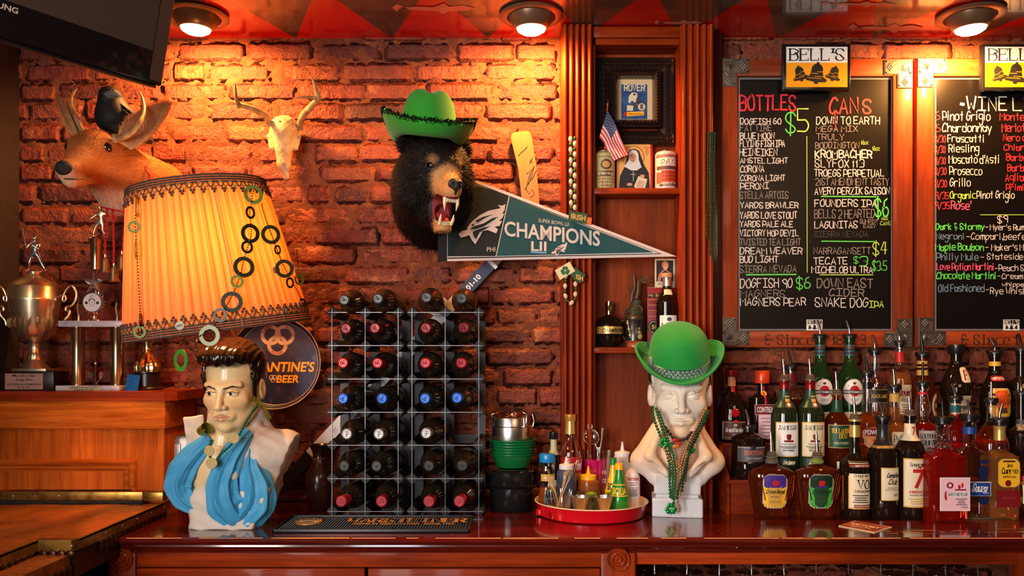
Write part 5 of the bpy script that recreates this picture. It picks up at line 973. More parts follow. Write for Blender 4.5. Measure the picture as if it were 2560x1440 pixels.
# juice bottles
def juice(label, px, Y, w_, top, col, capm, word):
    t = onT('juice_bottle', label, 'juice bottle', px, Y); r = L(w_/2, Y); h = H(top, Y); m = pm('juice_'+word.lower()+str(px), col, .18, coat=.3)
    MB().lathe([(0, 0), (r*.9, 0), (r, .005), (r*.98, h*.38), (r*.78, h*.52), (r*.5, h*.68), (r*.36, h*.82), (r*.32, h*.89)], 36, cap=False).build('body', m, t)
    MB().lathe([(0, h*.88), (r*.4, h*.88), (r*.4, h*.99), (r*.36, h), (0, h)], 20, cap=False, fn=lambda a, q, z: (q*(1+.03*math.sin(a*16)), z)).build('cap', capm, t)
    pf = lambda x, z, off: ((lambda rr: (rr*math.sin(x/rr), -rr*math.cos(x/rr), z))((r*.98-(z-h*.38)*.0 if z < h*.38 else r*(.98-(z-h*.38)/h*1.5))+off))
    for zz in (h*.40, h*.6): MB().lathe([(r*(.98-(zz-h*.38)/h*1.45)+.0008, zz), (r*(.98-(zz+.003-h*.38)/h*1.45)+.0008, zz+.003)], 32, cap=False).build('print_band', lmat('yellow'), t)
    mb = MB(); text(mb, word, lambda x, z: pf(x, z, .0012), -r*.9, r*.7, h*.43, h*.56, bold=.03); mb.build('print', lmat('yellow' if 'g' in word or px > 1540 else 'black'), t, smooth=False)
    return t
juice('green lime juice bottle with yellow cap at the front right of the tray', 1548, -.272, 50, 1158, G((34, 130, 40)), PLY, 'SICILIA')
juice('yellow lemon juice bottle with green cap behind the green one', 1533, -.215, 42, 1145, G((226, 186, 20)), PLG, 'SICILIA')
# bitters, vermouth, sauces
def lathe_bottle(name, label, px, Y, w_, top, shape, mat, upper, level, labels, neck, cap): return bottle(name, label, px, Y, TZ, w_, top, shape, mat, upper, level, labels, None, neck=neck, cap=cap, group='bottles on the red tray')
lathe_bottle('bitters_bottle', 'paper wrapped bitters bottle with black cap at the right rim of the tray', 1581, -.205, 38, 1142, 'wine', pm('bitters_paper', G((226, 206, 192)), .6), None, None, [(-17, 17, 1185, 1245, 'white', [("BITTERS", .1, .9, .72, .84, 'red', 'bold'), (None, .1, .9, .4, .42, 'red')]+fine(6, .05, .36, 'grey')+fine(2, .5, .68, 'red'))], [(1152, 1166, 'neck_label', lmat('cream'))], ('black_cap', COLL, .022, 1.25))
lathe_bottle('wine_vinegar_bottle', 'slim dark bottle with black cap and cream neck label left of the gold foiled bottle', 1384, -.135, 38, 1084, 'tall', DKB, None, None, [(-16, 16, 1200, 1240, 'cream', [("AGED", .2, .8, .4, .6, 'brown', 'script')])], [(1098, 1136, 'neck_label', lmat((196, 186, 140)))], ('black_cap', COLL, .022, 1.35))
b = lathe_bottle('vermouth_bottle', 'vermouth bottle with gold neck foil and red label on the tray', 1426, -.13, 62, 1040, 'vermouth', RUBY, CLR, .52, [(-30, 31, 1144, 1184, 'red', [("Martini", .2, .95, .25, .8, 'white', 'script')]), (-30, 31, 1184, 1200, (206, 160, 90), [])], [(1052, 1084, 'gold_neck_foil', foilG)], ('gold_cap', pm('copper_gold_cap', G((200, 140, 60)), .3, .5), .02, 1.15))
t = onT('maple_syrup_bottle', 'clear bottle with bright blue cap at the left of the tray', 'bottle', 1368, -.215); Y_ = -.215; r = L(21, Y_); h = H(1150, Y_)
MB().lathe([(0, 0), (r*1.1, 0), (r*1.1, h*.2), (r*.9, h*.5)], 32).build('syrup', pm('maple_syrup', (.5, .12, .02), .1, trans=.7), t)
MB().lathe([(r*.9, h*.5), (r*.92, h*.62), (r*.98, h*.8), (r*.9, h*.92), (r*.75, h*.97), (r*.72, h)], 32, cap=False).build('glass_body', CLR, t)
label_on(t, lambda x, z, o: ((r+o+.001)*math.sin(x/r), -(r+o+.001)*math.cos(x/r), z), -r*.8, r, h*.62, h*.75, 'gold', [(None, .2, .9, .4, .6, 'cream')])
label_on(t, lambda x, z, o: ((r*1.1+o)*math.sin(x/r), -(r*1.1+o)*math.cos(x/r), z), -r*.4, r, h*.1, h*.45, 'teal', [(None, .1, .9, .1, .9, 'navy', 'disc'), ("SYRUP", .2, .8, .5, .62, 'cream')], shape='disc')
MB().lathe([(0, h-.006), (r*.92, h-.006), (r*.95, h-.004), (r*.95, h+.016), (r*.88, h+.02), (0, h+.02)], 36, cap=False, fn=lambda a, q, z: (q*(1+.012*math.sin(a*30)), z)).build('blue_cap', PLB, t)
t = onT('red_bottle_cap', 'small red plastic cap lying at the left edge of the tray', 'cap', 1351, -.245, TZ); MB().lathe([(0, 0), (.0135, 0), (.014, .002), (.0135, .016), (.011, .018), (0, .018)], 28, cap=False, fn=lambda a, q, z: (q*(1+.03*math.sin(a*20)), z)).build('cap', REDE, t)
# mixing glass with pink drink, strainer and spoon
Y_ = -.118; t = onT('mixing_glass', 'clear mixing glass of pink drink at the back of the tray', 'glass', 1491, Y_); r = L(37, Y_); h = H(1122, Y_)
MB().lathe([(0, .004), (r*.78, .004), (r*.93, h*.83), (0, h*.83)], 40, cap=False).build('pink_drink', pm('pink_drink', G((214, 16, 104)), .15, coat=.2), t)
MB().lathe([(0, 0), (r*.8, 0), (r, h), (r*.97, h), (r*.79, .003)], 40, cap=False).build('glass_wall', CLR, t)
mb = MB(); text(mb, 'OZ', lambda x, z: (x, -r*.95, z), r*.3, r*.55, h*.45, h*.52); text(mb, '10', lambda x, z: (x, -r*.97, z), r*.3, r*.55, h*.6, h*.66); mb.build('measure_marks', lmat('cream'), t, smooth=False)
t = onT('cocktail_strainer', 'steel strainer cup leaning in the mixing glass', 'strainer', 1478, Y_-.008, zp(1092, Y_)); M = Matrix.Rotation(.25, 4, 'Z') @ Matrix.Rotation(1.15, 4, 'X')
MB().lathe([(0, -.018), (.012, -.017), (.02, -.010), (.0245, 0), (.0275, .001), (.0265, .002), (.0235, .001), (.019, -.008), (.011, -.015), (0, -.016)], 32, M, cap=False).build('cup', STEEL, t)
mb = MB(); mb.tube([(-.008, 0, .026), (-.012, .002, .036), (-.004, .003, .043), (.004, .002, .036), (.002, 0, .027)], .002, 6); mb.box(-.007, .003, 0, .003, .024, .034, .001); mb.build('handle_loop', STEEL, t)
mb = MB()
for k in range(30): a = k*.5; mb.tube([(-.016-.002*math.cos(a), .004, -.006+k*.0009), (-.02, .006, -.006+k*.0009+.0004)], .001, 4)
mb.tube([(.012, -.01, -.02), (.02, -.012, -.045), (.026, -.01, -.06)], .0016, 5); mb.build('spring_coil', STEEL, t)
t = onT('bar_spoon', 'steel bar spoon handle standing in the mixing glass', 'spoon', 1497, Y_, TZ+.01); MB().tube([(-.02, 0, 0), (.006, 0, H(1122, Y_)), (.010, -.002, H(1100, Y_)), (.012, -.003, H(1077, Y_))], [.0022, .0028, .0042, .0062], 10).build('handle', STEEL, t)
# ================================================================ stack left of the tray
Yk_ = -.118; X_ = xp(1279, Yk_)
t = thing('food_container', 'round black two step container with clear lid left of the tray', 'container', (X_, Yk_, CT)); r = L(67, Yk_); h = zp(1170, Yk_)-CT
MB().lathe([(0, 0), (r*.74, 0), (r*.8, .006), (r*.82, h*.55), (r*.92, h*.58), (r*.98, h*.64), (r*1.0, h-.004), (r*.97, h-.004), (0, h-.004)], 56, cap=False).build('black_tub', BLACK, t)
MB().lathe([(0, h-.003), (r*.9, h-.003), (r*1.02, h-.004), (r*1.04, h), (r*1.02, h+.003), (r*.88, h+.003), (r*.86, h+.001), (0, h+.001)], 56, cap=False).build('clear_lid', thin('lid_plastic', (.8, .74, .7), .3), t)
zb_ = CT+h+.003; GB = pm('green_bowl_plastic', G((14, 104, 52)), .3, coat=.2)
gz = (zp(1098, Yk_)-zb_-.045)/5
for k in range(6):
    t = thing('plastic_bowl', ['green plastic bowl, lowest of the nested stack', 'green plastic bowl, second from the bottom of the nested stack', 'green plastic bowl, third from the bottom of the nested stack', 'green plastic bowl, fourth from the bottom of the nested stack', 'green plastic bowl, fifth from the bottom of the nested stack', 'green plastic bowl with wide rim, topmost of the nested stack'][k], 'bowl', (X_+.003, Yk_, zb_+.001+k*gz), group='nested green bowls'); r = L([56, 56.5, 57, 57.5, 58.5, 60][k], Yk_)
    MB().lathe([(0, 0), (r*.66, 0), (r*.74, .004), (r*.93, .040), (r*1.0, .0425), (r*1.0, .0455), (r*.92, .0445), (r*.72, .008), (0, .004)], 56, cap=False).build('bowl', GB, t)
zc_ = zb_+5*gz+.008
t = thing('storage_canister', 'brushed steel canister with clamped glass lid on the green bowls', 'canister', (X_-.002, Yk_, zc_)); r = L(49, Yk_); h = zp(1042, Yk_)-zc_
MB().lathe([(0, 0), (r*.97, 0), (r, .003), (r, h-.002), (r*.98, h)], 56).build('steel_body', STEEL, t)
MB().lathe([(0, h+.001), (r*1.04, h+.001), (r*1.07, h+.004), (r*1.07, h+.008), (r*.98, h+.012), (r*.9, h+.018), (0, h+.02)], 56, cap=False).build('glass_lid', thin('amber_lid', (.86, .6, .45), .3), t)
mb = MB(); mb.tube([(r*1.01*math.cos(a), r*1.01*math.sin(a), h*.74) for a in [2*PI*i/40 for i in range(40)]], .0016, 6, closed=True)
mb.tube([(r*.75, -r*.75, h*.74), (r*.78, -r*.78, h+.012), (r*.4, -r*.5, h+.0225)], .0015, 6); mb.tube([(r*.78, -r*.66, h*.76), (r*1.1, -r*.5, h*.74), (r*1.16, -r*.5, h*.9), (r*1.08, -r*.5, h+.012)], .0015, 6); mb.tube([(-r*.9, -r*.5, h*.74), (-r*.98, -r*.5, h+.01), (-r*.3, -r*.2, h+.0225)], .0014, 6); mb.build('wire_clasp', CHROME, t)
# dark vase
t = thing('dark_vase', 'dark brown glazed vase with flared neck left of the wine racks', 'vase', (xp(798, -.13), -.13, CT)); Y_ = -.13; z = lambda py: zp(py, Y_)-CT; q = lambda p: L(p, Y_)
MB().lathe([(0, 0), (q(22), 0), (q(25), .004), (q(34), z(1215)), (q(35), z(1196)), (q(31), z(1180)), (q(20), z(1160)), (q(16), z(1146)), (q(15.5), z(1135)), (q(19), z(1118)), (q(27), z(1111)), (q(25), z(1112)), (q(14), z(1135)), (q(12), z(1160))], 48, cap=False).build('glazed_body', pm('brown_glaze', G((58, 26, 16)), .25, var=.5, vs=14, coat=.4), t)
MB().lathe([(q(16.5), z(1148)), (q(17.6), z(1146)), (q(16.5), z(1144))], 40, cap=False).build('neck_ring', pm('copper_ring', G((120, 50, 30)), .4), t)
# ================================================================ hanging wine glasses
gr = thing('glass_rail', 'row of dark rails under the bar top holding hanging stemware', 'rack', (0, 0, 0)); mb = MB()
Zg = .903
for k in range(12):
    x = xp(1625+k*78, -.4); mb = MB(); mb.tube([(x, -.48, CT-.046), (x, -.48, Zg-.006), (x, -.12, Zg-.006), (x, -.12, CT-.046)], .0016, 6); mb.build('rail', STEEL, gr)
proto = None
gl_px = [(1608, 1433), (1664, 1422), (1727, 1429), (1798, 1432), (1786, 1415), (1868, 1430), (1909, 1413), (1938, 1431), (2130, 1416), (2211, 1415), (2258, 1417), (2324, 1416), (2385, 1414), (2236, 1434), (2352, 1433), (2419, 1432), (2300, 1436)]
for k, (px, py) in enumerate(gl_px):
    d_ = (1.5-Zg)*F/(py-YH); Y_ = d_-D
    if proto is None:
        proto = o = thing('wine_glass', 'clear wine glass hanging upside down by its foot under the right bar end', 'wine glass', group='stemware hanging under the bar')
        pr = [(0, 0), (.033, -.0015), (.034, 0), (.033, .0008), (.012, .0015), (.0045, .004), (.0035, .01)]
        MB().lathe([(r_, -z_) for r_, z_ in pr][::-1], 36, cap=False).build('foot', thin('stemware_glass', (.92, .9, .88), .3), o)
        MB().lathe([(.0035, -.01), (.003, -.05), (.004, -.072), (0, -.074)], 12, cap=False).build('stem', thin('stemware_glass', (1, 1, 1)), o)
        MB().lathe([(.004, -.074), (.02, -.082), (.033, -.1), (.038, -.125), (.034, -.165), (.033, -.165), (.037, -.125), (.03, -.098)], 32, cap=False).build('bowl', thin('stemware_glass', (1, 1, 1)), o)
    else: o = dup(proto)
    o.location = ((px-1280)/F*d_, Y_, Zg); n_ = sorted(gl_px).index((px, py)); o['label'] = 'upside down wine glass, %s from the left under the bar' % ['first', 'second', 'third', 'fourth', 'fifth', 'sixth', 'seventh', 'eighth', 'ninth', 'tenth', 'eleventh', 'twelfth', 'thirteenth', 'fourteenth', 'fifteenth', 'sixteenth', 'last'][n_]
# ================================================================ bar mat and coaster
t = thing('bar_mat', 'long black rubber bar mat with gold WARSTEINER lettering', 'bar mat', (0, 0, 0)); RUB = pm('black_rubber', (.012, .012, .013), .45)
xa, xb, ya, yb = -.662, -.117, -.487, -.281; z = CT
mb = MB(); mb.box(xa, xb, ya, yb, z, z+.004, .001); mb.box(xa, xb, ya, ya+.006, z, z+.0105, .001); mb.box(xa, xb, yb-.005, yb, z, z+.0105, .001); mb.box(xa, xa+.005, ya, yb, z, z+.0105, .001); mb.box(xb-.005, xb, ya, yb, z, z+.0105, .001); mb.build('mat_tray', pm('mat_border', G((38, 40, 48)), .4), t)
mb = MB(); nx_, ny_ = 66, 28
for i in range(nx_):
    for j in range(ny_):
        cx, cy = xa+.01+(xb-xa-.02)*(i+.5)/nx_, ya+.01+(yb-ya-.02)*(j+.5)/ny_
        v = [(cx-.0019, cy-.0022, z+.004), (cx+.0019, cy-.0022, z+.004), (cx+.0019, cy+.0022, z+.004), (cx-.0019, cy+.0022, z+.004), (cx-.0012, cy-.0015, z+.0085), (cx+.0012, cy-.0015, z+.0085), (cx+.0012, cy+.0015, z+.0085), (cx-.0012, cy+.0015, z+.0085)]
        mb.add(v, [(4, 5, 6, 7), (0, 1, 5, 4), (1, 2, 6, 5), (2, 3, 7, 6), (3, 0, 4, 7)])
tag(mb.build('rubber_nubs', pm('nub_rubber', (.02, .02, .022), .3), t, smooth=False), kind='stuff')
fnm = lambda x, y: (x, y, z+.0115)
mb = MB(); hand(mb, 'WARSTEINER', fnm, -.475, -.135, -.392, -.335, .011, serif=True, jit=0); MG = pm('mat_gold', G((206, 150, 84)), .35, .3); mb.build('gold_lettering', MG, t, smooth=False); mb = MB(); text(mb, 'PREMIUM GERMAN BEER  SINCE 1753', fnm, -.455, -.165, -.425, -.405, bold=.03); mb.build('small_lettering', MG, t, smooth=False); mb = MB()
v0 = len(mb.v); mb.prism([(-.588+.038*math.cos(a), -.375+.045*math.sin(a)) for a in [2*PI*i/32 for i in range(32)]], z+.0085, z+.0113); mb.v[v0:] = [(x, zz, y) for x, y, zz in mb.v[v0:]]
n_ = len(mb.v)
o = mb.build('cup_emblem', pm('mat_gold', G((206, 150, 84)), .35, .3), t, smooth=False)
mb = MB(); f2 = lambda x, y: (x, y, z+.0119); mb.add([f2(-.588+.027*math.cos(a), -.375+.032*math.sin(a)) for a in [2*PI*i/28 for i in range(28)]], [tuple(range(28))]); mb.build('emblem_field', lmat('cream'), t, smooth=False)
mb = MB(); f3 = lambda x, y: (x, y, z+.0124); text(mb, 'WIESN', f3, -.604, -.572, -.398, -.386, bold=.03); ribbon(mb, [(-.588+.02*math.cos(a), -.372+.024*math.sin(a)) for a in [i*.35 for i in range(0, 10)]], .003, f3); ribbon(mb, [(-.60, -.37), (-.588, -.36), (-.576, -.37)], .004, f3); mb.build('emblem_print', lmat('black'), t, smooth=False)
dc = 1.5-CT; cpt = lambda px, py: ((px-1280)/F*(dc*F/(py-YH)), dc*F/(py-YH)-D)
t = thing('drink_coaster', 'square printed beer coaster lying near the front edge of the bar', 'coaster', (0, 0, CT)); cs = [cpt(2096, 1316), cpt(2187, 1333), cpt(2230, 1319), cpt(2138, 1303)]
mb = MB(); k = len(cs); mb.add([(x, y, .0004) for x, y in cs]+[(x, y, .0022) for x, y in cs], [(3, 2, 1, 0), (4, 5, 6, 7)]+[(i, (i+1) % 4, (i+1) % 4+4, i+4) for i in range(4)]); mb.build('card', lmat('cream'), t, smooth=False)
c0 = Vector((*cs[0], 0)); ux = Vector((*cs[1], 0))-c0; uy = Vector((*cs[3], 0))-c0; f = lambda a, b: tuple(c0+ux*a+uy*b+Vector((0, 0, .0026))); g_ = lambda a, b: tuple(c0+ux*a+uy*b+Vector((0, 0, .0030)))
mb = MB(); mb.add([f(.02, .02), f(.98, .02), f(.98, .98), f(.02, .98)], [(0, 1, 2, 3)]); mb.build('printed_face', pm('coaster_print', G((60, 34, 24)), .4, col2=G((190, 80, 40)), vs=60), t, smooth=False)
mb = MB(); text(mb, 'VICTORY', g_, .1, .9, .42, .66, bold=.03); text(mb, 'BREWING', g_, .25, .75, .25, .35); mb.build('lettering', lmat('cream'), t, smooth=False)
# ================================================================ round beer tray on the wall
Yw = -.05; c = P(692, 908, Yw); t = thing('beer_tray', 'round navy enamel beer tray with orange lettering hung on the brick', 'beer tray', tuple(c), (PI/2-.05, 0, 0)); R_ = L(113, Yw)
MB().lathe([(R_, .030), (R_*1.012, .031), (R_*1.02, .028), (R_*.99, .018), (R_*.93, .0), (0, 0)], 80, cap=False).build('rim', pm('cream_rim', G((222, 196, 176)), .4, .1, var=.4, vs=40, thr=(.45, .7)), t)
MB().lathe([(R_, .030), (R_*.965, .026), (R_*.925, .006), (R_*.91, .0045)], 80, cap=False).build('inner_wall', pm('tray_wall_dark', G((60, 50, 60)), .35, var=.5, vs=40), t)
MB().lathe([(0, .0048), (R_*.912, .0048)], 80, cap=False).build('printed_field', pm('navy_enamel', G((34, 36, 78)), .4, col2=G((86, 56, 58)), vs=22, thr=(.52, .68), coat=.1), t)
fb = lambda x, y: (x, y, .0056); OR = pm('tray_orange', G((250, 178, 40)), .4); RC = pm('tray_rings', G((232, 196, 170)), .4, var=.2, vs=50)
mb = MB(); mb.lathe([(R_*.915, .0056), (R_*.935, .0062)], 80, cap=False); mb.build('cream_line', RC, t)
mb = MB(); s = lambda px: L(px, Yw)
for cx, cy in ((-s(15), s(70)), (s(20), s(70)), (s(2), s(45))): 
    pts = [(cx+s(21)*math.cos(a), cy+s(21)*math.sin(a)) for a in [2*PI*i/40 for i in range(41)]]; ribbon(mb, pts, s(9), fb)
mb.build('three_rings', RC, t, smooth=False)
mb = MB(); f5 = lambda x, y: (x+y*.15, y, .0064)
text(mb, "BALLANTINE'S", f5, -s(100), s(97), -s(22), s(4), bold=.03); text(mb, "ALE", f5, -s(62), -s(22), -s(49), -s(30), bold=.03); text(mb, "BEER", f5, s(8), s(64), -s(49), -s(30), bold=.03); mb.build('lettering', OR, t, smooth=False)
mb = MB(); fr = lambda x, y: (x, y, .0066)
for word, cx, cy, a0, a1 in (("PURITY", -s(15), s(70), 2.9, 1.5), ("BODY", s(20), s(70), 1.5, .2), ("FLAVOR", s(2), s(45), 4.0, 5.45)):
    for i, ch in enumerate(word):
        a = a0+(a1-a0)*(i+.5)/len(word); up = 1 if a < PI else -1; ca, sa = math.cos(a), math.sin(a); px_, py_ = cx+s(21)*ca, cy+s(21)*sa
        mb = MB(); tx, ty = (sa*up, -ca*up); text(mb, ch, lambda x, z: (px_+tx*x+ca*up*z, py_+ty*x+sa*up*z, .0066), -s(2.6), s(2.6), -s(3.2), s(3.2), bold=.03); mb.build('ring_letter', pm('tray_red', G((176, 50, 50)), .4), t, smooth=False)
mb = MB()
for cx, cy in ((-s(11), -s(36)), (-s(4), -s(36)), (-s(7.5), -s(42))): ribbon(mb, [(cx+s(5.5)*math.cos(a), cy+s(5.5)*math.sin(a)) for a in [2*PI*i/20 for i in range(21)]], s(1.8), lambda x, y: (x, y, .0068))
mb.build('small_rings', RC, t, smooth=False)
# ================================================================ hockey stick behind the racks
t = thing('hockey_stick', 'signed wooden hockey stick leaning on the brick, blade upwards', 'hockey stick', (0, 0, 0)); Ys = -.016
bl = [(1277, 350), (1279, 341), (1287, 336), (1318, 333), (1325, 337), (1329, 350), (1340, 420), (1347, 500), (1350, 560), (1335, 610), (1298, 604), (1308, 560), (1304, 500), (1296, 430), (1283, 375)]
o3 = [(P(x, y, 0).x, P(x, y, 0).z) for x, y in bl]; o3 = o3[::-1]
mb = MB(); mb.prism(o3, -.030, -.018); mb.build('blade', pm('blade_ash_wood', G((206, 134, 70)), .4, col2=G((176, 100, 48)), vs=12, stretch=(1, 1, .1)), t, smooth=False)
mb = MB(); fs = lambda x, z: (x, -.0306, z)
for pts in ([(1296, 395), (1302, 388), (1312, 380), (1318, 372), (1314, 376)], [(1320, 466), (1328, 448), (1335, 420), (1325, 440), (1318, 462), (1330, 452), (1340, 432)], [(1330, 412), (1326, 405), (1324, 414), (1331, 400)], [(1312, 480), (1320, 462), (1314, 476), (1322, 490), (1330, 478), (1336, 490), (1326, 498)], [(1316, 440), (1330, 428), (1322, 452)]):
    ribbon(mb, [(P(x, y, 0).x, P(x, y, 0).z) for x, y in pts], .0022, fs)
mb.build('signature', lmat('black'), t, smooth=False)
A_, E_ = P(1318, 566, 0), P(700, 1222, 0); dv = (E_-A_).normalized(); nv = Vector((dv.z, 0, -dv.x)); hw = L(15, 0)
def seg(t0, t1, nm, mt, off=0):
    a, b_ = A_+dv*t0, A_+dv*t1; mb = MB(); q = [a-nv*(hw+off), b_-nv*(hw+off), b_+nv*(hw+off), a+nv*(hw+off)]; mb.prism([(v.x, v.z) for v in q], -.034-off, -.008+off); return mb.build(nm, mt, t, smooth=False)
T_ = (E_-A_).length; pos = lambda px: (P(px, 0, 0).x-A_.x)/dv.x
seg(0, pos(1222), 'dark_shaft_end', lmat('grey')); seg(pos(1222), pos(1150), 'blue_panel', lmat('navy')); seg(pos(1150), pos(905), 'white_panel', lmat('white')); seg(pos(905), pos(872), 'blue_panel', lmat('navy')); seg(pos(872), pos(782), 'white_panel', lmat('white')); seg(pos(782), T_, 'black_grip', lmat('black'))
seg(pos(1232), pos(1226), 'metal_clamp', STEEL, .004)
mb = MB(); ft = lambda x, z: tuple(A_+dv*(pos(1212)-x*0)+Vector((0, -.0346, 0))-dv*0+(-dv)*(x)+(nv if nv.z > 0 else -nv)*z)
up_ = nv if nv.z > 0 else -nv
text(mb, "01-01-10", lambda x, z: tuple(A_+dv*(pos(1150)-x)+up_*z+Vector((0, -.0346, 0))), .002, .098, -hw*.45, hw*.45, bold=.03); mb.build('lettering', lmat('white'), t, smooth=False)
mb = MB()
for px in (888, 840): 
    for k in range(3): a = k*PI/3; c_ = A_+dv*pos(px); ribbon(mb, [(c_.x-hw*.7*math.cos(a), c_.z-hw*.7*math.sin(a)), (c_.x+hw*.7*math.cos(a), c_.z+hw*.7*math.sin(a))], .002, lambda x, z: (x, -.0348, z))
mb.build('snowflake_print', lmat('silver'), t, smooth=False)
# ================================================================ pennant
t = thing('felt_pennant', 'dark green felt championship pennant pinned below the bear head', 'pennant', (0, 0, 0))
def pen(px, py, off=0): Y_ = -.133-.012*(px-1098)/594-off; return P(px, py, Y_)
def poly(nm, pts, off, mt, thick=0):
    mb = MB()
    if thick: n = len(pts); mb.add([pen(x, y, off) for x, y in pts]+[pen(x, y, off)+Vector((0, thick, 0)) for x, y in pts], [tuple(range(n)), tuple(range(2*n-1, n-1, -1))]+[(i, i+n, (i+1) % n+n, (i+1) % n) for i in range(n)])
    else: mb.add([pen(x, y, off) for x, y in pts], [tuple(range(len(pts)))])
    return mb.build(nm, mt, t, smooth=False)
FEL = pm('teal_felt', G((14, 74, 80)), .8, var=.15, vs=60, bump=.3, bs=400); FBK = pm('midnight_felt', G((16, 30, 30)), .85, bump=.3, bs=400); FW = pm('white_felt', G((214, 196, 190)), .8, bump=.3, bs=400); FBL = pm('black_felt', (.006, .006, .007), .85)
ye = lambda x: 423+(x-1118)*.3770; yb_ = lambda x: 653-(x-1118)*.0225
poly('white_border', [(1118, 423), (1118, 653), (1692, 641)], 0, FW, .002)
poly('header_band', [(1098, 428), (1094, 655), (1118, 653), (1118, 423)], 0, FBL, .002)
poly('black_line', [(1119, 431), (1119, 647), (1655, 635)], .0006, FBL); poly('white_line', [(1119, 434), (1119, 644), (1648, 633.5)], .0010, FW)
poly('dark_panel', [(1119, 438), (1119, 641), (1241, 640), (1272, 490)], .0014, FBK); poly('teal_panel', [(1273, 492), (1241, 640), (1634, 631)], .0014, FEL)
poly('panel_seam', [(1272, 490), (1239, 641), (1241, 641), (1274, 491)], .0018, FW)
def pt(txt, x0, x1, y0, y1, m, sh=0, bold=0, rise=0): mb = MB(); text(mb, txt, lambda x, z: pen(x+z*sh, y1-(y1-y0)*z/(y1-y0)*1+(x-x0)*rise-0*z if False else y1-z+(x-x0)*rise, .002), x0, x1, 0, y1-y0, bold=bold); mb.build('lettering', m, t, smooth=False)
SILV = pm('pennant_silver', G((204, 190, 184)), .7)
pt('CHAMPIONS', 1261, 1500, 552, 590, SILV, 0, .02, .11); pt('SUPER BOWL LII', 1346, 1422, 546, 555, SILV, 0, 0, .14); pt('LII', 1328, 1366, 603, 627, FW, 0, .02, .03); pt('PHI', 1217, 1238, 618, 629, FW)
poly('underline', [(1327, 628), (1366, 630), (1366, 634), (1327, 632)], .002, pm('pennant_blue', G((110, 160, 200)), .7))
def eagle(ox, oy, s, m, m2, off):
    E = lambda pts: [(ox+x*s, oy+y*s) for x, y in pts]
    out = [(0, 72), (8, 64), (20, 62), (24, 52), (34, 40), (52, 26), (72, 16), (100, 10), (94, 2), (104, 4), (112, 0), (110, 14), (104, 24), (110, 22), (104, 34), (96, 40), (104, 40), (98, 52), (86, 54), (94, 60), (90, 70), (70, 62), (58, 64), (52, 76), (40, 96), (32, 86), (26, 74), (14, 78), (6, 80)]
    poly('eagle_logo', E(out)[::-1], off, m)
    for q in ([(26, 60), (40, 52), (60, 46), (80, 34), (96, 30), (78, 42), (60, 54), (40, 60)], [(34, 66), (48, 60), (60, 56), (78, 52), (62, 61), (50, 68), (42, 84), (36, 76)], [(40, 40), (60, 30), (84, 24), (62, 34), (46, 44)], [(30, 50), (38, 46), (36, 54)]): poly('eagle_detail', E(q)[::-1], off+.0006, m2)
eagle(1146, 510, 1.05, SILV, FBK, .002); eagle(1378, 606, .36, FW, FBK, .002)
# ================================================================ things on the niche shelves
S1, S2_ = SH
Yn1 = -.02
def onface(mb, pts, Y, m=None): mb.add([P(x, y, Y) for x, y in pts], [tuple(range(len(pts)))], m)
def ell(cx, cy, rx, ry, n=24, a0=0, a1=2*PI): return [(cx+rx*math.cos(a0+(a1-a0)*i/n), cy-ry*math.sin(a0+(a1-a0)*i/n)) for i in range(n+(0 if a1-a0 > 6.2 else 1))]
# carved picture frame
t = thing('picture_frame', 'carved black picture frame around a small blue Rover fruit label', 'picture frame', (0, 0, 0)); DF = pm('dark_carved_wood', G((34, 22, 18)), .3, coat=.3)
def ring(x0, x1, y0, y1, w_, ya, yb, nm, mt, prof):
    mb = MB(); cs = [(x0, y1), (x1, y1), (x1, y0), (x0, y0)]; ins = [(x0+w_, y1-w_), (x1-w_, y1-w_), (x1-w_, y0+w_), (x0+w_, y0+w_)]; k = len(prof)
    v = []
    for c, i_ in zip(cs, ins):
        for (t_, d_) in prof: 
            Y = ya+(yb-ya)*d_; v.append(P(c[0]+(i_[0]-c[0])*t_, c[1]+(i_[1]-c[1])*t_, -.03)); v[-1].y = Y
    mb.add(v, [(a*k+j, ((a+1) % 4)*k+j, ((a+1) % 4)*k+j+1, a*k+j+1) for a in range(4) for j in range(k-1)]); return mb.build(nm, mt, t, smooth=False)
ring(1488, 1686, 145, 363, 38, -.009, -.045, 'outer_moulding', DF, [(0, 0), (0, .7), (.1, .9), (.2, .75), (.3, .55), (.6, .75), (.9, .5), (1, .3), (1, 0)])
ring(1523, 1650, 178, 321, 19, -.02, -.062, 'inner_moulding', DF, [(0, 0), (0, .7), (.15, .85), (.3, .7), (.65, 1), (.9, .8), (1, .3), (1, 0)])
mb = MB(); q = lambda px, py, Y: (P(px, py, -.03).x, Y, P(px, py, -.03).z)
for k in range(13):
    for yy in (188, 311): x = 1535+k*8.7; mb.tube([q(x-3, yy+4, -.058), q(x, yy, -.063), q(x+3, yy-4, -.058)], [.0012, .003, .0012], 6)
for k in range(15):
    for xx in (1533, 1641): y = 194+k*7.8; mb.tube([q(xx-4, y+3, -.058), q(xx, y, -.063), q(xx+4, y-3, -.058)], [.0012, .003, .0012], 6)
for k in range(14):
    for yy in (160, 347): x = 1497+k*13.6; mb.tube([q(x, yy+7, -.037), q(x+4, yy+1, -.0395), q(x+1, yy-6, -.038)], [.0012, .0028, .001], 5); mb.ball(q(x+8, yy, -.037), .0028, 5)
for k in range(15):
    for xx in (1507, 1668): y = 160+k*13.3; mb.tube([q(xx-7, y, -.037), q(xx-1, y+4, -.0395), q(xx+6, y+1, -.038)], [.0012, .0028, .001], 5); mb.ball(q(xx, y+8, -.037), .0028, 5)
tag(mb.build('carved_relief', pm('carved_gloss', G((46, 28, 20)), .22, coat=.4), t), kind='stuff')
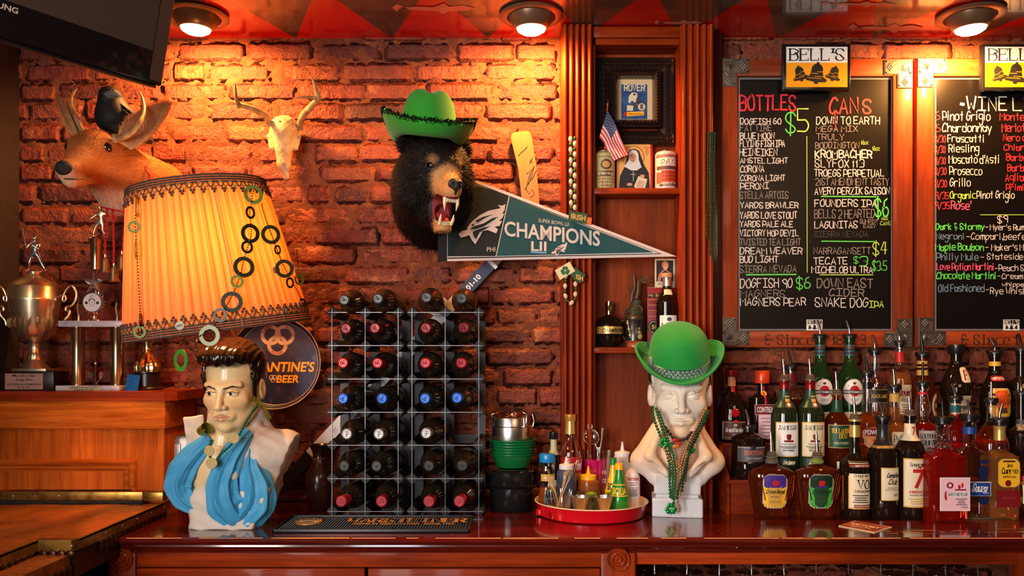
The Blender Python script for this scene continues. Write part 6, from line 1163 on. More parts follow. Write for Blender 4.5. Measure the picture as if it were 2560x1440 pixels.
mb = MB(); onface(mb, [(1536, 309), (1637, 309), (1637, 194), (1536, 194)], -.024); mb.build('cream_mount', lmat((214, 184, 140)), t, smooth=False)
mb = MB(); onface(mb, [(1553, 298), (1618, 298), (1618, 211), (1553, 211)], -.0246); cdp = mb.build('label_print', pm('rover_blue', G((20, 50, 110)), .35, col2=G((50, 92, 140)), vs=26), t, smooth=False)
IV = lmat((226, 208, 170))
mb = MB(); hand(mb, 'ROVER', lambda x, z: P(x, 2*220-z, -.0252), 1561, 1612, 213, 229, 2.6, jit=.1)
onface(mb, ell(1604, 267, 9, 9), -.0250); onface(mb, [(1567, 277), (1582, 277), (1584, 264), (1568, 263)], -.0250); onface(mb, [(1571, 256), (1572, 240), (1580, 231), (1592, 232), (1594, 240), (1590, 250), (1594, 262), (1589, 262), (1584, 253), (1578, 252), (1576, 258)], -.0249); mb.build('print', IV, cdp, smooth=False)
mb = MB(); text(mb, '8', lambda x, z: P(x, 273-z, -.0256), 1600, 1608, 0, 13, bold=.04); onface(mb, [(1581, 264), (1597, 245), (1600, 247), (1588, 268)], -.0253, 0); onface(mb, ell(1586, 236, 3.4, 2.6), -.0254); mb.build('print', lmat('brown'), cdp, smooth=False)
mb = MB(); onface(mb, [(1567, 291), (1610, 288), (1610, 278), (1567, 280)], -.0253); mb.build('print', lmat('yellow'), cdp, smooth=False); mb = MB(); text(mb, 'AMERICAN BRAND', lambda x, z: P(x, 287-z, -.0257), 1570, 1607, 0, 4, bold=.02); onface(mb, ell(1563, 285, 4.5, 5), -.0256); mb.build('print', lmat('red'), cdp, smooth=False)
# cans
def can(label, px, cols, items, tops):
    Y_ = -.052; r = L(26, Y_); h = zp(382, Y_)-S1; t = thing('beer_can', label, 'beer can', (xp(px, Y_), Y_, S1)); MB().lathe([(0, .001), (r*.86, 0), (r, .004), (r, h-.006), (r*.9, h-.001)], 40, cap=False).build('can_body', cols[0], t)
    MB().lathe([(r*.88, h-.002), (r*.91, h+.001), (r*.88, h+.0015), (r*.85, h-.003), (0, h-.004)], 40, cap=False).build('rim', STEEL, t)
    sf = lambda x, z, o: ((r+o)*math.sin(x/r), -(r+o)*math.cos(x/r), z)
    return label_on(t, sf, -r*1.5, r*1.5, .006, h-.008, cols[1], items, name='printed_wrap')
can('gold beer can with dark oval print at the left of the upper shelf', 1511, (pm('can_gold', G((186, 160, 100)), .3, .5), (190, 168, 112)), [(None, .34, .7, .52, .82, 'brown', 'disc'), (None, .40, .64, .57, .76, 'gold', 'disc'), (None, .2, .86, .32, .48, 'brown', 'arch'), ("BUCKHORN", .24, .84, .36, .44, (226, 210, 160), 'bold'), ("Premium Lager Beer", .3, .8, .86, .92, 'brown'), ("Brewed and Aged", .28, .8, .22, .27, 'brown'), ("Quality Lager Tradition", .28, .8, .13, .18, 'brown'), ("12 FLUID OZ", .36, .7, .03, .08, 'brown')], None)
can('white and red beer can printed with a brick building on the upper shelf', 1664, (pm('can_white', G((214, 190, 182)), .35, .3), (210, 182, 176)), [(None, .3, .86, .15, .5, (196, 66, 30)), (None, .12, .3, .12, .44, (180, 84, 60)), (None, .14, .86, .52, .62, (90, 50, 46)), (None, .26, .74, .66, .84, (230, 216, 190)), ("D.G.Y.", .3, .72, .69, .81, 'brown', 'script'), (None, .1, .9, .88, .96, (150, 90, 80))]+[(None, .34+.08*i, .38+.08*i, .2+.1*j, .26+.1*j, (120, 40, 24)) for i in range(6) for j in range(3)]+[("America's Oldest", .22, .84, .04, .12, 'black', 'script')], None)
# painted icon of a nun
Yi = -.035; t = thing('icon_panel', 'painted icon of a nun in black habit on an orange wood block', 'icon', (0, 0, 0)); mb = MB(); a, b_ = P(1541, 471, Yi), P(1632, 355, Yi); mb.box(a.x, b_.x, Yi, Yi+.018, S1, b_.z, .001); mb.build('wood_block', lmat('red'), t)
def pl(cs, off, c, nm='painting'): mb = MB(); onface(mb, cs, Yi-off); return mb.build(nm, lmat(c), t, smooth=False)
pl([(1542, 471), (1626, 471), (1626, 358), (1542, 358)], .0006, (236, 170, 90)); mb = MB(); ribbon(mb, ell(1583, 392, 27, 27, 30)+[(1610, 392)], 1.6, lambda x, z: P(x, z, Yi-.0010)); mb.build('halo', lmat((150, 60, 30)), t, smooth=False)
pl([(1547, 470), (1550, 440), (1562, 416), (1568, 385), (1576, 374), (1588, 372), (1598, 378), (1604, 395), (1610, 412), (1622, 432), (1625, 470)], .0012, (26, 24, 32)); pl([(1572, 400), (1572, 382), (1580, 375), (1590, 376), (1596, 384), (1597, 400), (1604, 418), (1592, 426), (1578, 426), (1560, 416)], .0017, (226, 220, 216))
pl(ell(1582, 394, 8.5, 12), .0022, (214, 150, 116)); mb = MB()
for pts in ([(1577, 390), (1580, 389)], [(1585, 389), (1588, 390)], [(1580, 401), (1585, 401)], [(1582, 391), (1582, 397)]): ribbon(mb, pts, 1, lambda x, z: P(x, z, Yi-.0026))
mb.build('face_lines', lmat('brown'), t, smooth=False); mb = MB(); ribbon(mb, [(1583, 428), (1583, 452)], 1.6, lambda x, z: P(x, z, Yi-.0022)); ribbon(mb, [(1577, 436), (1589, 436)], 1.6, lambda x, z: P(x, z, Yi-.0022)); mb.build('cross', lmat('silver'), t, smooth=False)
pl([(1585, 466), (1596, 440), (1618, 448), (1613, 470), (1588, 470)], .0024, (226, 206, 170), 'scroll'); pl(ell(1606, 440, 6, 4), .003, (214, 150, 116)); pl(ell(1574, 461, 7, 4), .003, (214, 150, 116)); mb = MB()
for k in range(4): text(mb, ['LOVE IS THE', 'SPIRIT OF', 'THE TOTAL', 'GIFT'][k], lambda x, z: P(x+k*-1.5, 452+k*4.3-z+(x-1592)*.3, Yi-.003), 1596, 1612, 0, 3)
for k, s in enumerate(('KATH', 'AR', 'IN', 'E')): text(mb, s, lambda x, z: P(x, 371+k*5.6-z, Yi-.0012), 1618-len(s)*2.2, 1618+len(s)*2.0, 0, 4.6)
mb.build('lettering', lmat('brown'), t, smooth=False)
# small flag
t = thing('hand_flag', 'small stars and stripes hand flag with gilt tip leaning in front of the frame', 'flag', (0, 0, 0)); A_, E_ = P(1506, 470, -.085), P(1519, 262, -.075)
mb = MB(); mb.tube([A_, E_], .0022, 8); mb.build('stick', WO, t); mb = MB(); mb.tube([E_, E_+Vector((.0003, 0, .006)), E_+Vector((.0008, 0, .02))], [.0032, .0034, .0006], 10); mb.build('gilt_tip', GOLD, t)
C0, C1, C2, C3 = (1518, 276), (1500, 338), (1534, 402), (1572, 384)     # hoist top, hoist bottom ... hanging fly
def fl(u, v, off=0):
    """u along the stripes, v across them"""
    a = Vector((1518+(1498-1518)*v, 277+(344-277)*v, 0)); b = Vector((1572+(1533-1572)*v, 386+(402-386)*v, 0)); p_ = a.lerp(b, u); w_ = math.sin(v*7+u*5)*.006*u
    r_ = P(p_.x+4*math.sin(u*6)*(1-u), p_.y, -.082); return (r_.x, r_.y-w_-.002-off, r_.z)
for k in range(13):
    mb = MB(); mb.grid(lambda u, v: fl(u, (k+v)/13), 12, 2); mb.build('flag_stripe', lmat((214, 40, 50) if k % 2 == 0 else (226, 208, 196)), t)
mb = MB(); mb.grid(lambda u, v: fl(u*.42, v*.54, .0008), 8, 6); mb.build('canton', lmat((38, 46, 90)), t); mb = MB()
for i in range(8):
    for j in range(5): c = Vector(fl(.03+i*.05, .04+j*.11+(i % 2)*.03, .0016)); mb.add([c+Vector((.0011*math.cos(a), 0, .0011*math.sin(a))) for a in [k*1.2566 for k in range(5)]], [(0, 1, 2, 3, 4)])
mb.build('stars', lmat('white'), t, smooth=False)
# lower shelf: raspberry liqueur, stein, book, card, port
Yc2 = -.05; t = thing('raspberry_liqueur_bottle', 'round dark liqueur bottle with gold band and gold cap on the lower shelf', 'bottle', (xp(1523, Yc2), Yc2, S2_)); r = L(35, Yc2); z = lambda py: zp(py, Yc2)-S2_
MB().lathe([(0, 0), (r*.55, 0), (r*.62, z(862)), (r*.9, z(850)), (r, z(828)), (r*.97, z(812)), (r*.75, z(797)), (r*.4, z(790)), (r*.25, z(786)), (0, z(786))], 48, cap=False).build('glass_body', DKB, t); rr = r*1.0
MB().lathe([(r*1.005, z(835)), (r*1.015, z(829)), (r*1.0, z(820)), (r*.985, z(817))], 48, cap=False).build('gold_band', foilG, t); mb = MB(); text(mb, 'CHAMBORD', lambda x, zz: ((r*1.02)*math.sin(x/r), -(r*1.02)*math.cos(x/r), zz), -r*.6, r*1.1, z(832), z(822), bold=.02); mb.build('lettering', lmat('black'), t, smooth=False)
MB().lathe([(0, z(788)), (L(9.5, Yc2), z(788)), (L(9, Yc2), z(772)), (L(10, Yc2), z(770)), (L(10, Yc2), z(754)), (0, z(753))], 30, cap=False, fn=lambda a, q, zz: (q*(1+(.03*math.sin(a*14) if zz > z(770) else 0)), zz)).build('gold_cap', GOLD, t)
Ys_ = -.052; t = thing('beer_stein', 'small painted beer stein with a feathered hunting hat lid on the lower shelf', 'beer stein', (xp(1586, Ys_), Ys_, S2_)); z = lambda py: zp(py, Ys_)-S2_; q = lambda p: L(p, Ys_); PEWB = pm('brown_pewter', G((90, 66, 44)), .35, .5); STN = pm('stein_glaze', G((30, 26, 30)), .3, coat=.4)
MB().lathe([(0, 0), (q(20), 0), (q(20), z(862)), (q(18), z(858)), (q(24), z(852))], 36, cap=False).build('foot', pm('stein_base', G((176, 84, 44)), .35, coat=.4), t); MB().lathe([(q(24), z(852)), (q(24), z(800)), (q(22), z(797))], 36, cap=False).build('painted_body', STN, t); MB().lathe([(q(23), z(801)), (q(24.5), z(798)), (q(23), z(788)), (q(19), z(784))], 36, cap=False).build('rim_band', PEWB, t)
mb = MB()
for k in range(9): mb.ball((-q(24)*math.sin(.9-k*.05), -q(24)*math.cos(.9-k*.05)-.0005, z(804+k*5)), q(3.5+1.5*math.sin(k*2)), 6, sy=.4)
mb.build('gold_scrollwork', GOLD, t); mb = MB()
for dx, py, rr_, in ((8, 822, 3.5), (8, 832, 5), (10, 842, 7), (2, 845, 4)): mb.ball((q(dx), -q(22.3), z(py)), q(rr_), 6, sy=.35)
mb.build('painted_figures', pm('figure_paint', G((190, 140, 70)), .4, col2=G((60, 110, 60)), vs=90), t)
MB().lathe([(q(21), z(786)), (q(23), z(780)), (q(16), z(772)), (q(13), z(752)), (q(6), z(746)), (0, z(745))], 30, cap=False, M=Matrix.Translation((0, 0, z(784))) @ Matrix.Rotation(.2, 4, 'Y') @ Matrix.Translation((0, 0, -z(784)))).build('hat_lid', pm('green_hat_pewter', G((58, 60, 42)), .5), t)
mb = MB(); mb.tube([(q(4), -.006, z(752)), (q(9), -.004, z(735)), (q(11), -.002, z(704))], [.006, .009, .007], 8, flat=.5); mb.tube([(-q(8), -.01, z(755)), (-q(6), -.01, z(735)), (q(0), -.01, z(722)), (-q(2), -.01, z(690))], [.004, .006, .004, .0045], 8); mb.tube([(-q(8), -.01, z(735)), (-q(14), -.01, z(722)), (-q(16), -.01, z(716))], [.004, .003, .001], 6); mb.build('ornament', pm('carved_antler', G((74, 50, 34)), .4, .2), t)
mb = MB()
for k in range(26):
    a = rs.uniform(-.3, .9); l_ = rs.uniform(.02, .045); b0 = Vector((q(12)+rs.uniform(-.004, .004), 0, z(706)+rs.uniform(-.004, .006))); mb.tube([b0, b0+Vector((l_*.5*math.cos(a), rs.uniform(-.005, .005), l_*.5*math.sin(a)+.004)), b0+Vector((l_*math.cos(a), rs.uniform(-.008, .008), l_*math.sin(a)))], .0007, 4)
    b0 = Vector((q(6), -.014, z(775))); an = rs.uniform(0, 6.28); mb.tube([b0+Vector((.016*math.cos(an), -.002, .014*math.sin(an))), b0+Vector((.016*math.cos(an+1), -.006, .014*math.sin(an+1))), b0+Vector((.012*math.cos(an+2), -.002, .012*math.sin(an+2)))], .0008, 4)
tag(mb.build('hair_plume', pm('plume_brown', G((110, 84, 56)), .7), t), kind='stuff')
mb = MB(); mb.tube([(-q(22), 0, z(800)), (-q(32), 0, z(803)), (-q(34), 0, z(820)), (-q(31), 0, z(840)), (-q(23), 0, z(848))], .0035, 8); mb.tube([(-q(22), 0, z(792)), (-q(28), 0, z(784)), (-q(24), 0, z(776))], .003, 6); mb.build('handle', PEWB, t)
Yb_ = -.03; t = thing('bartender_book', 'red hardback bartender guide standing behind the stein and the port bottle', 'book', (0, 0, 0)); a, b_ = P(1618, 719, Yb_), P(1692, 719, Yb_)
MB().box(a.x, b_.x, Yb_, Yb_+.018, S2_, a.z, .001).build('cover', pm('red_cloth_cover', G((150, 16, 26)), .45), t); MB().box(a.x+.002, b_.x, Yb_+.002, Yb_+.016, S2_+.002, a.z+.0008).build('pages', lmat('cream'), t)
mb = MB(); onface(mb, [(1619, 744), (1690, 744), (1690, 734), (1619, 734)], Yb_-.0006); onface(mb, ell(1637, 818, 18, 18), Yb_-.0006); mb.build('print', lmat('black'), t, smooth=False); mb = MB(); text(mb, 'Mr. Boston', lambda x, z: P(x, 742-z, Yb_-.0012), 1621, 1670, 0, 7, bold=.02); ribbon(mb, ell(1637, 818, 14.5, 14.5)+[(1651.5, 818)], 1.6, lambda x, z: P(x, z, Yb_-.0012)); text(mb, '50', lambda x, z: P(x, 823-z, Yb_-.0012), 1629, 1646, 0, 11, bold=.03)
for yy in (749, 762, 776, 790): onface(mb, [(1619, yy+1), (1690, yy+1), (1690, yy), (1619, yy)], Yb_-.0009)
mb.build('gold_print', foilG, t, smooth=False); mb = MB(); text(mb, 'Official', lambda x, z: P(x, 760-z, Yb_-.0008), 1622, 1662, 0, 9); text(mb, 'Bartender', lambda x, z: P(x, 774-z, Yb_-.0008), 1622, 1668, 0, 9); mb.build('debossed_title', lmat('dkred'), t, smooth=False)
t = thing('photo_card', 'small trading card photo of a smiling blond woman in black propped on the red book', 'photo card', (0, 0, 0)); Yq = -.026
mb = MB(); a, b_ = P(1637, 718.5, Yq), P(1687, 647, Yq); mb.box(a.x, b_.x, Yq, Yq+.0015, a.z+.0005, b_.z); mb.build('card', lmat('cream'), t, smooth=False)
for pts, off, c, nm in (([(1641, 704), (1683, 704), (1683, 651), (1641, 651)], .0005, (34, 26, 26), 'photo_ground'), ([(1643, 704), (1647, 686), (1656, 676), (1662, 671), (1668, 676), (1676, 682), (1681, 704)], .0009, (206, 130, 96), 'photo_figure'), ([(1652, 704), (1655, 682), (1662, 676), (1674, 682), (1677, 704)], .0012, (14, 12, 14), 'photo_dress'), (ell(1663, 663, 8.5, 10.5), .0014, (196, 140, 70), 'photo_hair'), (ell(1664, 666, 6, 8.5), .0017, (222, 150, 116), 'photo_face'), (ell(1664, 670, 3, 1.2), .002, (240, 230, 225), 'photo_smile')):
    mb = MB(); onface(mb, pts, Yq-off); mb.build(nm, lmat(c), t, smooth=False)
mb = MB(); text(mb, 'Bartender', lambda x, z: P(x, 712-z, Yq-.0006), 1646, 1680, 0, 5); mb.build('lettering', lmat('black'), t, smooth=False)
B('port_bottle', 'black port bottle with cork and white LBV label behind the green bowler hat', 1667, -.062, S2_, 54, 686, 'tall', DKB, labels=[(-24, 24, 788, 850, 'white', [("LBV", .15, .85, .45, .68, 'black', 'serif'), (None, .4, .65, .76, .92, 'grey', 'disc')]), (-10, 12, 722, 736, 'cream', [])], neck=[(688, 716, 'silver_capsule', foilS)], cap=('cork', pm('cork', G((206, 150, 100)), .7), .014, 1.15), group='bottles in the niche')
# ---------------------------------------------------------------- bead strings
PRL = pm('cream_pearl', G((226, 196, 166)), .25, coat=.4); GBD = pm('green_metal_bead', G((60, 96, 40)), .22, .6); EMR = pm('emerald_bead', G((24, 110, 56)), .2, .6); GLD = pm('copper_gold_bead', G((206, 150, 96)), .22, .75)
_bm = {}
def beads(root, pts, r, mat, name='bead', sz=1, sp=2.05, alt=None):
    """round beads strung along a curve, each a part sharing one mesh"""
    pts = [Vector(p) for p in pts]; d = [0]
    for a, b in zip(pts, pts[1:]): d.append(d[-1]+(b-a).length)
    s = 0; k = 0; out = []
    while s <= d[-1]:
        i = max(j for j in range(len(d)) if d[j] <= s+1e-9); i = min(i, len(pts)-2); q = pts[i].lerp(pts[i+1], (s-d[i])/max(1e-9, d[i+1]-d[i])); dr = (pts[i+1]-pts[i]).normalized()
        rr, mt, zz = (r, mat, sz) if alt is None or k % 2 == 0 else alt
        key = (round(rr, 5), mt.name, zz)
        if key not in _bm: mb = MB(); mb.ball((0, 0, 0), rr, 7, sz=zz); o = mb.build(name, mt, root); _bm[key] = o.data
        else: o = bpy.data.objects.new(name, _bm[key]); C.objects.link(o); o.parent = root
        o.location = q; 
        if zz != 1: o.rotation_euler = dr.to_track_quat('Z', 'Y').to_euler()
        out.append(q); rn = (alt[0]*alt[2] if k % 2 == 0 else r*sz)+rr*zz if alt else 2*r*sz; s += rn*(sp/2); k += 1
    MB().tube(pts, r*.15, 4).build('string', mat, root); return out
t = thing('bead_necklace', 'pearl and green bead necklace with IRISH flag tags hung on the left pilaster', 'necklace', (0, 0, 0)); Yq = -.145
PP = lambda L_, Y: [P(x, y, Y) for x, y in L_]
beads(t, PP([(1426, 348), (1427, 400), (1427, 480), (1428, 522)], Yq), .0068, PRL, 'pearl', 1.45, 2.1, alt=(.0062, GBD, 1)); beads(t, PP([(1437, 346), (1437, 400), (1437, 480), (1437, 526)], Yq-.003), .0062, GBD, 'green_bead', 1, 2.1, alt=(.0068, PRL, 1.45))
def tagp(pts, mt, txt, tx0, tx1, ty0, ty1, Y, tm, rot):
    mb = MB(); n = len(pts); mb.add([P(x, y, Y) for x, y in pts]+[P(x, y, Y+.002) for x, y in pts], [tuple(range(n)), tuple(range(2*n-1, n-1, -1))]+[(i, i+n, (i+1) % n+n, (i+1) % n) for i in range(n)]); o = mb.build('flag_tag', mt, t, smooth=False)
    mb = MB()
    if txt == 'clover':
        for a in (PI/2, PI*1.15, -PI*.15):
            for s_ in (-1, 1): onface(mb, ell((tx0+tx1)/2+7*math.cos(a+s_*.35), (ty0+ty1)/2-7*math.sin(a+s_*.35), 4.6, 4.6, 12), Y-.0008-.0002*s_)
        ribbon(mb, [((tx0+tx1)/2, (ty0+ty1)/2), ((tx0+tx1)/2-2, ty1+1)], 1.6, lambda x, z: P(x, z, Y-.001))
    else: text(mb, txt, lambda x, z: P(x, ty1-z+(x-tx0)*rot, Y-.001), tx0, tx1, 0, ty1-ty0, bold=.03)
    mb.build('print', tm, o, smooth=False)
CLO = lmat((14, 96, 40))
tagp([(1424, 526), (1470, 535), (1466, 560), (1420, 552)], lmat((30, 74, 36)), 'IRISH', 1428, 1464, 533, 547, -.150, lmat('gold'), .18); tagp([(1466, 541), (1480, 545), (1478, 562), (1463, 560)], lmat('orange'), 'I', 1470, 1472, 548, 556, -.149, lmat('gold'), .2)
tagp([(1387, 676), (1424, 654), (1438, 678), (1400, 700)], lmat((226, 206, 160)), 'clover', 1404, 1422, 668, 686, -.158, CLO, 0); tagp([(1424, 686), (1438, 668), (1464, 688), (1450, 709)], lmat((30, 74, 36)), 'ISH', 1440, 1458, 684, 697, -.154, lmat('gold'), .4)
loop = [(1414, 690), (1413, 715), (1412, 735), (1418, 752), (1428, 758), (1437, 748), (1439, 728), (1438, 705), (1435, 688)]
beads(t, PP(loop, Yq), .0066, PRL, 'pearl', 1.4, 2.1, alt=(.006, GBD, 1))
t = thing('bead_necklace', 'long strands of small green beads hung on the right pilaster', 'necklace', (0, 0, 0))
for x, y1, dx in ((1770, 600, -3), (1775, 640, 0), (1780, 655, 2), (1785, 645, 3)): beads(t, PP([(x+2, 332), (x, 400), (x+dx*.5, 520), (x+dx, y1-15), (x+dx*.2, y1)], -.142-.002*(x % 2)), .0033, pm('dark_green_bead', G((28, 74, 46)), .25, .5), 'bead', 1, 2.05)
for o in [o for o in C.objects if o.parent == t and o.name.startswith('bead')][300:]: bpy.data.objects.remove(o, do_unlink=True)
# ================================================================ plaster busts
def Rz(a): return Matrix.Rotation(a, 3, 'Z')
def face_sdf(q, s=1):
    """human head in its own frame: face towards -y, eyes at z = 0, chin at z = -.115; q in metres / s"""
    x, y, z = q; ax = np.abs(x)
    d = sdE(q, (0, .018, .045), (.078, .098, .085)); d = su(d, sdE(q, (0, -.018, -.02), (.066, .080, .085)), .02); d = su(d, sdC(q, (0, -.03, -.075), (0, -.072, -.095), .044, .020), .028)
    m = [ax, y, z]
    d = su(d, sdC(m, (.045, .0, -.05), (.030, -.05, -.088), .026, .018), .03)                      # jaw
    d = su(d, sdE(m, (.042, -.060, -.026), (.022, .018, .020)), .02)                               # cheek
    d = su(d, sdC(m, (.008, -.092, .018), (.05, -.072, .022), .0065, .005), .018)                   # brow ridge
    d = ss(d, sdE(m, (.031, -.096, .0), (.020, .014, .011)), .010)                                 # sockets
    d = su(d, sdC(q, (0, -.090, .012), (0, -.116, -.034), .007, .0105), .010)                      # nose
    d = su(d, sdE(m, (.0115, -.104, -.038), (.0085, .011, .0075)), .005); d = ss(d, sdE(m, (.007, -.108, -.0455), (.0035, .006, .003)), .002)
    d = su(d, sdE(m, (.031, -.077, -.001), (.0135, .0125, .0115)), .003)                           # eyeball
    d = su(d, sdC(m, (.018, -.0865, .005), (.0315, -.0915, .0095), .0028), .003); d = su(d, sdC(m, (.0315, -.0915, .0095), (.046, -.082, .0035), .0028), .003); d = su(d, sdC(m, (.019, -.086, -.005), (.044, -.0825, -.0045), .0024), .004)
    d = su(d, sdE(q, (0, -.083, -.068), (.032, .018, .016)), .012)
    d = su(d, sdC(m, (.002, -.1035, -.0625), (.022, -.092, -.0665), .0048, .0022), .003); d = su(d, sdC(m, (.0, -.101, -.0735), (.019, -.092, -.070), .0056, .0025), .003)
    d = ss(d, sdC(m, (0, -.106, -.0678), (.024, -.094, -.0682), .0012), .002); d = ss(d, sdC(q, (0, -.108, -.050), (0, -.107, -.058), .0022), .004)
    d = su(d, sdE(q, (0, -.079, -.099), (.018, .014, .014)), .012)
    e = sdE(m, (.080, .012, -.008), (.010, .020, .033)); e = ss(e, sdE(m, (.090, .006, -.004), (.007, .011, .02)), .004); return su(d, e, .006)
def head_part(root, O, Hc, R, s, fnx, name, mats, colf=None, h=.0021, pad=.16, neck=None):
    c = Hc-O
    def f(p):
        q = turn(p, c, R); q = [v/s for v in q]; return fnx(q, p)*s
    cf = None
    if colf: cf = lambda p: colf([v/s for v in turn(p, c, R)])
    return sdf_mesh(f, [c[i]-pad for i in range(3)], [c[i]+pad for i in range(3)], h, name, mats, root, cf)
# ---- painted bust with the pompadour
Y0 = -.36; O = Vector((xp(588, Y0), Y0, CT)); b1 = thing('painted_bust', 'painted plaster bust of a dark haired man with pompadour, blue scarf and green beads', 'bust', tuple(O))
lp = lambda px, py, Y: P(px, py, Y)-O
Hc = P(584, 968, -.385); R = Rz(-.07) @ Matrix.Rotation(.17, 3, 'X'); s = .98
SKc, HRc = np.array(G((242, 206, 150))), np.array(G((18, 10, 8)))
def facecol(q, paint=True):
    x, y, z = q; m = [np.abs(x), y, z]; n2 = [np.where(y < -.055, np.abs(x), 9), 0*y, z]; c = np.repeat(SKc[None], len(x), 0); A = np.array(G((232, 160, 110)))
    c = mixc(1-sdE(m, (.045, -.075, -.03), (.025, .03, .02))*60, c, A) if False else c
    c = mixc(np.clip(.45-sdE(m, (.042, -.08, -.032), (.016, .02, .013))*60, 0, .45), c, A)
    c = mixc(np.clip(1.2-np.minimum(sdC(n2, (.002, 0, -.0625), (.022, 0, -.0668), .0036, .002), sdC(n2, (0, 0, -.0730), (.017, 0, -.070), .0042, .002))*700, 0, .75), c, np.array(G((214, 140, 108))))
    bl = np.minimum(sdC(n2, (.013, 0, .0150), (.034, 0, .0205), .0022, .0028), sdC(n2, (.034, 0, .0205), (.055, 0, .0140), .0028, .0008)); c = mixc(.5-bl*500, c, HRc)
    c = mixc(.5-sdE(n2, (.031, 0, .0002), (.0125, .0125, .0046))*600, c, np.array(G((226, 214, 196))))
    c = mixc(.5-sdE([np.where(y < -.05, x, 9), 0*y, z], (.0275, 0, -.001), (.0050, .005, .0050))*900, c, HRc); c = mixc(.5-sdE([np.where(y < -.05, x, 9), 0*y, z], (-.0345, 0, -.001), (.0050, .005, .0050))*900, c, HRc)
    c = mixc(.5-np.minimum(sdC(n2, (.018, 0, .002), (.0315, 0, .0058), .0010), sdC(n2, (.0315, 0, .0058), (.045, 0, .0005), .0010))*900, c, HRc)
    return c
PSK = pm('painted_skin', (1, 1, 1), .3, attr='Col', coat=.3, var=.06, vs=30)
hd = head_part(b1, O, Hc, R, s, lambda q, p: su(face_sdf(q), sdC(p, lp(572, 1040, -.36), lp(560, 1150, -.37), .058, .066)/s, .02), 'head', PSK, facecol, pad=.19)
def hairf(q, p):
    x, y, z = q; ax = np.abs(x); w_ = .0016*np.sin(x*210+np.sin(y*30)*1.2+z*60)+.0010*np.sin(x*420-z*90)
    d = sdE(q, (0, .024, .052), (.088, .106, .092)); d = su(d, sdE(q, (0, -.062, .102), (.074, .052, .036)), .02)
    cut = np.maximum(np.maximum(y+.036-.25*np.maximum(0, z), z-.078+.0*x), -1); d = np.maximum(d, -np.maximum(y+.030, z-.080)); 
    d = np.maximum(d, -np.maximum(-(z+.060), z-9) if False else -(z+.075)); d = np.maximum(d, -np.maximum(np.maximum(y+.005, z-.03), -9))
    d = su(d, sdC([ax, y, z], (.074, -.030, .04), (.073, -.022, -.028), .009, .006), .008)
    e = sdE([ax, y, z], (.085, .014, -.012), (.014, .022, .032)); return ss(d, e, .004)+w_
head_part(b1, O, Hc, R, s, hairf, 'hair', pm('painted_black_hair', G((26, 12, 8)), .22, coat=.5, var=.4, vs=40), h=.0022, pad=.17)
WPL = pm('white_plaster', G((222, 210, 196)), .62, var=.14, vs=14, bump=.35, bs=70); SKP = pm('painted_chest', G((238, 208, 156)), .35, coat=.2, var=.08, vs=20)
sdf_mesh(lambda p: su(sdE(p, lp(545, 1165, -.385), (.085, .060, .075)), sdC(p, lp(560, 1130, -.37), lp(512, 1205, -.395), .06, .03), .03), [-.2, -.2, 0], [.14, .12, .32], .0035, 'chest', SKP, b1)
def coat_(p):
    x, y, z = p; w_ = .0018*np.sin(x*70+z*120)*np.sin(y*80+z*40)
    d = sdB(p, (.016, .0, .045), (.126, .088, .07), .03); d = su(d, sdE(p, (.02, .0, .12), (.115, .075, .1)), .04)
    a = lp(640, 1135, -.36); b = lp(712, 1128, -.33); d = su(d, sdC(p, a, b, .084, .064), .03); d = np.maximum(d, (x-lp(736, 0, -.33).x)*.9+(z-.24)*-.35-.005)
    d = su(d, sdC(p, lp(545, 1130, -.3), lp(500, 1130, -.33), .05, .032), .03)
    d = su(d, sdC(p, lp(620, 1130, -.40), lp(646, 1030, -.345), .026, .012), .012); d = su(d, sdC(p, lp(646, 1030, -.345), lp(664, 1085, -.31), .014, .03), .02)
    d = su(d, sdC(p, lp(612, 1120, -.43), lp(582, 1190, -.455), .018, .014), .012)
    cq = turn(p, lp(490, 1092, -.37), Rz(.5) @ Matrix.Rotation(-.12, 3, 'Y')); d = su(d, sdB(cq, (0, 0, 0), (.028, .0055, .062), .005), .006)
    d = np.maximum(d, -z); return d+w_
sdf_mesh(coat_, [-.2, -.15, -.004], [.26, .16, .42], .0036, 'white_jacket', WPL, b1)
def drape(root, P_, R_, nf, ph, nm, mt, fl=.8):
    """bundle of cloth folds swept along a curve"""
    c = [Vector(p) for p in P_]; n = len(c); pts = []; rr_ = []
    for i in range(n-1):
        for k in range(7):
            t_ = k/7; a_, b_, c_, d_ = c[max(0, i-1)], c[i], c[i+1], c[min(n-1, i+2)]
            pts.append(.5*((2*b_)+(c_-a_)*t_+(2*a_-5*b_+4*c_-d_)*t_*t_+(3*b_-a_-3*c_+d_)*t_**3)); rr_.append(R_[i]+(R_[i+1]-R_[i])*t_)
    pts.append(c[-1]); rr_.append(R_[-1]); N = len(pts); m = 72; vs_ = []; up = Vector((0, -1, 0))
    for i, p in enumerate(pts):
        tg = (pts[min(N-1, i+1)]-pts[max(0, i-1)]).normalized(); x_ = tg.cross(up).normalized(); u2 = x_.cross(tg)
        for k in range(m):
            a_ = 2*PI*k/m; w_ = 1+.13*math.sin(nf*a_+ph+i*.10)+.06*math.sin(2*nf*a_+i*.16+ph)+.03*math.sin(i*.9+a_*3); vs_.append(p+rr_[i]*w_*(math.cos(a_)*x_+fl*math.sin(a_)*u2))
    mb = MB(); mb.add(vs_, [(i*m+k, i*m+(k+1) % m, (i+1)*m+(k+1) % m, (i+1)*m+k) for i in range(N-1) for k in range(m)]+[tuple(range(m))[::-1], tuple((N-1)*m+k for k in range(m))]); 
    mb.v = [(x, y, max(z, .001)) for x, y, z in mb.v]; return mb.build(nm, mt, root)
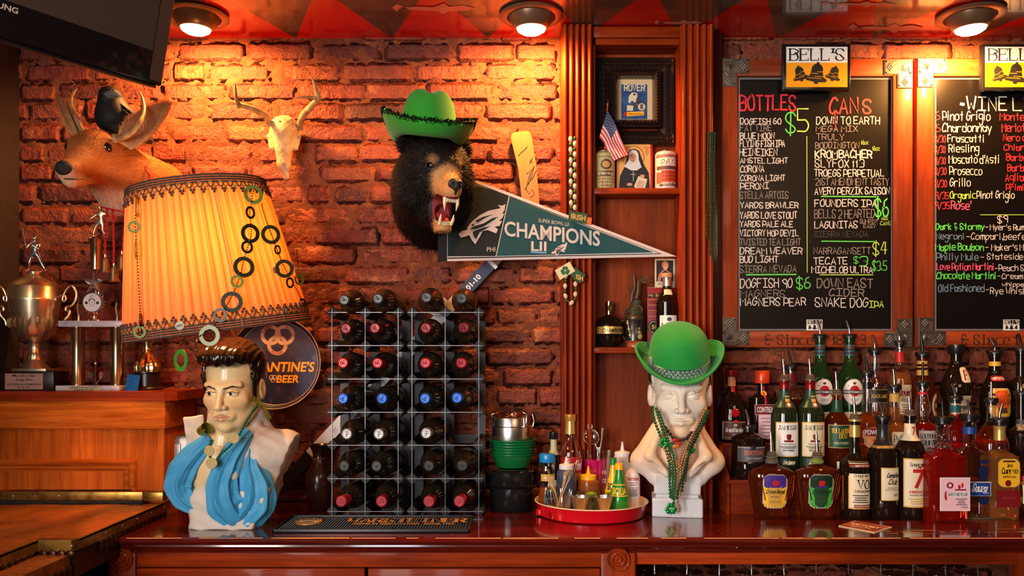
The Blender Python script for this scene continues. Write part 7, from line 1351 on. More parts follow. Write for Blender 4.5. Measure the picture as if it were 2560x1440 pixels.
SCF = pm('blue_painted_scarf', G((66, 160, 210)), .5, col2=G((206, 196, 186)), vs=26, thr=(.74, .77), bump=.5, bs=330, dist=.0004)
kq = .00116
drape(b1, [lp(528, 1098, -.42), lp(492, 1130, -.435), lp(462, 1172, -.43), lp(450, 1214, -.42), lp(468, 1250, -.42), lp(500, 1276, -.43)], [14*kq, 24*kq, 32*kq, 35*kq, 28*kq, 12*kq], 7, 0, 'blue_scarf', SCF)
drape(b1, [lp(622, 1080, -.42), lp(596, 1112, -.45), lp(570, 1160, -.455), lp(556, 1212, -.45), lp(566, 1262, -.44), lp(596, 1300, -.43)], [12*kq, 20*kq, 27*kq, 34*kq, 40*kq, 26*kq], 8, 1, 'blue_scarf', SCF)
drape(b1, [lp(625, 1120, -.43), lp(624, 1165, -.43), lp(636, 1212, -.42), lp(634, 1258, -.415), lp(604, 1300, -.42)], [12*kq, 24*kq, 40*kq, 46*kq, 34*kq], 7, 2, 'blue_scarf', SCF)
mb = MB()
for k in range(9): mb.ball(lp(642+k*7, 1082+k*3.6, -.395+k*.006), .005, 6, sy=.7); mb.ball(lp(655+k*6.5, 1074+k*4.4, -.38+k*.008), .0042, 6)
for k in range(12): mb.ball(lp(618-k*3.6, 1092+k*8.2, -.452), .0022, 5)
tag(mb.build('studs', WPL, b1), kind='stuff')
nk = thing('bead_necklace', 'green bead necklace with gold coin medallions on the painted bust', 'necklace', (0, 0, 0))
Yk2 = -.475
seq = [P(655, 1000, -.40), P(630, 1030, -.46), P(612, 1060, -.485), P(596, 1092, -.498), P(575, 1115, -.505), P(552, 1135, -.503), P(534, 1160, -.500), P(528, 1152, -.50), P(522, 1125, -.497), P(528, 1100, -.49)]
beads(nk, seq, .0042, EMR, 'bead', 1, 2.1); 
for px, py, Y, a in ((584, 1095, -.508, .4), (523, 1127, -.507, -.2), (529, 1158, -.512, .1)): MB().lathe([(0, .0015), (.0145, .0015), (.0155, 0), (.0145, -.0015), (0, -.0015)], 28, Matrix.Translation(P(px, py, Y)) @ Matrix.Rotation(a, 4, 'Z') @ Matrix.Rotation(PI/2, 4, 'X'), cap=False).build('medallion', pm('medal_brass', G((206, 186, 130)), .35, .6, bump=.6, bs=300), nk)
sg = thing('shot_cup', 'small shiny green and gold plastic cup tucked in the painted bust collar', 'cup', tuple(P(510, 1074, -.45)), (1.2, .2, .9)); MB().lathe([(0, -.014), (.014, -.014), (.0175, .013), (.0165, .013), (.013, -.012), (0, -.012)], 28, cap=False).build('cup', pm('gold_green_plastic', G((150, 150, 60)), .2, .7), sg)
sg = thing('green_feather', 'slim green and gold striped feather tucked behind the painted bust ear', 'feather', (0, 0, 0)); mb = MB()
mb.grid(lambda u, v: P(628+48*u+(v-.5)*6, 995+42*u*u+10*u-(v-.5)*(14-8*u), -.455+.05*u), 8, 3); mb.build('vane', pm('dark_green_vane', G((24, 60, 24)), .4, col2=G((150, 120, 40)), vs=120), sg)
# ---- unpainted bust
Yw2 = -.215; O = Vector((xp(1692, Yw2), Yw2, CT)); b2 = thing('plaster_bust', 'unpainted cream plaster bust of a man wearing a green bowler hat and beads', 'bust', tuple(O)); lp2 = lambda px, py, Y: P(px, py, Y)-O
Hc2 = P(1700, 982, -.20); R2 = Rz(-.16) @ Matrix.Rotation(.06, 3, 'X')
PLS = pm('cream_plaster', G((226, 206, 186)), .55, var=.12, vs=16, bump=.2, bs=60)
def b2f(p):
    q = [v/1.12 for v in turn(p, Hc2-O, R2)]; d = face_sdf(q)*1.12; hair = sdE(q, (0, .03, .045), (.087, .09, .085))*1.12; hair = np.maximum(hair, -np.maximum(q[1]+.012, q[2]-.07)*1.12); d = np.minimum(d, hair)
    x, y, z = p; q2 = turn(p, Vector((0, .0, 0)), Rz(-.16)); ax = np.abs(q2[0]); m = [ax, q2[1], q2[2]]
    d = su(d, sdC(p, lp2(1702, 1040, -.18), lp2(1702, 1120, -.19), .058, .066), .03)
    t_ = sdE(q2, (0, .0, .185), (.100, .066, .07)); t_ = su(t_, sdC(m, (.055, -.01, .26), (.105, -.015, .165), .028, .036), .025)
    t_ = su(t_, sdC(m, (.050, -.055, .27), (.082, -.085, .19), .012, .016), .012); t_ = su(t_, sdC(m, (.082, -.085, .19), (.034, -.086, .135), .016, .010), .012); t_ = ss(t_, sdC(m, (.078, -.094, .165), (.05, -.10, .145), .008), .01)
    t_ = su(t_, sdC(m, (.108, -.02, .17), (.07, -.03, .115), .028, .02), .02); d = su(d, t_, .015)
    b_ = sdB(q2, (0, .01, .10), (.070, .062, .032), .006); b_ = su(b_, sdB(q2, (0, .01, .073), (.064, .056, .02), .005), .004); b_ = su(b_, sdB(q2, (0, .01, .028), (.076, .066, .030), .006), .008)
    return np.maximum(su(d, b_, .012), -z)
def b2c(q): x, y, z = q; return mixc((z-.10)*14, np.repeat(np.array(G((206, 206, 210)))[None], len(x), 0), mixc((z-.27)*30, np.repeat(np.array(G((230, 196, 164)))[None], len(x), 0), np.array(G((228, 216, 200)))))  # cool daylight tint painted into the base colour, warmer cream above
sdf_mesh(b2f, [-.16, -.15, -.002], [.17, .13, .52], .0024, 'body', pm('plaster_with_painted_light', (1, 1, 1), .5, attr='Col', var=.1, vs=18, bump=.25, bs=60, coat=.1), b2, b2c)
sdf_mesh(lambda p: (lambda q: np.maximum(np.maximum(sdE(q, (0, .03, .045), (.0895, .0925, .0875)), -np.maximum(q[1]+.010, q[2]-.07)), -(q[2]+.03)+.006*np.sin(q[1]*200))*1.12)([v/1.12 for v in turn(p, Hc2-O, R2)]), [-.13, -.1, .25], [.14, .14, .5], .003, 'painted_hair', pm('chipped_dark_hair', G((50, 34, 28)), .4, col2=G((180, 160, 140)), vs=26, thr=(.5, .62)), b2)
# ---- bowler hat
GF = pm('green_felt', G((16, 142, 52)), .75, sheen=.5, bump=.25, bs=500)
hc = P(1697, 914, -.205); t = thing('bowler_hat', 'bright green felt bowler hat with glittering patterned band on the plaster bust', 'hat', tuple(hc), (.42, -.03, -.1))
rr = L(72, -.155); H_ = .118; dome = [(a_, b_*1.12) for a_, b_ in [(rr*.97, .0), (rr*1.0, .012), (rr*1.01, .04), (rr*.98, .062), (rr*.90, .085), (rr*.74, .103), (rr*.5, .115), (rr*.25, .121), (0, .1225)]]
MB().lathe(dome, 64, cap=False, sy=1.1).build('crown', GF, t)
def brim(u, v):
    a = 2*PI*u; k = abs(math.cos(a)); r_ = rr*.95+(.137-rr*.95)*v+.0*k; z_ = .003-.010*math.sin(v*2.2)+v*v*(.052*k**2+.010); 
    if v > .93: z_ += .004
    return (r_*math.cos(a)*(1-.04*v*k), r_*math.sin(a)*1.08, z_)
mb = MB(); mb.grid(brim, 72, 12, closeu=True); br = mb.build('brim', GF, t); so = br.modifiers.new('s', 'SOLIDIFY'); so.thickness = .0035
mb = MB(); mb.tube([brim(i/72, 1) for i in range(72)], .0042, 8, closed=True); mb.build('rolled_edge', GF, t)
BND = pm('glitter_band', G((120, 160, 150)), .3, .5, col2=G((40, 60, 60)), vs=260, thr=(.48, .52))
mb = MB(); mb.lathe([(rr*1.0, .002), (rr*1.025, .003), (rr*1.035, .03), (rr*1.01, .031)], 72, cap=False, sy=1.1); bd = mb.build('hat_band', BND, t); mb = MB()
for k in range(44):
    for j in range(3):
        a = 2*PI*(k+.5*(j % 2))/44; mb.box(-.0045, .0045, -.0008, .0008, -.0032, .0032); mb.xf(Matrix.Translation((rr*1.03*math.cos(a), rr*1.14*math.sin(a), .0075+j*.0088)) @ Matrix.Rotation(a+PI/2, 4, 'Z'), len(mb.v)-8)
tag(mb.build('band_squares', pm('silver_squares', G((206, 214, 210)), .25, .5, var=.4, vs=200), bd, smooth=False), kind='stuff')
mb = MB(); mb.box(-.007, .007, -.003, .003, -.024, .028, .003); mb.xf(Matrix.Translation((-rr*.98, -rr*.42, .022)) @ Matrix.Rotation(-.9, 4, 'Z')); mb.build('band_buckle', pm('silver_squares', (1, 1, 1)), bd)
# ---- beads on the plaster bust
yb2 = -.312
nl = [('short dark brown wooden beads tight round the plaster bust neck', pm('dark_wood_bead', G((40, 22, 20)), .4), .0046, [(1664, 1070), (1680, 1092), (1696, 1102), (1716, 1098), (1732, 1078)], 0),
      ('bright green bead strand, outermost on the left of the plaster bust', EMR, .0040, [(1632, 1018), (1632, 1040), (1643, 1070), (1655, 1100), (1666, 1128), (1674, 1160), (1674, 1200), (1676, 1245)], .004),
      ('second green bead strand hanging just inside the outer one on the plaster bust', GBD, .0038, [(1640, 1022), (1650, 1055), (1660, 1085), (1672, 1120), (1682, 1170), (1682, 1215), (1680, 1250)], .008),
      ('copper gold bead strand down the middle of the plaster bust chest', GLD, .0038, [(1764, 1022), (1750, 1055), (1735, 1085), (1718, 1110), (1702, 1135), (1694, 1180), (1693, 1230), (1696, 1282)], .010),
      ('copper gold bead strand looping from the left clover on the plaster bust', GLD, .0038, [(1660, 1118), (1670, 1140), (1682, 1158), (1700, 1168), (1712, 1150), (1720, 1128), (1728, 1100), (1745, 1065), (1758, 1030)], .013),
      ('green bead strand, outermost on the right of the plaster bust', GBD, .0040, [(1774, 1028), (1764, 1052), (1750, 1075), (1738, 1100), (1726, 1125), (1716, 1160), (1708, 1200), (1704, 1228)], .006),
      ('grey green metallic bead strand hanging low on the right of the bust chest', pm('gunmetal_bead', G((90, 96, 80)), .3, .7), .0034, [(1768, 1026), (1752, 1062), (1738, 1094), (1722, 1120), (1718, 1160), (1712, 1205)], .016)]
nl += [('third green bead strand, innermost on the left of the plaster bust', EMR, .0036, [(1648, 1030), (1662, 1070), (1672, 1105), (1684, 1140), (1688, 1180), (1687, 1225), (1684, 1262)], .018),
      ('pale gold bead strand just right of the middle of the plaster bust chest', GLD, .0036, [(1760, 1030), (1742, 1068), (1727, 1095), (1712, 1128), (1702, 1165), (1701, 1205), (1699, 1240)], .020),
      ('dark green bead strand between the gold ones on the plaster bust', pm('dark_green_bead', G((28, 74, 46)), .25, .5), .0036, [(1770, 1030), (1757, 1060), (1745, 1084), (1732, 1108), (1722, 1140), (1710, 1180), (1698, 1215), (1690, 1250)], .022)]
for lb, mt, r_, pts, dy in nl:
    t = thing('bead_necklace', lb, 'necklace', (0, 0, 0), group=None)
    def yy(py): return yb2+.03*max(0, (1100-py)/70)-.012*max(0, min(1, (1150-abs(py-1150))/1150))-dy+(.012 if py > 1190 else 0)
    beads(t, [P(x, y, yy(y)) for x, y in pts], r_*1.2, mt, 'bead', 1, 2.08)
    if r_ == .0046:
        for k, c_ in enumerate(('red', 'orange', 'gold', 'brown', 'red', 'dkred')): MB().ball(P(1690+8*math.cos(k*1.05), 1108+8*math.sin(k*1.05), yb2-.02), .006, 8).build('bead_cluster', lmat(c_), t)
CLV = pm('green_foil_clover', G((24, 150, 70)), .2, .6)
for px, py, sz, lb in ((1660, 1108, .017, 'green plastic clover charm at the left collar of the plaster bust'), (1727, 1124, .015, 'green plastic clover charm at the right collar of the plaster bust'), (1677, 1272, .020, 'shiny green shamrock charm hanging at the foot of the plaster bust')):
    Yc_ = -.335 if py < 1200 else -.312; t = thing('clover_charm', lb, 'charm', tuple(P(px, py, Yc_)))
    for a in (PI/2, PI*1.17, -PI*.17):
        mb = MB()
        for s_ in (-1, 1): mb.ball((sz*.55*math.cos(a+s_*.38), 0, sz*.55*math.sin(a+s_*.38)), sz*.36, 8, sy=.35)
        mb.build('leaflet', CLV, t)
    MB().tube([(0, 0, 0), (.001, 0, -sz*.95)], .0014, 6).build('stem', CLV, t)
# ================================================================ mounted animals
def nrm(v): return v/np.maximum(1e-6, np.linalg.norm(v, axis=1))[:, None]
FURM = pm('animal_hair', (1, 1, 1), .65, attr='Col', spec=.25); EYE = pm('glass_eye', (.01, .005, .003), .04, coat=1); GUM = pm('wet_gum', G((70, 18, 20)), .2, coat=.6); TOO = pm('ivory_tooth', G((232, 212, 170)), .3, coat=.3); ANT = pm('antler_bone', G((196, 160, 112)), .45, col2=G((130, 92, 56)), vs=50, stretch=(1, 1, .2))
def frame(Hc, R): Rt = np.array(R); c = np.array(Hc); return lambda p: (p-c) @ Rt       # world -> head frame
# ---- bear
Hc = P(1088, 430, -.27); R = Rz(.46) @ Matrix.Rotation(.22, 3, 'X'); bw = lambda x, y, z: Hc+R @ Vector((x, y, z))
t = thing('mounted_bear', 'mounted black bear head snarling with open jaws under a green cowboy hat', 'bear head', (0, 0, 0))
def bearf(p):
    q = turn(p, Hc, R); x, y, z = q; m = [np.abs(x), y, z]
    d = sdE(q, (0, .0, .015), (.088, .095, .082)); d = su(d, sdE(q, (0, -.055, .01), (.05, .05, .045)), .03)
    d = su(d, sdC(q, (0, -.05, -.02), (0, -.150, -.048), .048, .027), .02); d = su(d, sdC(q, (0, -.150, -.036), (0, -.163, -.038), .020, .018), .01); d = su(d, sdE(m, (.065, -.005, -.045), (.045, .06, .06)), .03)
    d = ss(d, sdC(q, (0, -.060, -.092), (0, -.20, -.112), .022, .032), .008)
    j = sdC(q, (0, -.03, -.105), (0, -.100, -.163), .040, .025); d = su(d, j, .01); d = ss(d, sdC(q, (0, -.055, -.098), (0, -.145, -.132), .023, .027), .006)
    d = su(d, sdC(p, Hc+Vector((-.014, .04, -.03)), Vector((Hc.x-.022, -.02, Hc.z-.055)), .112, .126), .05)
    d = ss(d, sdE(m, (.043, -.080, .016), (.012, .01, .009)), .006); d = su(d, sdE(m, (.086, .02, .075), (.026, .014, .028)), .012)
    return np.maximum(d, p[1]+.004)
BK, TAN = np.array(G((17, 8, 4))), np.array(G((196, 140, 84)))
def bearcol(p):
    q = p; m = q.copy(); m[:, 0] = np.abs(m[:, 0]); r_ = np.random.default_rng(1).random(len(p))*.012
    a = (-q[:, 1]-.080+r_-np.abs(q[:, 0])*.30-np.clip(q[:, 2]+.005, 0, 1)*.8)*60; a = np.where(q[:, 2] < -.115, np.minimum(a, (-q[:, 1]-.05)*60-1.0), a); c = mixc(a, np.repeat(BK[None], len(p), 0), TAN)
    c = mixc(np.where((q[:, 1] < -.035) & (q[:, 2] > -.146+.35*(q[:, 1]+.13)) & (q[:, 2] < -.066) & (np.abs(q[:, 0]) < .029), 1., 0.), c, np.array(G((120, 24, 28))))
    return mixc(.9-np.linalg.norm(m-np.array([.040, -.088, .034]), axis=1)*45, c, TAN*.7)
fr_ = frame(Hc, R)
body = sdf_mesh(bearf, [Hc.x-.17, Hc.y-.21, Hc.z-.19], [Hc.x+.19, .0, Hc.z+.14], .0034, 'head', pm('bear_skin', (1, 1, 1), .6, attr='Col', bump=.4, bs=220), t, lambda p: bearcol(fr_(np.stack(p, 1))))
def blen(p): q = fr_(p); muz = np.clip((-q[:, 1]-.05)*18, 0, 1); rf = np.clip((p[:, 1]+.22)*8, 0, 1); return .021*(1-muz)+.0035+.026*rf
def bcomb(p): q = fr_(p); v = p-np.array(Hc+R @ Vector((0, -.15, .0))); v = nrm(v); v[:, 2] -= .35+np.clip((p[:, 1]+.25)*4, 0, .8); return v
mouth = lambda p: (lambda q: ~((q[:, 1] < -.062) & (q[:, 2] < -.071-.0*q[:, 1]) & (q[:, 2] > -.145) & (np.abs(q[:, 0]) < .036)) & ~((q[:, 1] < -.150) & (q[:, 2] > -.055)) & (np.linalg.norm(np.stack([np.abs(q[:, 0])-.043, q[:, 1]+.086, q[:, 2]-.016], 1), axis=1) > .013))(fr_(p))
fur(body, 'fur', FURM, t, 62000, blen, bcomb, lambda p: bearcol(fr_(p)), .0009, mouth, 2, .4)
for sx in (-1, 1):
    MB().ball(bw(sx*.043, -.081, .016), .0105, 10).build('eye', EYE, t)
nose = sdf_mesh(lambda p: (lambda q: ss(su(sdE(q, (0, -.172, -.030), (.023, .016, .017)), sdC(q, (0, -.176, -.04), (0, -.172, -.055), .008, .006), .008), sdE([np.abs(q[0]), q[1], q[2]], (.011, -.187, -.030), (.006, .008, .005)), .004))(turn(p, Hc, R)), [bw(0, -.17, -.035)[i]-.04 for i in range(3)], [bw(0, -.17, -.035)[i]+.04 for i in range(3)], .0018, 'nose', pm('wet_black_nose', (.02, .016, .016), .25, bump=.5, bs=300), t)
MB().tube([bw(x, y, z) for x, y, z in ((0, -.05, -.118), (0, -.085, -.126), (0, -.112, -.136), (0, -.124, -.138))], [.018, .017, .013, .005], 14, flat=.5).build('tongue', pm('tongue', G((170, 50, 56)), .25, coat=.5), t)
for sg_, (yy_, zz_), n in ((1, (-.148, -.074), 'upper_gum'), (-1, (-.118, -.144), 'lower_gum')):
    mb = MB(); mb.tube([bw(.027*math.sin(a)*1.0, yy_+.075*(1-math.cos(a))-.0, zz_+(.012 if sg_ > 0 else .022)*(1-math.cos(a))) for a in [(-1.5+3*k/16) for k in range(17)]], .0038, 8); mb.build(n, GUM, t)
for sx in (-1, 1):
    MB().tube([bw(sx*.019, -.146, -.070), bw(sx*.020, -.150, -.086), bw(sx*.018, -.148, -.106)], [.0058, .0052, .001], 10).build('fang', TOO, t); MB().tube([bw(sx*.018, -.117, -.148), bw(sx*.020, -.125, -.133), bw(sx*.020, -.128, -.118)], [.0055, .0048, .001], 10).build('fang', TOO, t)
for k in range(6): 
    x = (k-2.5)*.0055; MB().tube([bw(x, -.155+abs(x)*.3, -.072), bw(x, -.157+abs(x)*.3, -.083)], [.0026, .0016], 6).build('tooth', TOO, t); MB().tube([bw(x*.8, -.122+abs(x)*.3, -.150), bw(x*.8, -.126+abs(x)*.3, -.139)], [.0024, .0016], 6).build('tooth', TOO, t)
# ---- cowboy hat on the bear
YH_ = -.285; hc = P(1068, 353, YH_); t = thing('cowboy_hat', 'green felt cowboy hat edged with green sequins on the bear head', 'hat', tuple(hc), (.0, .07, .12))
GF2 = pm('lime_green_felt', G((34, 140, 30)), .8, sheen=.4, bump=.25, bs=500)
def crown(a, r_, z): return r_*(1+.02*math.cos(2*a)), z-(.016*max(0, math.cos(a+PI/2)*0+1-abs(math.cos(a))*1.6) if z > .12 else 0)
k_ = L(71, YH_); mb = MB(); mb.lathe([(k_*1.02, -.002), (k_*1.0, .015), (k_*.97, .05), (k_*.90, .09), (k_*.80, .120), (k_*.66, .138), (k_*.45, .146), (k_*.2, .141), (0, .138)], 64, cap=False, sy=1.15, fn=crown); mb.build('crown', GF2, t)
def cb_(u, v):
    a = 2*PI*u; c_ = math.cos(a); ra = k_*.98+(.156-k_*.98)*v; z = -.004+(-.075*v+.093*v*v)*(1-c_*c_)+v*v*(.076 if c_ < 0 else .068)*abs(c_)**2.4; return (ra*c_*(1-.10*v*abs(c_)**3), ra*math.sin(a)*1.12, z)
mb = MB(); mb.grid(cb_, 80, 12, closeu=True); o = mb.build('brim', GF2, t); so = o.modifiers.new('s', 'SOLIDIFY'); so.thickness = .003
mb = MB(); rs = random.Random(2)
for k in range(1500):
    u = rs.random(); p = Vector(cb_(u, rs.uniform(.93, 1.02)))+Vector((rs.uniform(-.001, .001), rs.uniform(-.002, .002), rs.uniform(-.001, .007))); n = Vector((rs.gauss(0, 1), rs.gauss(0, 1), rs.gauss(0, 1))).normalized(); a_ = n.orthogonal().normalized(); b_ = n.cross(a_); q = .0032
    mb.add([p+(a_*math.cos(w_)+b_*math.sin(w_))*q for w_ in [i*PI/3 for i in range(6)]], [tuple(range(6))])
tag(mb.build('sequin_trim', pm('green_sequin', G((30, 110, 50)), .15, .9, col2=G((10, 30, 14)), vs=300, thr=(.48, .52)), t, smooth=False), kind='stuff')
mb = MB(); mb.tube([cb_(i/80, 1) for i in range(80)], .0028, 6, closed=True); mb.build('trim_cord', pm('dark_trim', G((12, 40, 16)), .4, .5, bump=1, bs=400), t)
# ---- deer
Hc = P(238, 376, -.33); R = Rz(.02) @ Matrix.Rotation(.24, 3, 'X'); bw = lambda x, y, z: Hc+R @ Vector((x, y, z)); frd = frame(Hc, R)
t = thing('mounted_deer', 'mounted young deer head with small antlers looking left, crow perched behind it', 'deer head', (0, 0, 0)); W2 = P(430, 470, 0)
def deerf(p):
    q = turn(p, Hc, R); x, y, z = q; m = [np.abs(x), y, z]
    d = sdE(q, (0, .0, .0), (.060, .078, .056)); d = su(d, sdC(q, (0, -.045, -.012), (0, -.165, -.056), .050, .028), .03); d = su(d, sdE(q, (0, -.178, -.052), (.029, .026, .026)), .012); d = su(d, sdC(q, (0, -.03, -.055), (0, -.16, -.082), .038, .020), .02)
    d = su(d, sdE(m, (.044, -.025, .018), (.020, .022, .015)), .012); d = ss(d, sdE(m, (.060, -.038, .008), (.012, .013, .011)), .004)
    d = ss(d, sdC(q, (0, -.205, -.0735), (0, -.13, -.074), .0), .0) if False else d
    d = su(d, sdC(p, bw(.0, .03, -.03), Vector((W2.x-.02, -.08, W2.z-.03)), .072, .098), .04); d = su(d, sdC(p, bw(.0, .02, -.06), bw(.02, .09, -.12), .05, .072), .03)
    return np.maximum(d, p[1]+.004)
DB, DC, DW = np.array(G((176, 104, 52))), np.array(G((120, 66, 32))), np.array(G((226, 196, 160)))
def dcol(q):
    c = np.repeat(DB[None], len(q), 0); c = mixc((q[:, 2]-.015)*30-np.abs(q[:, 0])*8, c, DC); c = mixc((-.075-q[:, 2]-.25*(q[:, 1]+.1)-.0*q[:, 0])*45, c, DW); c = mixc((-.185-q[:, 1])*50, c, DW*.9)
    m = q.copy(); m[:, 0] = np.abs(m[:, 0]); return mixc(1.0-np.linalg.norm(m-np.array([.058, -.040, .008]), axis=1)*52, c, np.array(G((50, 26, 14))))
body = sdf_mesh(deerf, [Hc.x-.15, -.60, Hc.z-.24], [W2.x+.11, .0, Hc.z+.08], .0036, 'head', pm('deer_skin', (1, 1, 1), .6, attr='Col', bump=.3, bs=200), t, lambda p: dcol(frd(np.stack(p, 1))))
def dcomb(p): v = nrm(p-np.array(bw(0, -.24, -.02))); v[:, 2] -= .15; return v
fur(body, 'fur', FURM, t, 60000, lambda p: .0045+.010*np.clip((frd(p)[:, 1]+.14)*7, 0, 1), dcomb, lambda p: dcol(frd(p)), .00055, lambda p: (lambda q: ~((q[:, 1] < -.186) & (q[:, 2] > -.066)) & (np.linalg.norm(np.stack([np.abs(q[:, 0])-.060, q[:, 1]+.038, q[:, 2]-.008], 1), axis=1) > .013))(frd(p)), 3, .22)
for sx in (-1, 1): MB().ball(bw(sx*.0525, -.0385, .008), .0158, 10).build('eye', EYE, t)
sdf_mesh(lambda p: (lambda q: ss(sdE(q, (0, -.192, -.048), (.0235, .018, .021)), sdE([np.abs(q[0]), q[1], q[2]], (.014, -.210, -.046), (.006, .007, .004)), .003))(turn(p, Hc, R)), [bw(0, -.19, -.05)[i]-.04 for i in range(3)], [bw(0, -.19, -.05)[i]+.04 for i in range(3)], .002, 'nose', pm('dry_black_nose', (.02, .016, .015), .5, bump=.6, bs=350), t)
mb = MB(); mb.tube([bw(x, y, z) for x, y, z in ((.002, -.203, -.076), (.022, -.185, -.078), (.031, -.15, -.076), (.036, -.12, -.070))], .0016, 6); mb.build('mouth_line', pm('mouth_dark', G((50, 26, 18)), .5), t)
def ear(base, tip, wd, nv, nm, seed):
    """cupped leaf shaped ear with pale inner hair"""
    A_, T_ = Vector(base), Vector(tip); ax_ = T_-A_; nv = Vector(nv).normalized(); sd = ax_.cross(nv).normalized(); rs = random.Random(seed)
    def f(u, v, o=0): w_ = wd*math.sin(PI*min(1, .12+u*.88))**.7*(1 if u < .97 else .4); k = (v-.5)*2; return A_+ax_*u+sd*w_*k*.5+nv*(w_*.42*k*k-.0+o)-nv*.012*math.sin(PI*u)
    mb = MB(); mb.grid(lambda u, v: f(u, v), 18, 9); e = mb.build(nm, pm('ear_back', G((176, 112, 66)), .7, var=.3, vs=40), t); so = e.modifiers.new('s', 'SOLIDIFY'); so.thickness = .003
    v = []; f_ = []; cs = []
    for k in range(4200):
        u = rs.uniform(.0, .98); w_ = rs.random(); p = f(u, w_, .0042); ed = abs(w_-.5)*2; dr = (ax_.normalized()*rs.uniform(.5, 1)+sd*(w_-.5)*rs.uniform(.5, 2.2)+nv*rs.uniform(.1, .5)).normalized(); l_ = rs.uniform(.006, .016)*(1.4 if u < .5 else .8); s_ = dr.cross(nv).normalized()*.0008; n_ = len(v)
        v += [p-s_, p+s_, p+dr*l_]; f_.append((n_, n_+1, n_+2)); c_ = mixc(np.array([1.2*u+ed*.5-.45+rs.uniform(-.3, .3)]), np.array(G((236, 180, 120)))[None], DB[None]*.9)[0]; cs += [c_]*3
    m = MB(); m.add(v, f_); o = m.build('ear_hair', FURM, e, smooth=False); at = o.data.color_attributes.new('Col', 'FLOAT_COLOR', 'POINT'); at.data.foreach_set('color', np.concatenate([np.array(cs), np.ones((len(cs), 1))], 1).astype(np.float32).ravel()); o['kind'] = 'stuff'
ear(P(322, 372, -.33), P(427, 256, -.28), .092, (-.15, -1, .1), 'ear', 1); ear(P(208, 345, -.33), P(150, 238, -.36), .056, (-.75, -.7, .1), 'ear', 2)
def path(L_, n=5):
    pts = [Vector(p) for p in L_]; pts = [pts[0]]+pts+[pts[-1]]; out = []
    for i in range(1, len(pts)-2):
        a, b, c, d = pts[i-1:i+3]
        for k in range(n): w_ = k/n; out.append(.5*((2*b)+(c-a)*w_+(2*a-5*b+4*c-d)*w_*w_+(3*b-a-3*c+d)*w_**3))
    return out+[pts[-2]]
def horn(root, L_, r0, r1, nm='antler', mt=None, bur=True):
    p = path(L_); n = len(p); rr_ = [r0+(r1-r0)*(i/(n-1))**1.3 for i in range(n)]
    if bur: rr_[0] = r0*1.35
    return MB().tube(p, rr_, 12).build(nm, mt or ANT, root)
horn(t, [P(208, 332, -.35), P(192, 300, -.37), P(178, 262, -.36), P(182, 236, -.33), P(193, 221, -.31)], .0085, .002); horn(t, [P(288, 346, -.35), P(318, 338, -.37), P(345, 312, -.37), P(359, 280, -.34), P(357, 250, -.32), P(348, 229, -.31)], .0105, .002)
# ---- crow
O = P(298, 300, -.27); t = thing('crow', 'black artificial crow perched behind the deer antlers', 'crow', tuple(O)); lc2 = lambda px, py, Y: P(px, py, Y)-O
FB = pm('black_feather', (.012, .012, .014), .58, bump=.35, bs=90, stretch=(1, 1, .3), spec=.3)
sdf_mesh(lambda p: np.maximum(su(su(su(sdE(p, lc2(275, 238, -.29), (.030, .034, .026)), sdC(p, lc2(274, 250, -.28), lc2(288, 296, -.265), .021, .044), .02), sdC(p, lc2(285, 290, -.27), lc2(318, 315, -.22), .052, .046), .03), sdC(p, lc2(318, 315, -.22), lc2(372, 350, -.14), .034, .014), .03), -9.), [-.08, -.1, -.09], [.14, .18, .13], .003, 'body', FB, t)
mb = MB()
for k in range(9):
    for j in range(4): a = lc2(300+k*4+j*7, 258+k*3+j*16, -.30+.012*k-.006*j); mb.tube([a, a+Vector((.022, .006, -.018)), a+Vector((.045, .02, -.036))], [.003, .006, .001], 6, flat=.3)
tag(mb.build('wing_feathers', pm('black_feather', (0, 0, 0)), t), kind='stuff')
mb = MB(); mb.tube([lc2(264, 238, -.310), lc2(279, 234, -.322), lc2(293, 236, -.326), lc2(305, 243, -.326)], [.012, .0105, .0065, .001], 12, flat=.8); mb.tube([lc2(268, 243, -.312), lc2(283, 243, -.322), lc2(298, 243, -.325)], [.009, .006, .001], 10, flat=.6); mb.build('beak', pm('slate_beak', G((104, 106, 112)), .28), t)
for px in (253, 284): MB().ball(lc2(px, 241 if px < 260 else 228, -.318 if px > 260 else -.306), .004, 8).build('eye', EYE, t)
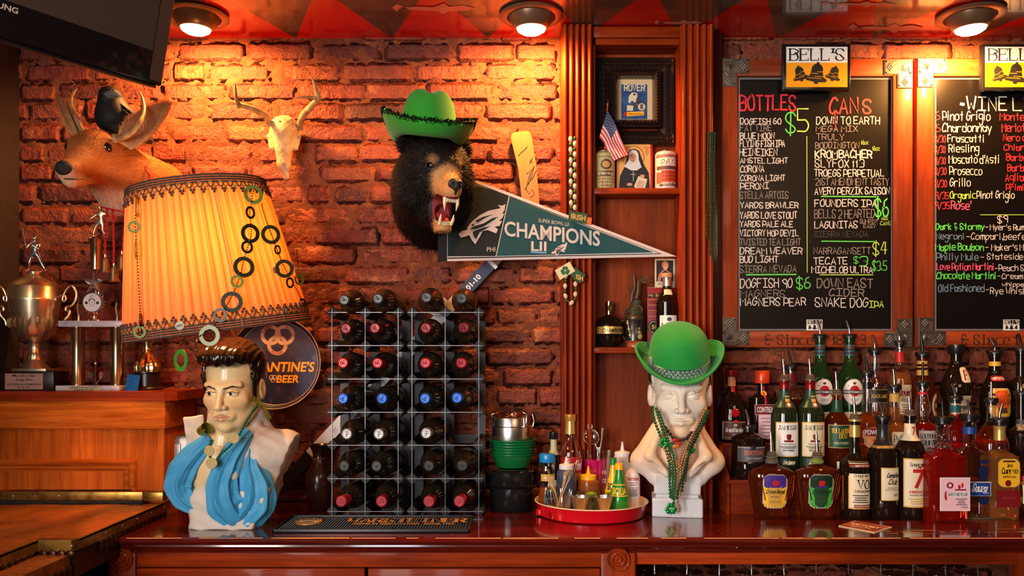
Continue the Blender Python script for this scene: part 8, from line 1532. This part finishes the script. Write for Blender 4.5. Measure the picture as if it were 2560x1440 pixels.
# ---- cord with bells round the deer neck
t = thing('bell_cord', 'twisted red cord with four small brass bells hung round the deer neck', 'bell cord', (0, 0, 0)); CRD = pm('red_cord', G((170, 20, 28)), .6, bump=.5, bs=300)
def rope(L_, r_):
    p = path(L_, 8); mb = MB()
    for ph in (0, PI): mb.tube([q+Vector((r_*.6*math.cos(ph+i*.9), r_*.6*math.sin(ph+i*.9), 0)) for i, q in enumerate(p)], r_*.75, 5)
    mb.build('cord', CRD, t)
rope([P(352, 392, -.20), P(368, 425, -.24), P(377, 462, -.24), P(352, 505, -.30), P(318, 527, -.37), P(285, 524, -.40), P(255, 518, -.38)], .0032)
for k, (L_, bx_, by_) in enumerate(([[(268, 522), (266, 560), (263, 600), (262, 645)], 263, 664], [[(283, 524), (283, 570), (284, 620), (284, 668)], 285, 686], [[(308, 528), (313, 560), (309, 600), (306, 632)], 305, 656], [[(314, 527), (321, 565), (320, 600), (323, 636)], 324, 658])):
    Yk3 = -.385+.012*(k % 2); rope([P(x, y, Yk3) for x, y in L_], .0028); c = P(bx_, by_, Yk3)
    bl_ = MB().lathe([(.0, .026), (.004, .026), (.005, .021), (.009, .019), (.0115, .010), (.0125, -.008), (.0165, -.021), (.015, -.021), (.011, -.006), (0, .01)], 28, Matrix.Translation(c), cap=False).build('bell', pm('worn_bell_brass', G((150, 126, 92)), .3, .8, var=.3, vs=60), t)
    MB().tube([c+Vector((0, 0, .032)), c+Vector((0, 0, .024))], .0045, 10).build('crimp', STEEL, bl_)
# ---- deer skull
O = P(717, 360, -.03); t = thing('deer_skull', 'bleached deer skull with antlers hung on the brick wall', 'deer skull', tuple(O)); ls = lambda px, py, Y: P(px, py, Y)-O
def skf(p):
    x, y, z = p; m = [np.abs(x), y, z]; d = sdE(p, (0, -.03, .045), (.047, .04, .04)); d = su(d, sdC(p, (0, -.045, .02), (.003, -.045, -.075), .036, .020), .02); d = su(d, sdC(p, (.003, -.045, -.075), (.008, -.035, -.118), .018, .009), .015)
    d = su(d, sdC(m, (.044, -.035, .015), (.036, -.035, -.02), .012, .012), .008); d = ss(d, sdE(m, (.054, -.055, .0), (.014, .02, .016)), .004); d = ss(d, sdC(p, (.010, -.062, -.085), (.013, -.05, -.108), .0045), .002)
    d = ss(d, sdC(p, (-.002, -.09, .054), (-.002, -.05, .054), .0034), .001); d = ss(d, sdC(m, (.033, -.07, -.03), (.024, -.07, -.055), .0025), .003); return d+.0006*np.sin(x*300)*np.sin(z*260)
sdf_mesh(skf, [-.075, -.10, -.14], [.075, .01, .1], .0024, 'skull', pm('weathered_bone', G((226, 196, 146)), .55, col2=G((180, 140, 90)), vs=22, bump=.3, bs=90), t)
horn(t, [ls(682, 326, -.06), ls(664, 292, -.10), ls(638, 276, -.14), ls(608, 264, -.16), ls(592, 266, -.165)], .0105, .0065); horn(t, [ls(596, 263, -.165), ls(590, 240, -.18), ls(588, 208, -.19)], .0075, .0012, 'tine', bur=False)
horn(t, [ls(748, 318, -.06), ls(757, 290, -.10), ls(778, 266, -.14), ls(794, 248, -.16), ls(794, 232, -.165)], .0115, .0075); horn(t, [ls(794, 238, -.165), ls(786, 210, -.18), ls(778, 190, -.185)], .0075, .0012, 'tine', bur=False); horn(t, [ls(793, 246, -.162), ls(768, 243, -.20), ls(740, 244, -.24)], .0075, .0015, 'tine', bur=False)
# ================================================================ lamp
YL = -.365; ct, cb2 = P(502, 472, YL), P(549, 826, YL); ax_ = (ct-cb2); Hs = ax_.length; rt, rb2 = L(160, YL), L(220, YL)
t = thing('table_lamp', 'table lamp with big tilted pleated orange shade trimmed with beaded braid', 'lamp', (0, 0, 0)); tilt = math.atan2(ax_.x, ax_.z)
M = Matrix.Translation(cb2) @ Matrix.Rotation(tilt, 4, 'Y') @ Matrix.Rotation(.07, 4, 'X')
def shade_mat():
    m = bpy.data.materials.new('pleated_silk'); m.use_nodes = True; nt = m.node_tree; nt.nodes.clear(); N = nt.nodes.new; K = nt.links.new
    d = N('ShaderNodeBsdfDiffuse'); tr_ = N('ShaderNodeBsdfTranslucent'); mx = N('ShaderNodeMixShader'); mx.inputs[0].default_value = .62; o = N('ShaderNodeOutputMaterial')
    at = N('ShaderNodeAttribute'); at.attribute_name = 'Col'; d.inputs[0].default_value = (*G((236, 168, 120)), 1); K(at.outputs['Color'], tr_.inputs[0]); K(d.outputs[0], mx.inputs[1]); K(tr_.outputs[0], mx.inputs[2]); K(mx.outputs[0], o.inputs[0]); return m
NU = 520; rs = random.Random(8); ph = [rs.uniform(0, 6.3) for _ in range(8)]
def pleat(a, v): return .0032*math.sin(a*62+ph[0]+.8*math.sin(a*9+ph[1]))*(.4+.6*v)+.0016*math.sin(a*131+ph[2])+.0018*math.sin(a*23+ph[3]+v*2)
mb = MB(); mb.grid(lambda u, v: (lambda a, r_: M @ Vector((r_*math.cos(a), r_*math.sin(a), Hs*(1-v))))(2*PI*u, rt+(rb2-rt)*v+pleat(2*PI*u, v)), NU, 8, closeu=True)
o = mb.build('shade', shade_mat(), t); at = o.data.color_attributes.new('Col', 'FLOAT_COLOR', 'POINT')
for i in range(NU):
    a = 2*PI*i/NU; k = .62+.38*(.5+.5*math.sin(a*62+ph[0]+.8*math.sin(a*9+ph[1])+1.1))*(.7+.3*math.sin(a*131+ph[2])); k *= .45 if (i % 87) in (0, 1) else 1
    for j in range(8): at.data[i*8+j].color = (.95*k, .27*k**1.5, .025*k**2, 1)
BRD = pm('grey_brown_braid', G((92, 74, 66)), .8, bump=1, bs=300); BGD = pm('gold_braid', G((176, 120, 60)), .6)
for nm, r_, z0, n in (('top_braid', rt, Hs, 46), ('bottom_braid', rb2, 0, 62)):
    mb = MB(); g2 = MB(); s_ = 1 if z0 else -1; sl = (rb2-rt)/Hs
    for k in range(4):
        zz = z0+(-.0065*k if z0 else .0+.0065*k); mb.tube([M @ Vector(((r_+.003+(0-sl*(zz-z0)))*math.cos(a), (r_+.003-sl*(zz-z0))*math.sin(a), zz)) for a in [2*PI*i/120 for i in range(120)]], .0028, 5, closed=True)
    zz = z0-.027 if z0 else z0+.028
    for tgt, of in ((g2, 0), (mb, PI)): tgt.tube([M @ Vector(((r_+.005-sl*(zz-z0))*math.cos(a), (r_+.005-sl*(zz-z0))*math.sin(a), zz+.0075*math.sin(a*n+of))) for a in [2*PI*i/(n*6) for i in range(n*6)]], .0022, 5, closed=True)
    for i in range(n): a = 2*PI*(i+.5)/n; q = zz-.013 if z0 else zz+.011; [mb.ball(M @ Vector(((r_+.005-sl*(q-z0))*math.cos(a+d_), (r_+.005-sl*(q-z0))*math.sin(a+d_), q+e_)), .0042, 4) for d_, e_ in ((-.02, 0), (.02, 0), (0, -.007 if z0 else .007))]
    for b_, mt in ((mb, BRD), (g2, BGD)): o = b_.build(nm, mt, t); o['kind'] = 'stuff'
mb = MB(); A_ = M @ Vector((0, .13, -.03)); Bs = Vector((A_.x, -.21, CT)); mb.tube([M @ Vector((0, 0, Hs*.8)), M @ Vector((0, .01, Hs*.4)), A_, Vector((A_.x, -.21, A_.z-.1)), Bs+Vector((0, 0, .01))], [.006, .006, .008, .011, .012], 12); mb.lathe([(0, 0), (.055, 0), (.05, .012), (.02, .02), (0, .02)], 32, Matrix.Translation(Bs), cap=False); mb.build('stem_and_foot', pm('lamp_brass', G((150, 96, 60)), .35, .6), t)
MB().ball(M @ Vector((0, 0, Hs*.52)), .028, 12, sz=1.2).build('bulb', pm('lamp_bulb', (1, .8, .5), .4, emit=(1, .55, .2), es=6), t)
bl2 = bpy.data.lights.new('lamp_bulb_light', 'POINT'); bl2.energy = 9; bl2.color = (1, .55, .22); bl2.shadow_soft_size = .04; o = bpy.data.objects.new('lamp_bulb_light', bl2); C.objects.link(o); o.location = M @ Vector((.02, -.03, Hs*.52))
def on_shade(px, py, off=.008):
    Y = YL-.2
    for _ in range(6):
        p = P(px, py, Y); v = max(-.06, min(1.05, (ct.z-p.z)/(ct.z-cb2.z))); cx = ct.x+(cb2.x-ct.x)*v; r_ = rt+(rb2-rt)*v+off; dx = p.x-cx; Y = YL-(1-v)*Hs*.07-math.sqrt(max(0, r_*r_-dx*dx))
    return P(px, py, Y)
t2 = thing('ring_garland', 'party garland of dark and green plastic rings hung over the lampshade', 'garland', (0, 0, 0)); RG = {'d': pm('dark_green_ring', (.010, .014, .006), .4), 'g': pm('green_ring', G((10, 80, 16)), .35), 'l': pm('bright_green_ring', G((90, 190, 70)), .2, .4)}
RINGS = [(635,487,19,24,'g'),(627,532,7,16,'d'),(627,584,18,24,'d'),(619,618,11,16,'d'),(611,668,22,26,'d'),(594,704,14,16,'g'),(581,755,25,26,'d'),(552,788,18,18,'d'),(525,839,28,26,'g'),(492,866,8,17,'d'),(453,901,23,28,'l'),(678,587,20,24,'d'),(695,625,5,12,'d'),(712,672,20,23,'d'),(726,707,6,14,'d'),(749,699,9,14,'g'),(757,760,6,14,'d'),(345,520,5,24,'g'),(336,568,15,15,'g'),(341,624,12,24,'g'),(351,830,16,16,'g'),(353,800,4,18,'d')]
for px, py, rx, ry, c_ in RINGS:
    p = on_shade(px, py) if py < 850 else P(px, py, -.52); yaw = math.acos(min(1, rx/ry)); T = Matrix.Translation(p-Vector((0, .004, 0))) @ Matrix.Rotation(yaw*(1 if px > 548 else -1), 4, 'Z') @ Matrix.Rotation(PI/2, 4, 'X'); R_ = L(ry, p.y); k = .62
    MB().lathe([(R_*k, -.0008), (R_, -.0008), (R_, .0008), (R_*k, .0008), (R_*k, -.0008)], 36, T, cap=False).build('ring', RG[c_], t2, smooth=False)
def chain(L_, nm='chain'):
    pts = path([on_shade(x, y, .006) if y < 852 else P(x, y, -.52) for x, y in L_], 10); mb = MB(); acc = 0; last = pts[0]
    for a, b in zip(pts, pts[1:]):
        acc += (b-a).length
        if acc > .0042: acc = 0; mb.ball(b, .0021, 4)
    tag(mb.build(nm, pm('dark_bead_chain', (.02, .02, .015), .3, .5), t2), kind='stuff')
chain([(635, 470), (624, 530), (628, 585), (612, 640), (600, 690), (582, 735), (560, 775), (540, 808), (515, 832), (485, 845), (452, 862), (453, 880)]); chain([(652, 505), (665, 550), (680, 590), (695, 630), (712, 670), (738, 718), (758, 760)]); chain([(342, 500), (338, 560), (343, 640), (347, 720), (351, 790), (354, 830)]); chain([(742, 620), (744, 660), (748, 690)])
for px, py, r_, lb, mt, w_ in ((450, 814, 12, 'pale green printed bottle cap stuck near the lower braid of the lampshade', 'silver', 'HERRS'), (690, 675, 9, 'dark bottle cap stuck on the right side of the lampshade beside a ring', 'brown', ''), (711, 777, 9, 'brown bottle cap stuck low on the right of the lampshade', (110, 80, 60), '')):
    p = on_shade(px, py, .004); q = thing('crown_cork', lb, 'bottle cap', tuple(p)); T = Matrix.Rotation(PI/2, 4, 'X'); k = L(r_, p.y); MB().lathe([(k, -.003), (k*.93, .002), (k*.8, .003), (0, .003)], 42, T, cap=False, fn=lambda a, rr_, z: (rr_*(1+(.05*math.sin(a*21) if z < 0 else 0)), z)).build('crimped_cap', lmat(mt), q)
    if w_: mb = MB(); text(mb, w_, lambda x, z: (x, -.0036, z+x*.3), -k*.6, k*.6, -k*.25, k*.25, bold=.03); mb.build('print', lmat('green'), q, smooth=False)
# ================================================================ trophies on the left cabinet
ZT = 1.5+(YH-979)/F*2.5; YT2 = -.135; lz = lambda py, Y=YT2: zp(py, Y)-ZT
CG_ = pm('champagne_gold', G((246, 222, 176)), .27, .95); GMB = pm('white_marble', G((206, 196, 196)), .25, col2=G((130, 130, 150)), vs=9, thr=(.5, .7)); BRW = pm('dark_brown_plinth', G((40, 22, 16)), .25)
def plaque(root, x0, x1, z0, z1, y, rows, mt): 
    mb = MB(); mb.box(x0, x1, y-.001, y, z0, z1); o = mb.build('plaque', mt, root, smooth=False); m = MB()
    for s_, a, b, c_, d_ in rows: text(m, s_, lambda x, z: (x, y-.0016, z), x0+(x1-x0)*a, x0+(x1-x0)*b, z0+(z1-z0)*c_, z0+(z1-z0)*d_, bold=.012)
    m.build('lettering', lmat('black'), o, smooth=False)
t = thing('trophy_cup', 'large gold softball trophy cup with scrolled handles and a batter on its lid', 'trophy', (xp(87, YT2), YT2, ZT)); q = lambda p: L(p, YT2); 
MB().box(-q(64), q(66), -.045, .05, 0, lz(928), .002).build('plinth', BRW, t); plaque(t, -q(52), q(41), lz(972), lz(933), -.0455, [("Murph's Bar", .2, .82, .76, .94), ("Vogt Rec", .28, .74, .5, .68), ("SOFTBALL B CHAMPIONS", .05, .96, .26, .38), ("Spring 2010", .33, .68, .07, .19)], pm('copper_plaque', G((206, 160, 136)), .3, .5))
MB().box(-q(42), q(42), -.035, .035, lz(928), lz(921), .001).build('foot_plate', CG_, t)
pr = [(0, 921), (33, 921), (30, 915), (20, 902), (16, 893), (17, 888), (14, 884), (11, 870), (12, 858), (14, 856), (30, 848), (44, 830), (50, 810), (54, 780), (59, 752), (59.5, 748), (58, 745), (59, 718), (56, 714), (48, 705), (34, 697), (20, 690), (16, 686), (17, 680), (0, 679)]
MB().lathe([(q(a), lz(b)) for a, b in pr], 64, cap=False, fn=lambda a, r_, z: (r_*(1+(.03*math.sin(a*12) if lz(905) < z < lz(850) else (.012*math.sin(a*18) if lz(850) < z < lz(790) else 0))), z)).build('cup', CG_, t)
mb = MB()
for k in range(9): a = -PI/2+(k-4)*.3; mb.tube([(q(55)*math.cos(a), q(55)*math.sin(a), lz(820)), (q(60)*math.cos(a), q(60)*math.sin(a), lz(806)), (q(56)*math.cos(a+.06), q(56)*math.sin(a+.06), lz(796))], [.0015, .003, .001], 6)
for sx in (-1, 1):
    H_ = [(58, 742), (74, 738), (78, 748), (72, 754), (70, 744), (80, 722), (94, 714), (104, 730), (102, 750), (92, 764), (80, 768), (78, 776), (88, 778), (84, 790), (74, 802), (70, 815), (56, 812)]
    MB().tube(path([(sx*q(a), 0, lz(b)) for a, b in H_], 4), [.0042 if 6 < i/4 < 14 else .0032 for i in range(len(H_)*4-3)], 8).build('scroll_handle', CG_, t)
mb.build('cast_leaves', CG_, t)
def figure(root, x, z, s, Jn, nm, mt, radii):
    mb = bpy.data.meshes.new(nm); v = [Vector((x+a*s, yy*s, z+b*s)) for a, yy, b in Jn['v']]; mb.from_pydata(v, Jn['e'], []); o = bpy.data.objects.new(nm, mb); C.objects.link(o); o.parent = root; mb.materials.append(mt)
    sk = o.modifiers.new('skin', 'SKIN'); 
    for i, vv in enumerate(mb.skin_vertices[0].data): vv.radius = (radii[i]*s, radii[i]*s)
    mb.skin_vertices[0].data[0].use_root = True; su_ = o.modifiers.new('sub', 'SUBSURF'); su_.levels = su_.render_levels = 2; sk.use_smooth_shade = True; return o
J1 = dict(v=[(0, 0, .47), (0, 0, .60), (.01, 0, .74), (.01, 0, .80), (.005, 0, .90), (-.11, -.01, .76), (-.20, -.08, .62), (-.17, -.14, .75), (.13, 0, .75), (.16, -.08, .60), (-.02, -.14, .72), (-.08, 0, .44), (-.14, -.02, .24), (-.17, 0, .04), (-.22, -.08, .01), (.08, 0, .44), (.18, -.02, .25), (.29, 0, .05), (.34, -.07, .02)], e=[(0, 1), (1, 2), (2, 3), (3, 4), (2, 5), (5, 6), (6, 7), (2, 8), (8, 9), (9, 10), (0, 11), (11, 12), (12, 13), (13, 14), (0, 15), (15, 16), (16, 17), (17, 18)])
R1 = [.085, .075, .085, .04, .07, .045, .036, .034, .045, .036, .03, .07, .05, .035, .028, .07, .05, .035, .028]
mb = MB(); z0 = lz(681); mb.box(-q(24), q(22), -.012, .012, z0, z0+.003, .001); mb.build('figure_base', CG_, t); sF = lz(590)-z0; figure(t, -.0, z0+.003, sF, J1, 'batter_figure', CHROME, R1)
mb = MB(); mb.tube([(-.17*sF, -.14*sF, z0+.74*sF), (-.21*sF, -.13*sF, z0+.98*sF), (-.25*sF, -.12*sF, z0+1.2*sF)], [.0018, .003, .0042], 10); mb.ball((.005*sF, -.002, z0+.93*sF), .0085, 8); mb.build('bat_and_cap', CHROME, t)
t = thing('column_trophy', 'two column marble and gold trophy with star medallion and running figure on top', 'trophy', (xp(237, YT2), YT2, ZT))
MB().box(-q(81), q(76), -.04, .035, 0, lz(963), .001).build('marble_base', GMB, t); plaque(t, -q(50), q(29), lz(976), lz(965), -.0405, [("PRESENTS SOFTBALL TOURN", .1, .9, .62, .88), ("RUNNER-UP 2008", .2, .8, .15, .4)], pm('gold_plaque', G((214, 190, 140)), .3, .4))
MB().box(-q(75), q(90), -.038, .032, lz(818), lz(803), .001).build('marble_slab', GMB, t)
HOLO = pm('prismatic_gold_column', G((196, 160, 120)), .2, .95, var=.4, vs=120, stretch=(1, 1, .1))
for cx in (-42, 56): MB().lathe([(0, lz(963)), (q(17), lz(963)), (q(17), lz(960)), (q(16), lz(958)), (q(16), lz(822)), (q(17), lz(820)), (q(17), lz(818)), (0, lz(818))], 32, Matrix.Translation((q(cx), 0, 0)), cap=False).build('column', HOLO, t)
MB().lathe([(0, 0), (q(18), 0), (q(17), .004), (q(7), .008), (q(7), lz(790)-lz(803)), (0, lz(788)-lz(803))], 24, Matrix.Translation((0, 0, lz(803))), cap=False).build('stem', CHROME, t)
Zm = lz(757); mb = MB(); mb.lathe([(0, -.006), (q(22), -.006), (q(24), -.009), (q(25), -.006), (q(25), 0), (0, 0)], 40, Matrix.Translation((0, -.008, Zm)) @ Matrix.Rotation(-PI/2, 4, 'X') @ Matrix.Scale(-1, 4, (0, 0, 1)), cap=False); mb.build('medallion_rim', CHROME, t)
MB().lathe([(q(22.5), 0), (0, 0)], 32, Matrix.Translation((0, -.0175, Zm)) @ Matrix.Rotation(PI/2, 4, 'X'), cap=False).build('medallion_face', lmat('white'), t); m = MB(); fm = lambda x, z: (x, -.0183, Zm+z)
ribbon(m, [(q(7)*math.cos(a), q(9)*math.sin(a)) for a in [i*.45 for i in range(15)]], .0006, fm); text(m, '17', fm, -q(4), q(4), q(12), q(18)); ribbon(m, [(-q(3), q(1)), (-q(1), q(1))], .0008, fm); ribbon(m, [(q(1), q(1)), (q(3), q(1))], .0008, fm); ribbon(m, [(-q(2), -q(4)), (q(2), -q(4))], .0006, fm); ribbon(m, [(-q(8), q(3)), (-q(5), q(9)), (q(3), q(9)), (q(8), q(4))], .0022, fm)
for sx in (-1, 1): m.add([fm(sx*q(14)+q(4)*math.cos(a), -q(1)+q(4)*math.sin(a)) for a in [i*1.05 for i in range(6)]], [tuple(range(6))])
m.build('print', lmat('black'), t, smooth=False)
mb = MB()
for k in range(24): a = 2*PI*k/24; mb.tube([(q(25)*math.cos(a), -.008, Zm+q(25)*math.sin(a)), (q(31)*math.cos(a+.1), -.008, Zm+q(31)*math.sin(a+.1))], [.003, .001], 5)
for sc in (1, .72, .45):
    st_ = [((q(27) if i % 2 == 0 else q(12))*sc*math.sin(i*PI/5), lz(708)+(q(27) if i % 2 == 0 else q(12))*sc*math.cos(i*PI/5)) for i in range(10)]; mb.tube([(x, -.006-.003*(1-sc)*3, z) for x, z in st_], .0016, 6, closed=True)
mb.prism([((q(26) if i % 2 == 0 else q(11.5))*math.sin(i*PI/5), lz(708)+(q(26) if i % 2 == 0 else q(11.5))*math.cos(i*PI/5)) for i in range(10)][::-1], -.005, .0); mb.build('star_and_wreath', CHROME, t)
mb = MB(); mb.lathe([(0, lz(684)), (q(6), lz(684)), (q(15), lz(674)), (q(15), lz(670)), (q(14), lz(670)), (q(14), lz(612)), (q(17), lz(608)), (q(18), lz(600)), (q(20), lz(598)), (0, lz(597))], 32, Matrix.Translation((q(4), 0, 0)), cap=False); mb.build('upper_column', HOLO, t)
mb = MB(); mb.ball((-q(2), 0, lz(590)), q(8), 8, sz=.7); mb.build('soccer_ball', CG_, t); J2 = dict(v=[(0, 0, .50), (.04, 0, .62), (.07, 0, .75), (.04, 0, .82), (-.02, 0, .92), (-.08, -.03, .66), (-.22, -.05, .55), (-.34, -.05, .52), (.20, .0, .68), (.26, 0, .55), (-.06, 0, .42), (-.14, 0, .25), (-.20, 0, .03), (-.28, -.05, .0), (.10, 0, .42), (.08, 0, .24), (.18, 0, .08), (.22, 0, .02)], e=[(0, 1), (1, 2), (2, 3), (3, 4), (2, 5), (5, 6), (6, 7), (2, 8), (8, 9), (0, 10), (10, 11), (11, 12), (12, 13), (0, 14), (14, 15), (15, 16), (16, 17)])
figure(t, q(12), lz(596), lz(508)-lz(596), J2, 'runner_figure', CG_, [.085, .07, .08, .04, .07, .045, .034, .03, .045, .032, .065, .045, .032, .026, .065, .045, .032, .026])
for cx in (-40, 56):
    mb = MB(); mb.tube([(q(cx), 0, lz(803)), (q(cx), 0, lz(785))], [.004, .002], 8); mb.tube(path([(q(cx), 0, lz(788)), (q(cx+10), 0, lz(775)), (q(cx+6), 0, lz(760))]), [.004-.0003*i for i in range(11)], 6, flat=.4); mb.tube(path([(q(cx), 0, lz(788)), (q(cx-3), 0, lz(772)), (q(cx-1), 0, lz(757))]), [.0025]*11, 6); mb.build('finial', CG_, t)
mb = MB(); zq = lz(962)
for sx in (-1, 1):
    for k in range(4): mb.tube(path([(q(8), -.015, zq+.004), (q(8)+sx*q(10+k*2.6), -.015, zq+.018+k*.004), (q(8)+sx*q(7+k*2.2), -.015, zq+.034+k*.003)]), .0013, 5)
mb.tube([(q(8), -.015, zq), (q(8), -.015, zq+.06)], .002, 8); mb.ball((q(8), -.015, zq+.068), .005, 8, sz=1.5); mb.lathe([(0, 0), (.012, 0), (.006, .005), (0, .006)], 20, Matrix.Translation((q(8), -.015, zq)), cap=False); mb.build('torch_emblem', CHROME, t)
t = thing('small_trophy', 'small gold cup trophy on round dark base behind the lampshade edge', 'trophy', (xp(369, -.12), -.12, ZT)); lq = lambda p: L(p, -.12); l3 = lambda py: zp(py, -.12)-ZT
MB().lathe([(0, 0), (lq(36), 0), (lq(37), .004), (lq(33), .008), (lq(30), .012), (lq(30), l3(934)), (lq(36), l3(932)), (lq(36), l3(929)), (0, l3(929))], 48, cap=False).build('plinth', BRW, t)
MB().lathe([(0, l3(929)), (lq(29), l3(929)), (lq(31), l3(918)), (lq(27), l3(905)), (lq(18), l3(893)), (lq(12), l3(880)), (lq(10), l3(866)), (lq(15), l3(850)), (lq(16), l3(700)), (0, l3(690))], 48, cap=False, fn=lambda a, r_, z: (r_*(1+(.06*math.sin(a*14) if z < l3(890) else .02*math.sin(a*20))), z)).build('gold_cup', GOLD, t)
t = thing('blue_card', 'small blue printed card leaning on the round trophy base', 'card', (0, 0, 0)); mb = MB(); cs = [(311, 979.5), (343, 981), (351, 938), (319, 936)]; mb.add([P(x, y, -.195+(.0 if y > 960 else .03)) for x, y in cs]+[P(x, y, -.195+(.0 if y > 960 else .03))+Vector((0, .0015, 0)) for x, y in cs], [(0, 1, 2, 3), (7, 6, 5, 4), (0, 4, 5, 1), (1, 5, 6, 2), (2, 6, 7, 3), (3, 7, 4, 0)]); mb.build('card', pm('blue_card_print', G((20, 90, 170)), .3, var=.5, vs=120), t, smooth=False)
# ================================================================ television
dc, d0 = 2.0, 1.69; Cc = Vector(((405-1280)/F*dc, dc-D, 1.5+(YH-218)/F*dc)); u_ = Vector((-.545, -.839, 0)); n_ = Vector((.839, -.545, 0)); tl = .26; up = (Vector((0, 0, math.cos(tl)))+n_*math.sin(tl)); nf = (n_*math.cos(tl)-Vector((0, 0, math.sin(tl))))
t = thing('television', 'black flat screen television hung tilted from the ceiling at upper left', 'television', tuple(Cc)); t.rotation_euler = Matrix((u_, up, nf)).transposed().to_euler() if u_.cross(up).dot(nf) > 0 else Matrix((-u_, up, nf)).transposed().to_euler()
sg_ = 1 if u_.cross(up).dot(nf) > 0 else -1; W_, Ht = .78, .40
X_ = lambda a, b: (min(a*sg_, b*sg_), max(a*sg_, b*sg_))
mb = MB(); mb.box(*X_(0, W_), 0, Ht, -.045, 0, .006); mb.build('cabinet', pm('piano_black', (.006, .005, .006), .06, coat=.8), t)
mb = MB(); mb.box(*X_(.038, W_-.038), .076, Ht-.03, -.004, .0012); mb.build('screen', pm('matte_screen', (.05, .035, .028), .3), t, smooth=False)
mb = MB(); mb.box(*X_(.012, W_), -.006, .0, -.04, -.004, .002); mb.build('lower_lip', pm('lip_plastic', (.01, .01, .01), .3), t)
mb = MB(); mb.box(*X_(.004, .036), .01, Ht-.01, .0002, .0008); mb.build('speaker_grille', pm('speaker_grille', (.05, .03, .02), .35, .5, bump=1, bs=900), t, smooth=False)
mb = MB(); text(mb, 'SAMSUNG', lambda x, z: (sg_*(.430-x), z+.056, .0066), 0, .085, 0, .012, bold=.02); 
mb.build('lettering', lmat('silver'), t, smooth=False)
MB().tube([(sg_*W_/2, Ht*.6, -.04), (sg_*W_/2, Ht*.8, -.10)], .02, 12).build('mount_arm', BLACK, t)
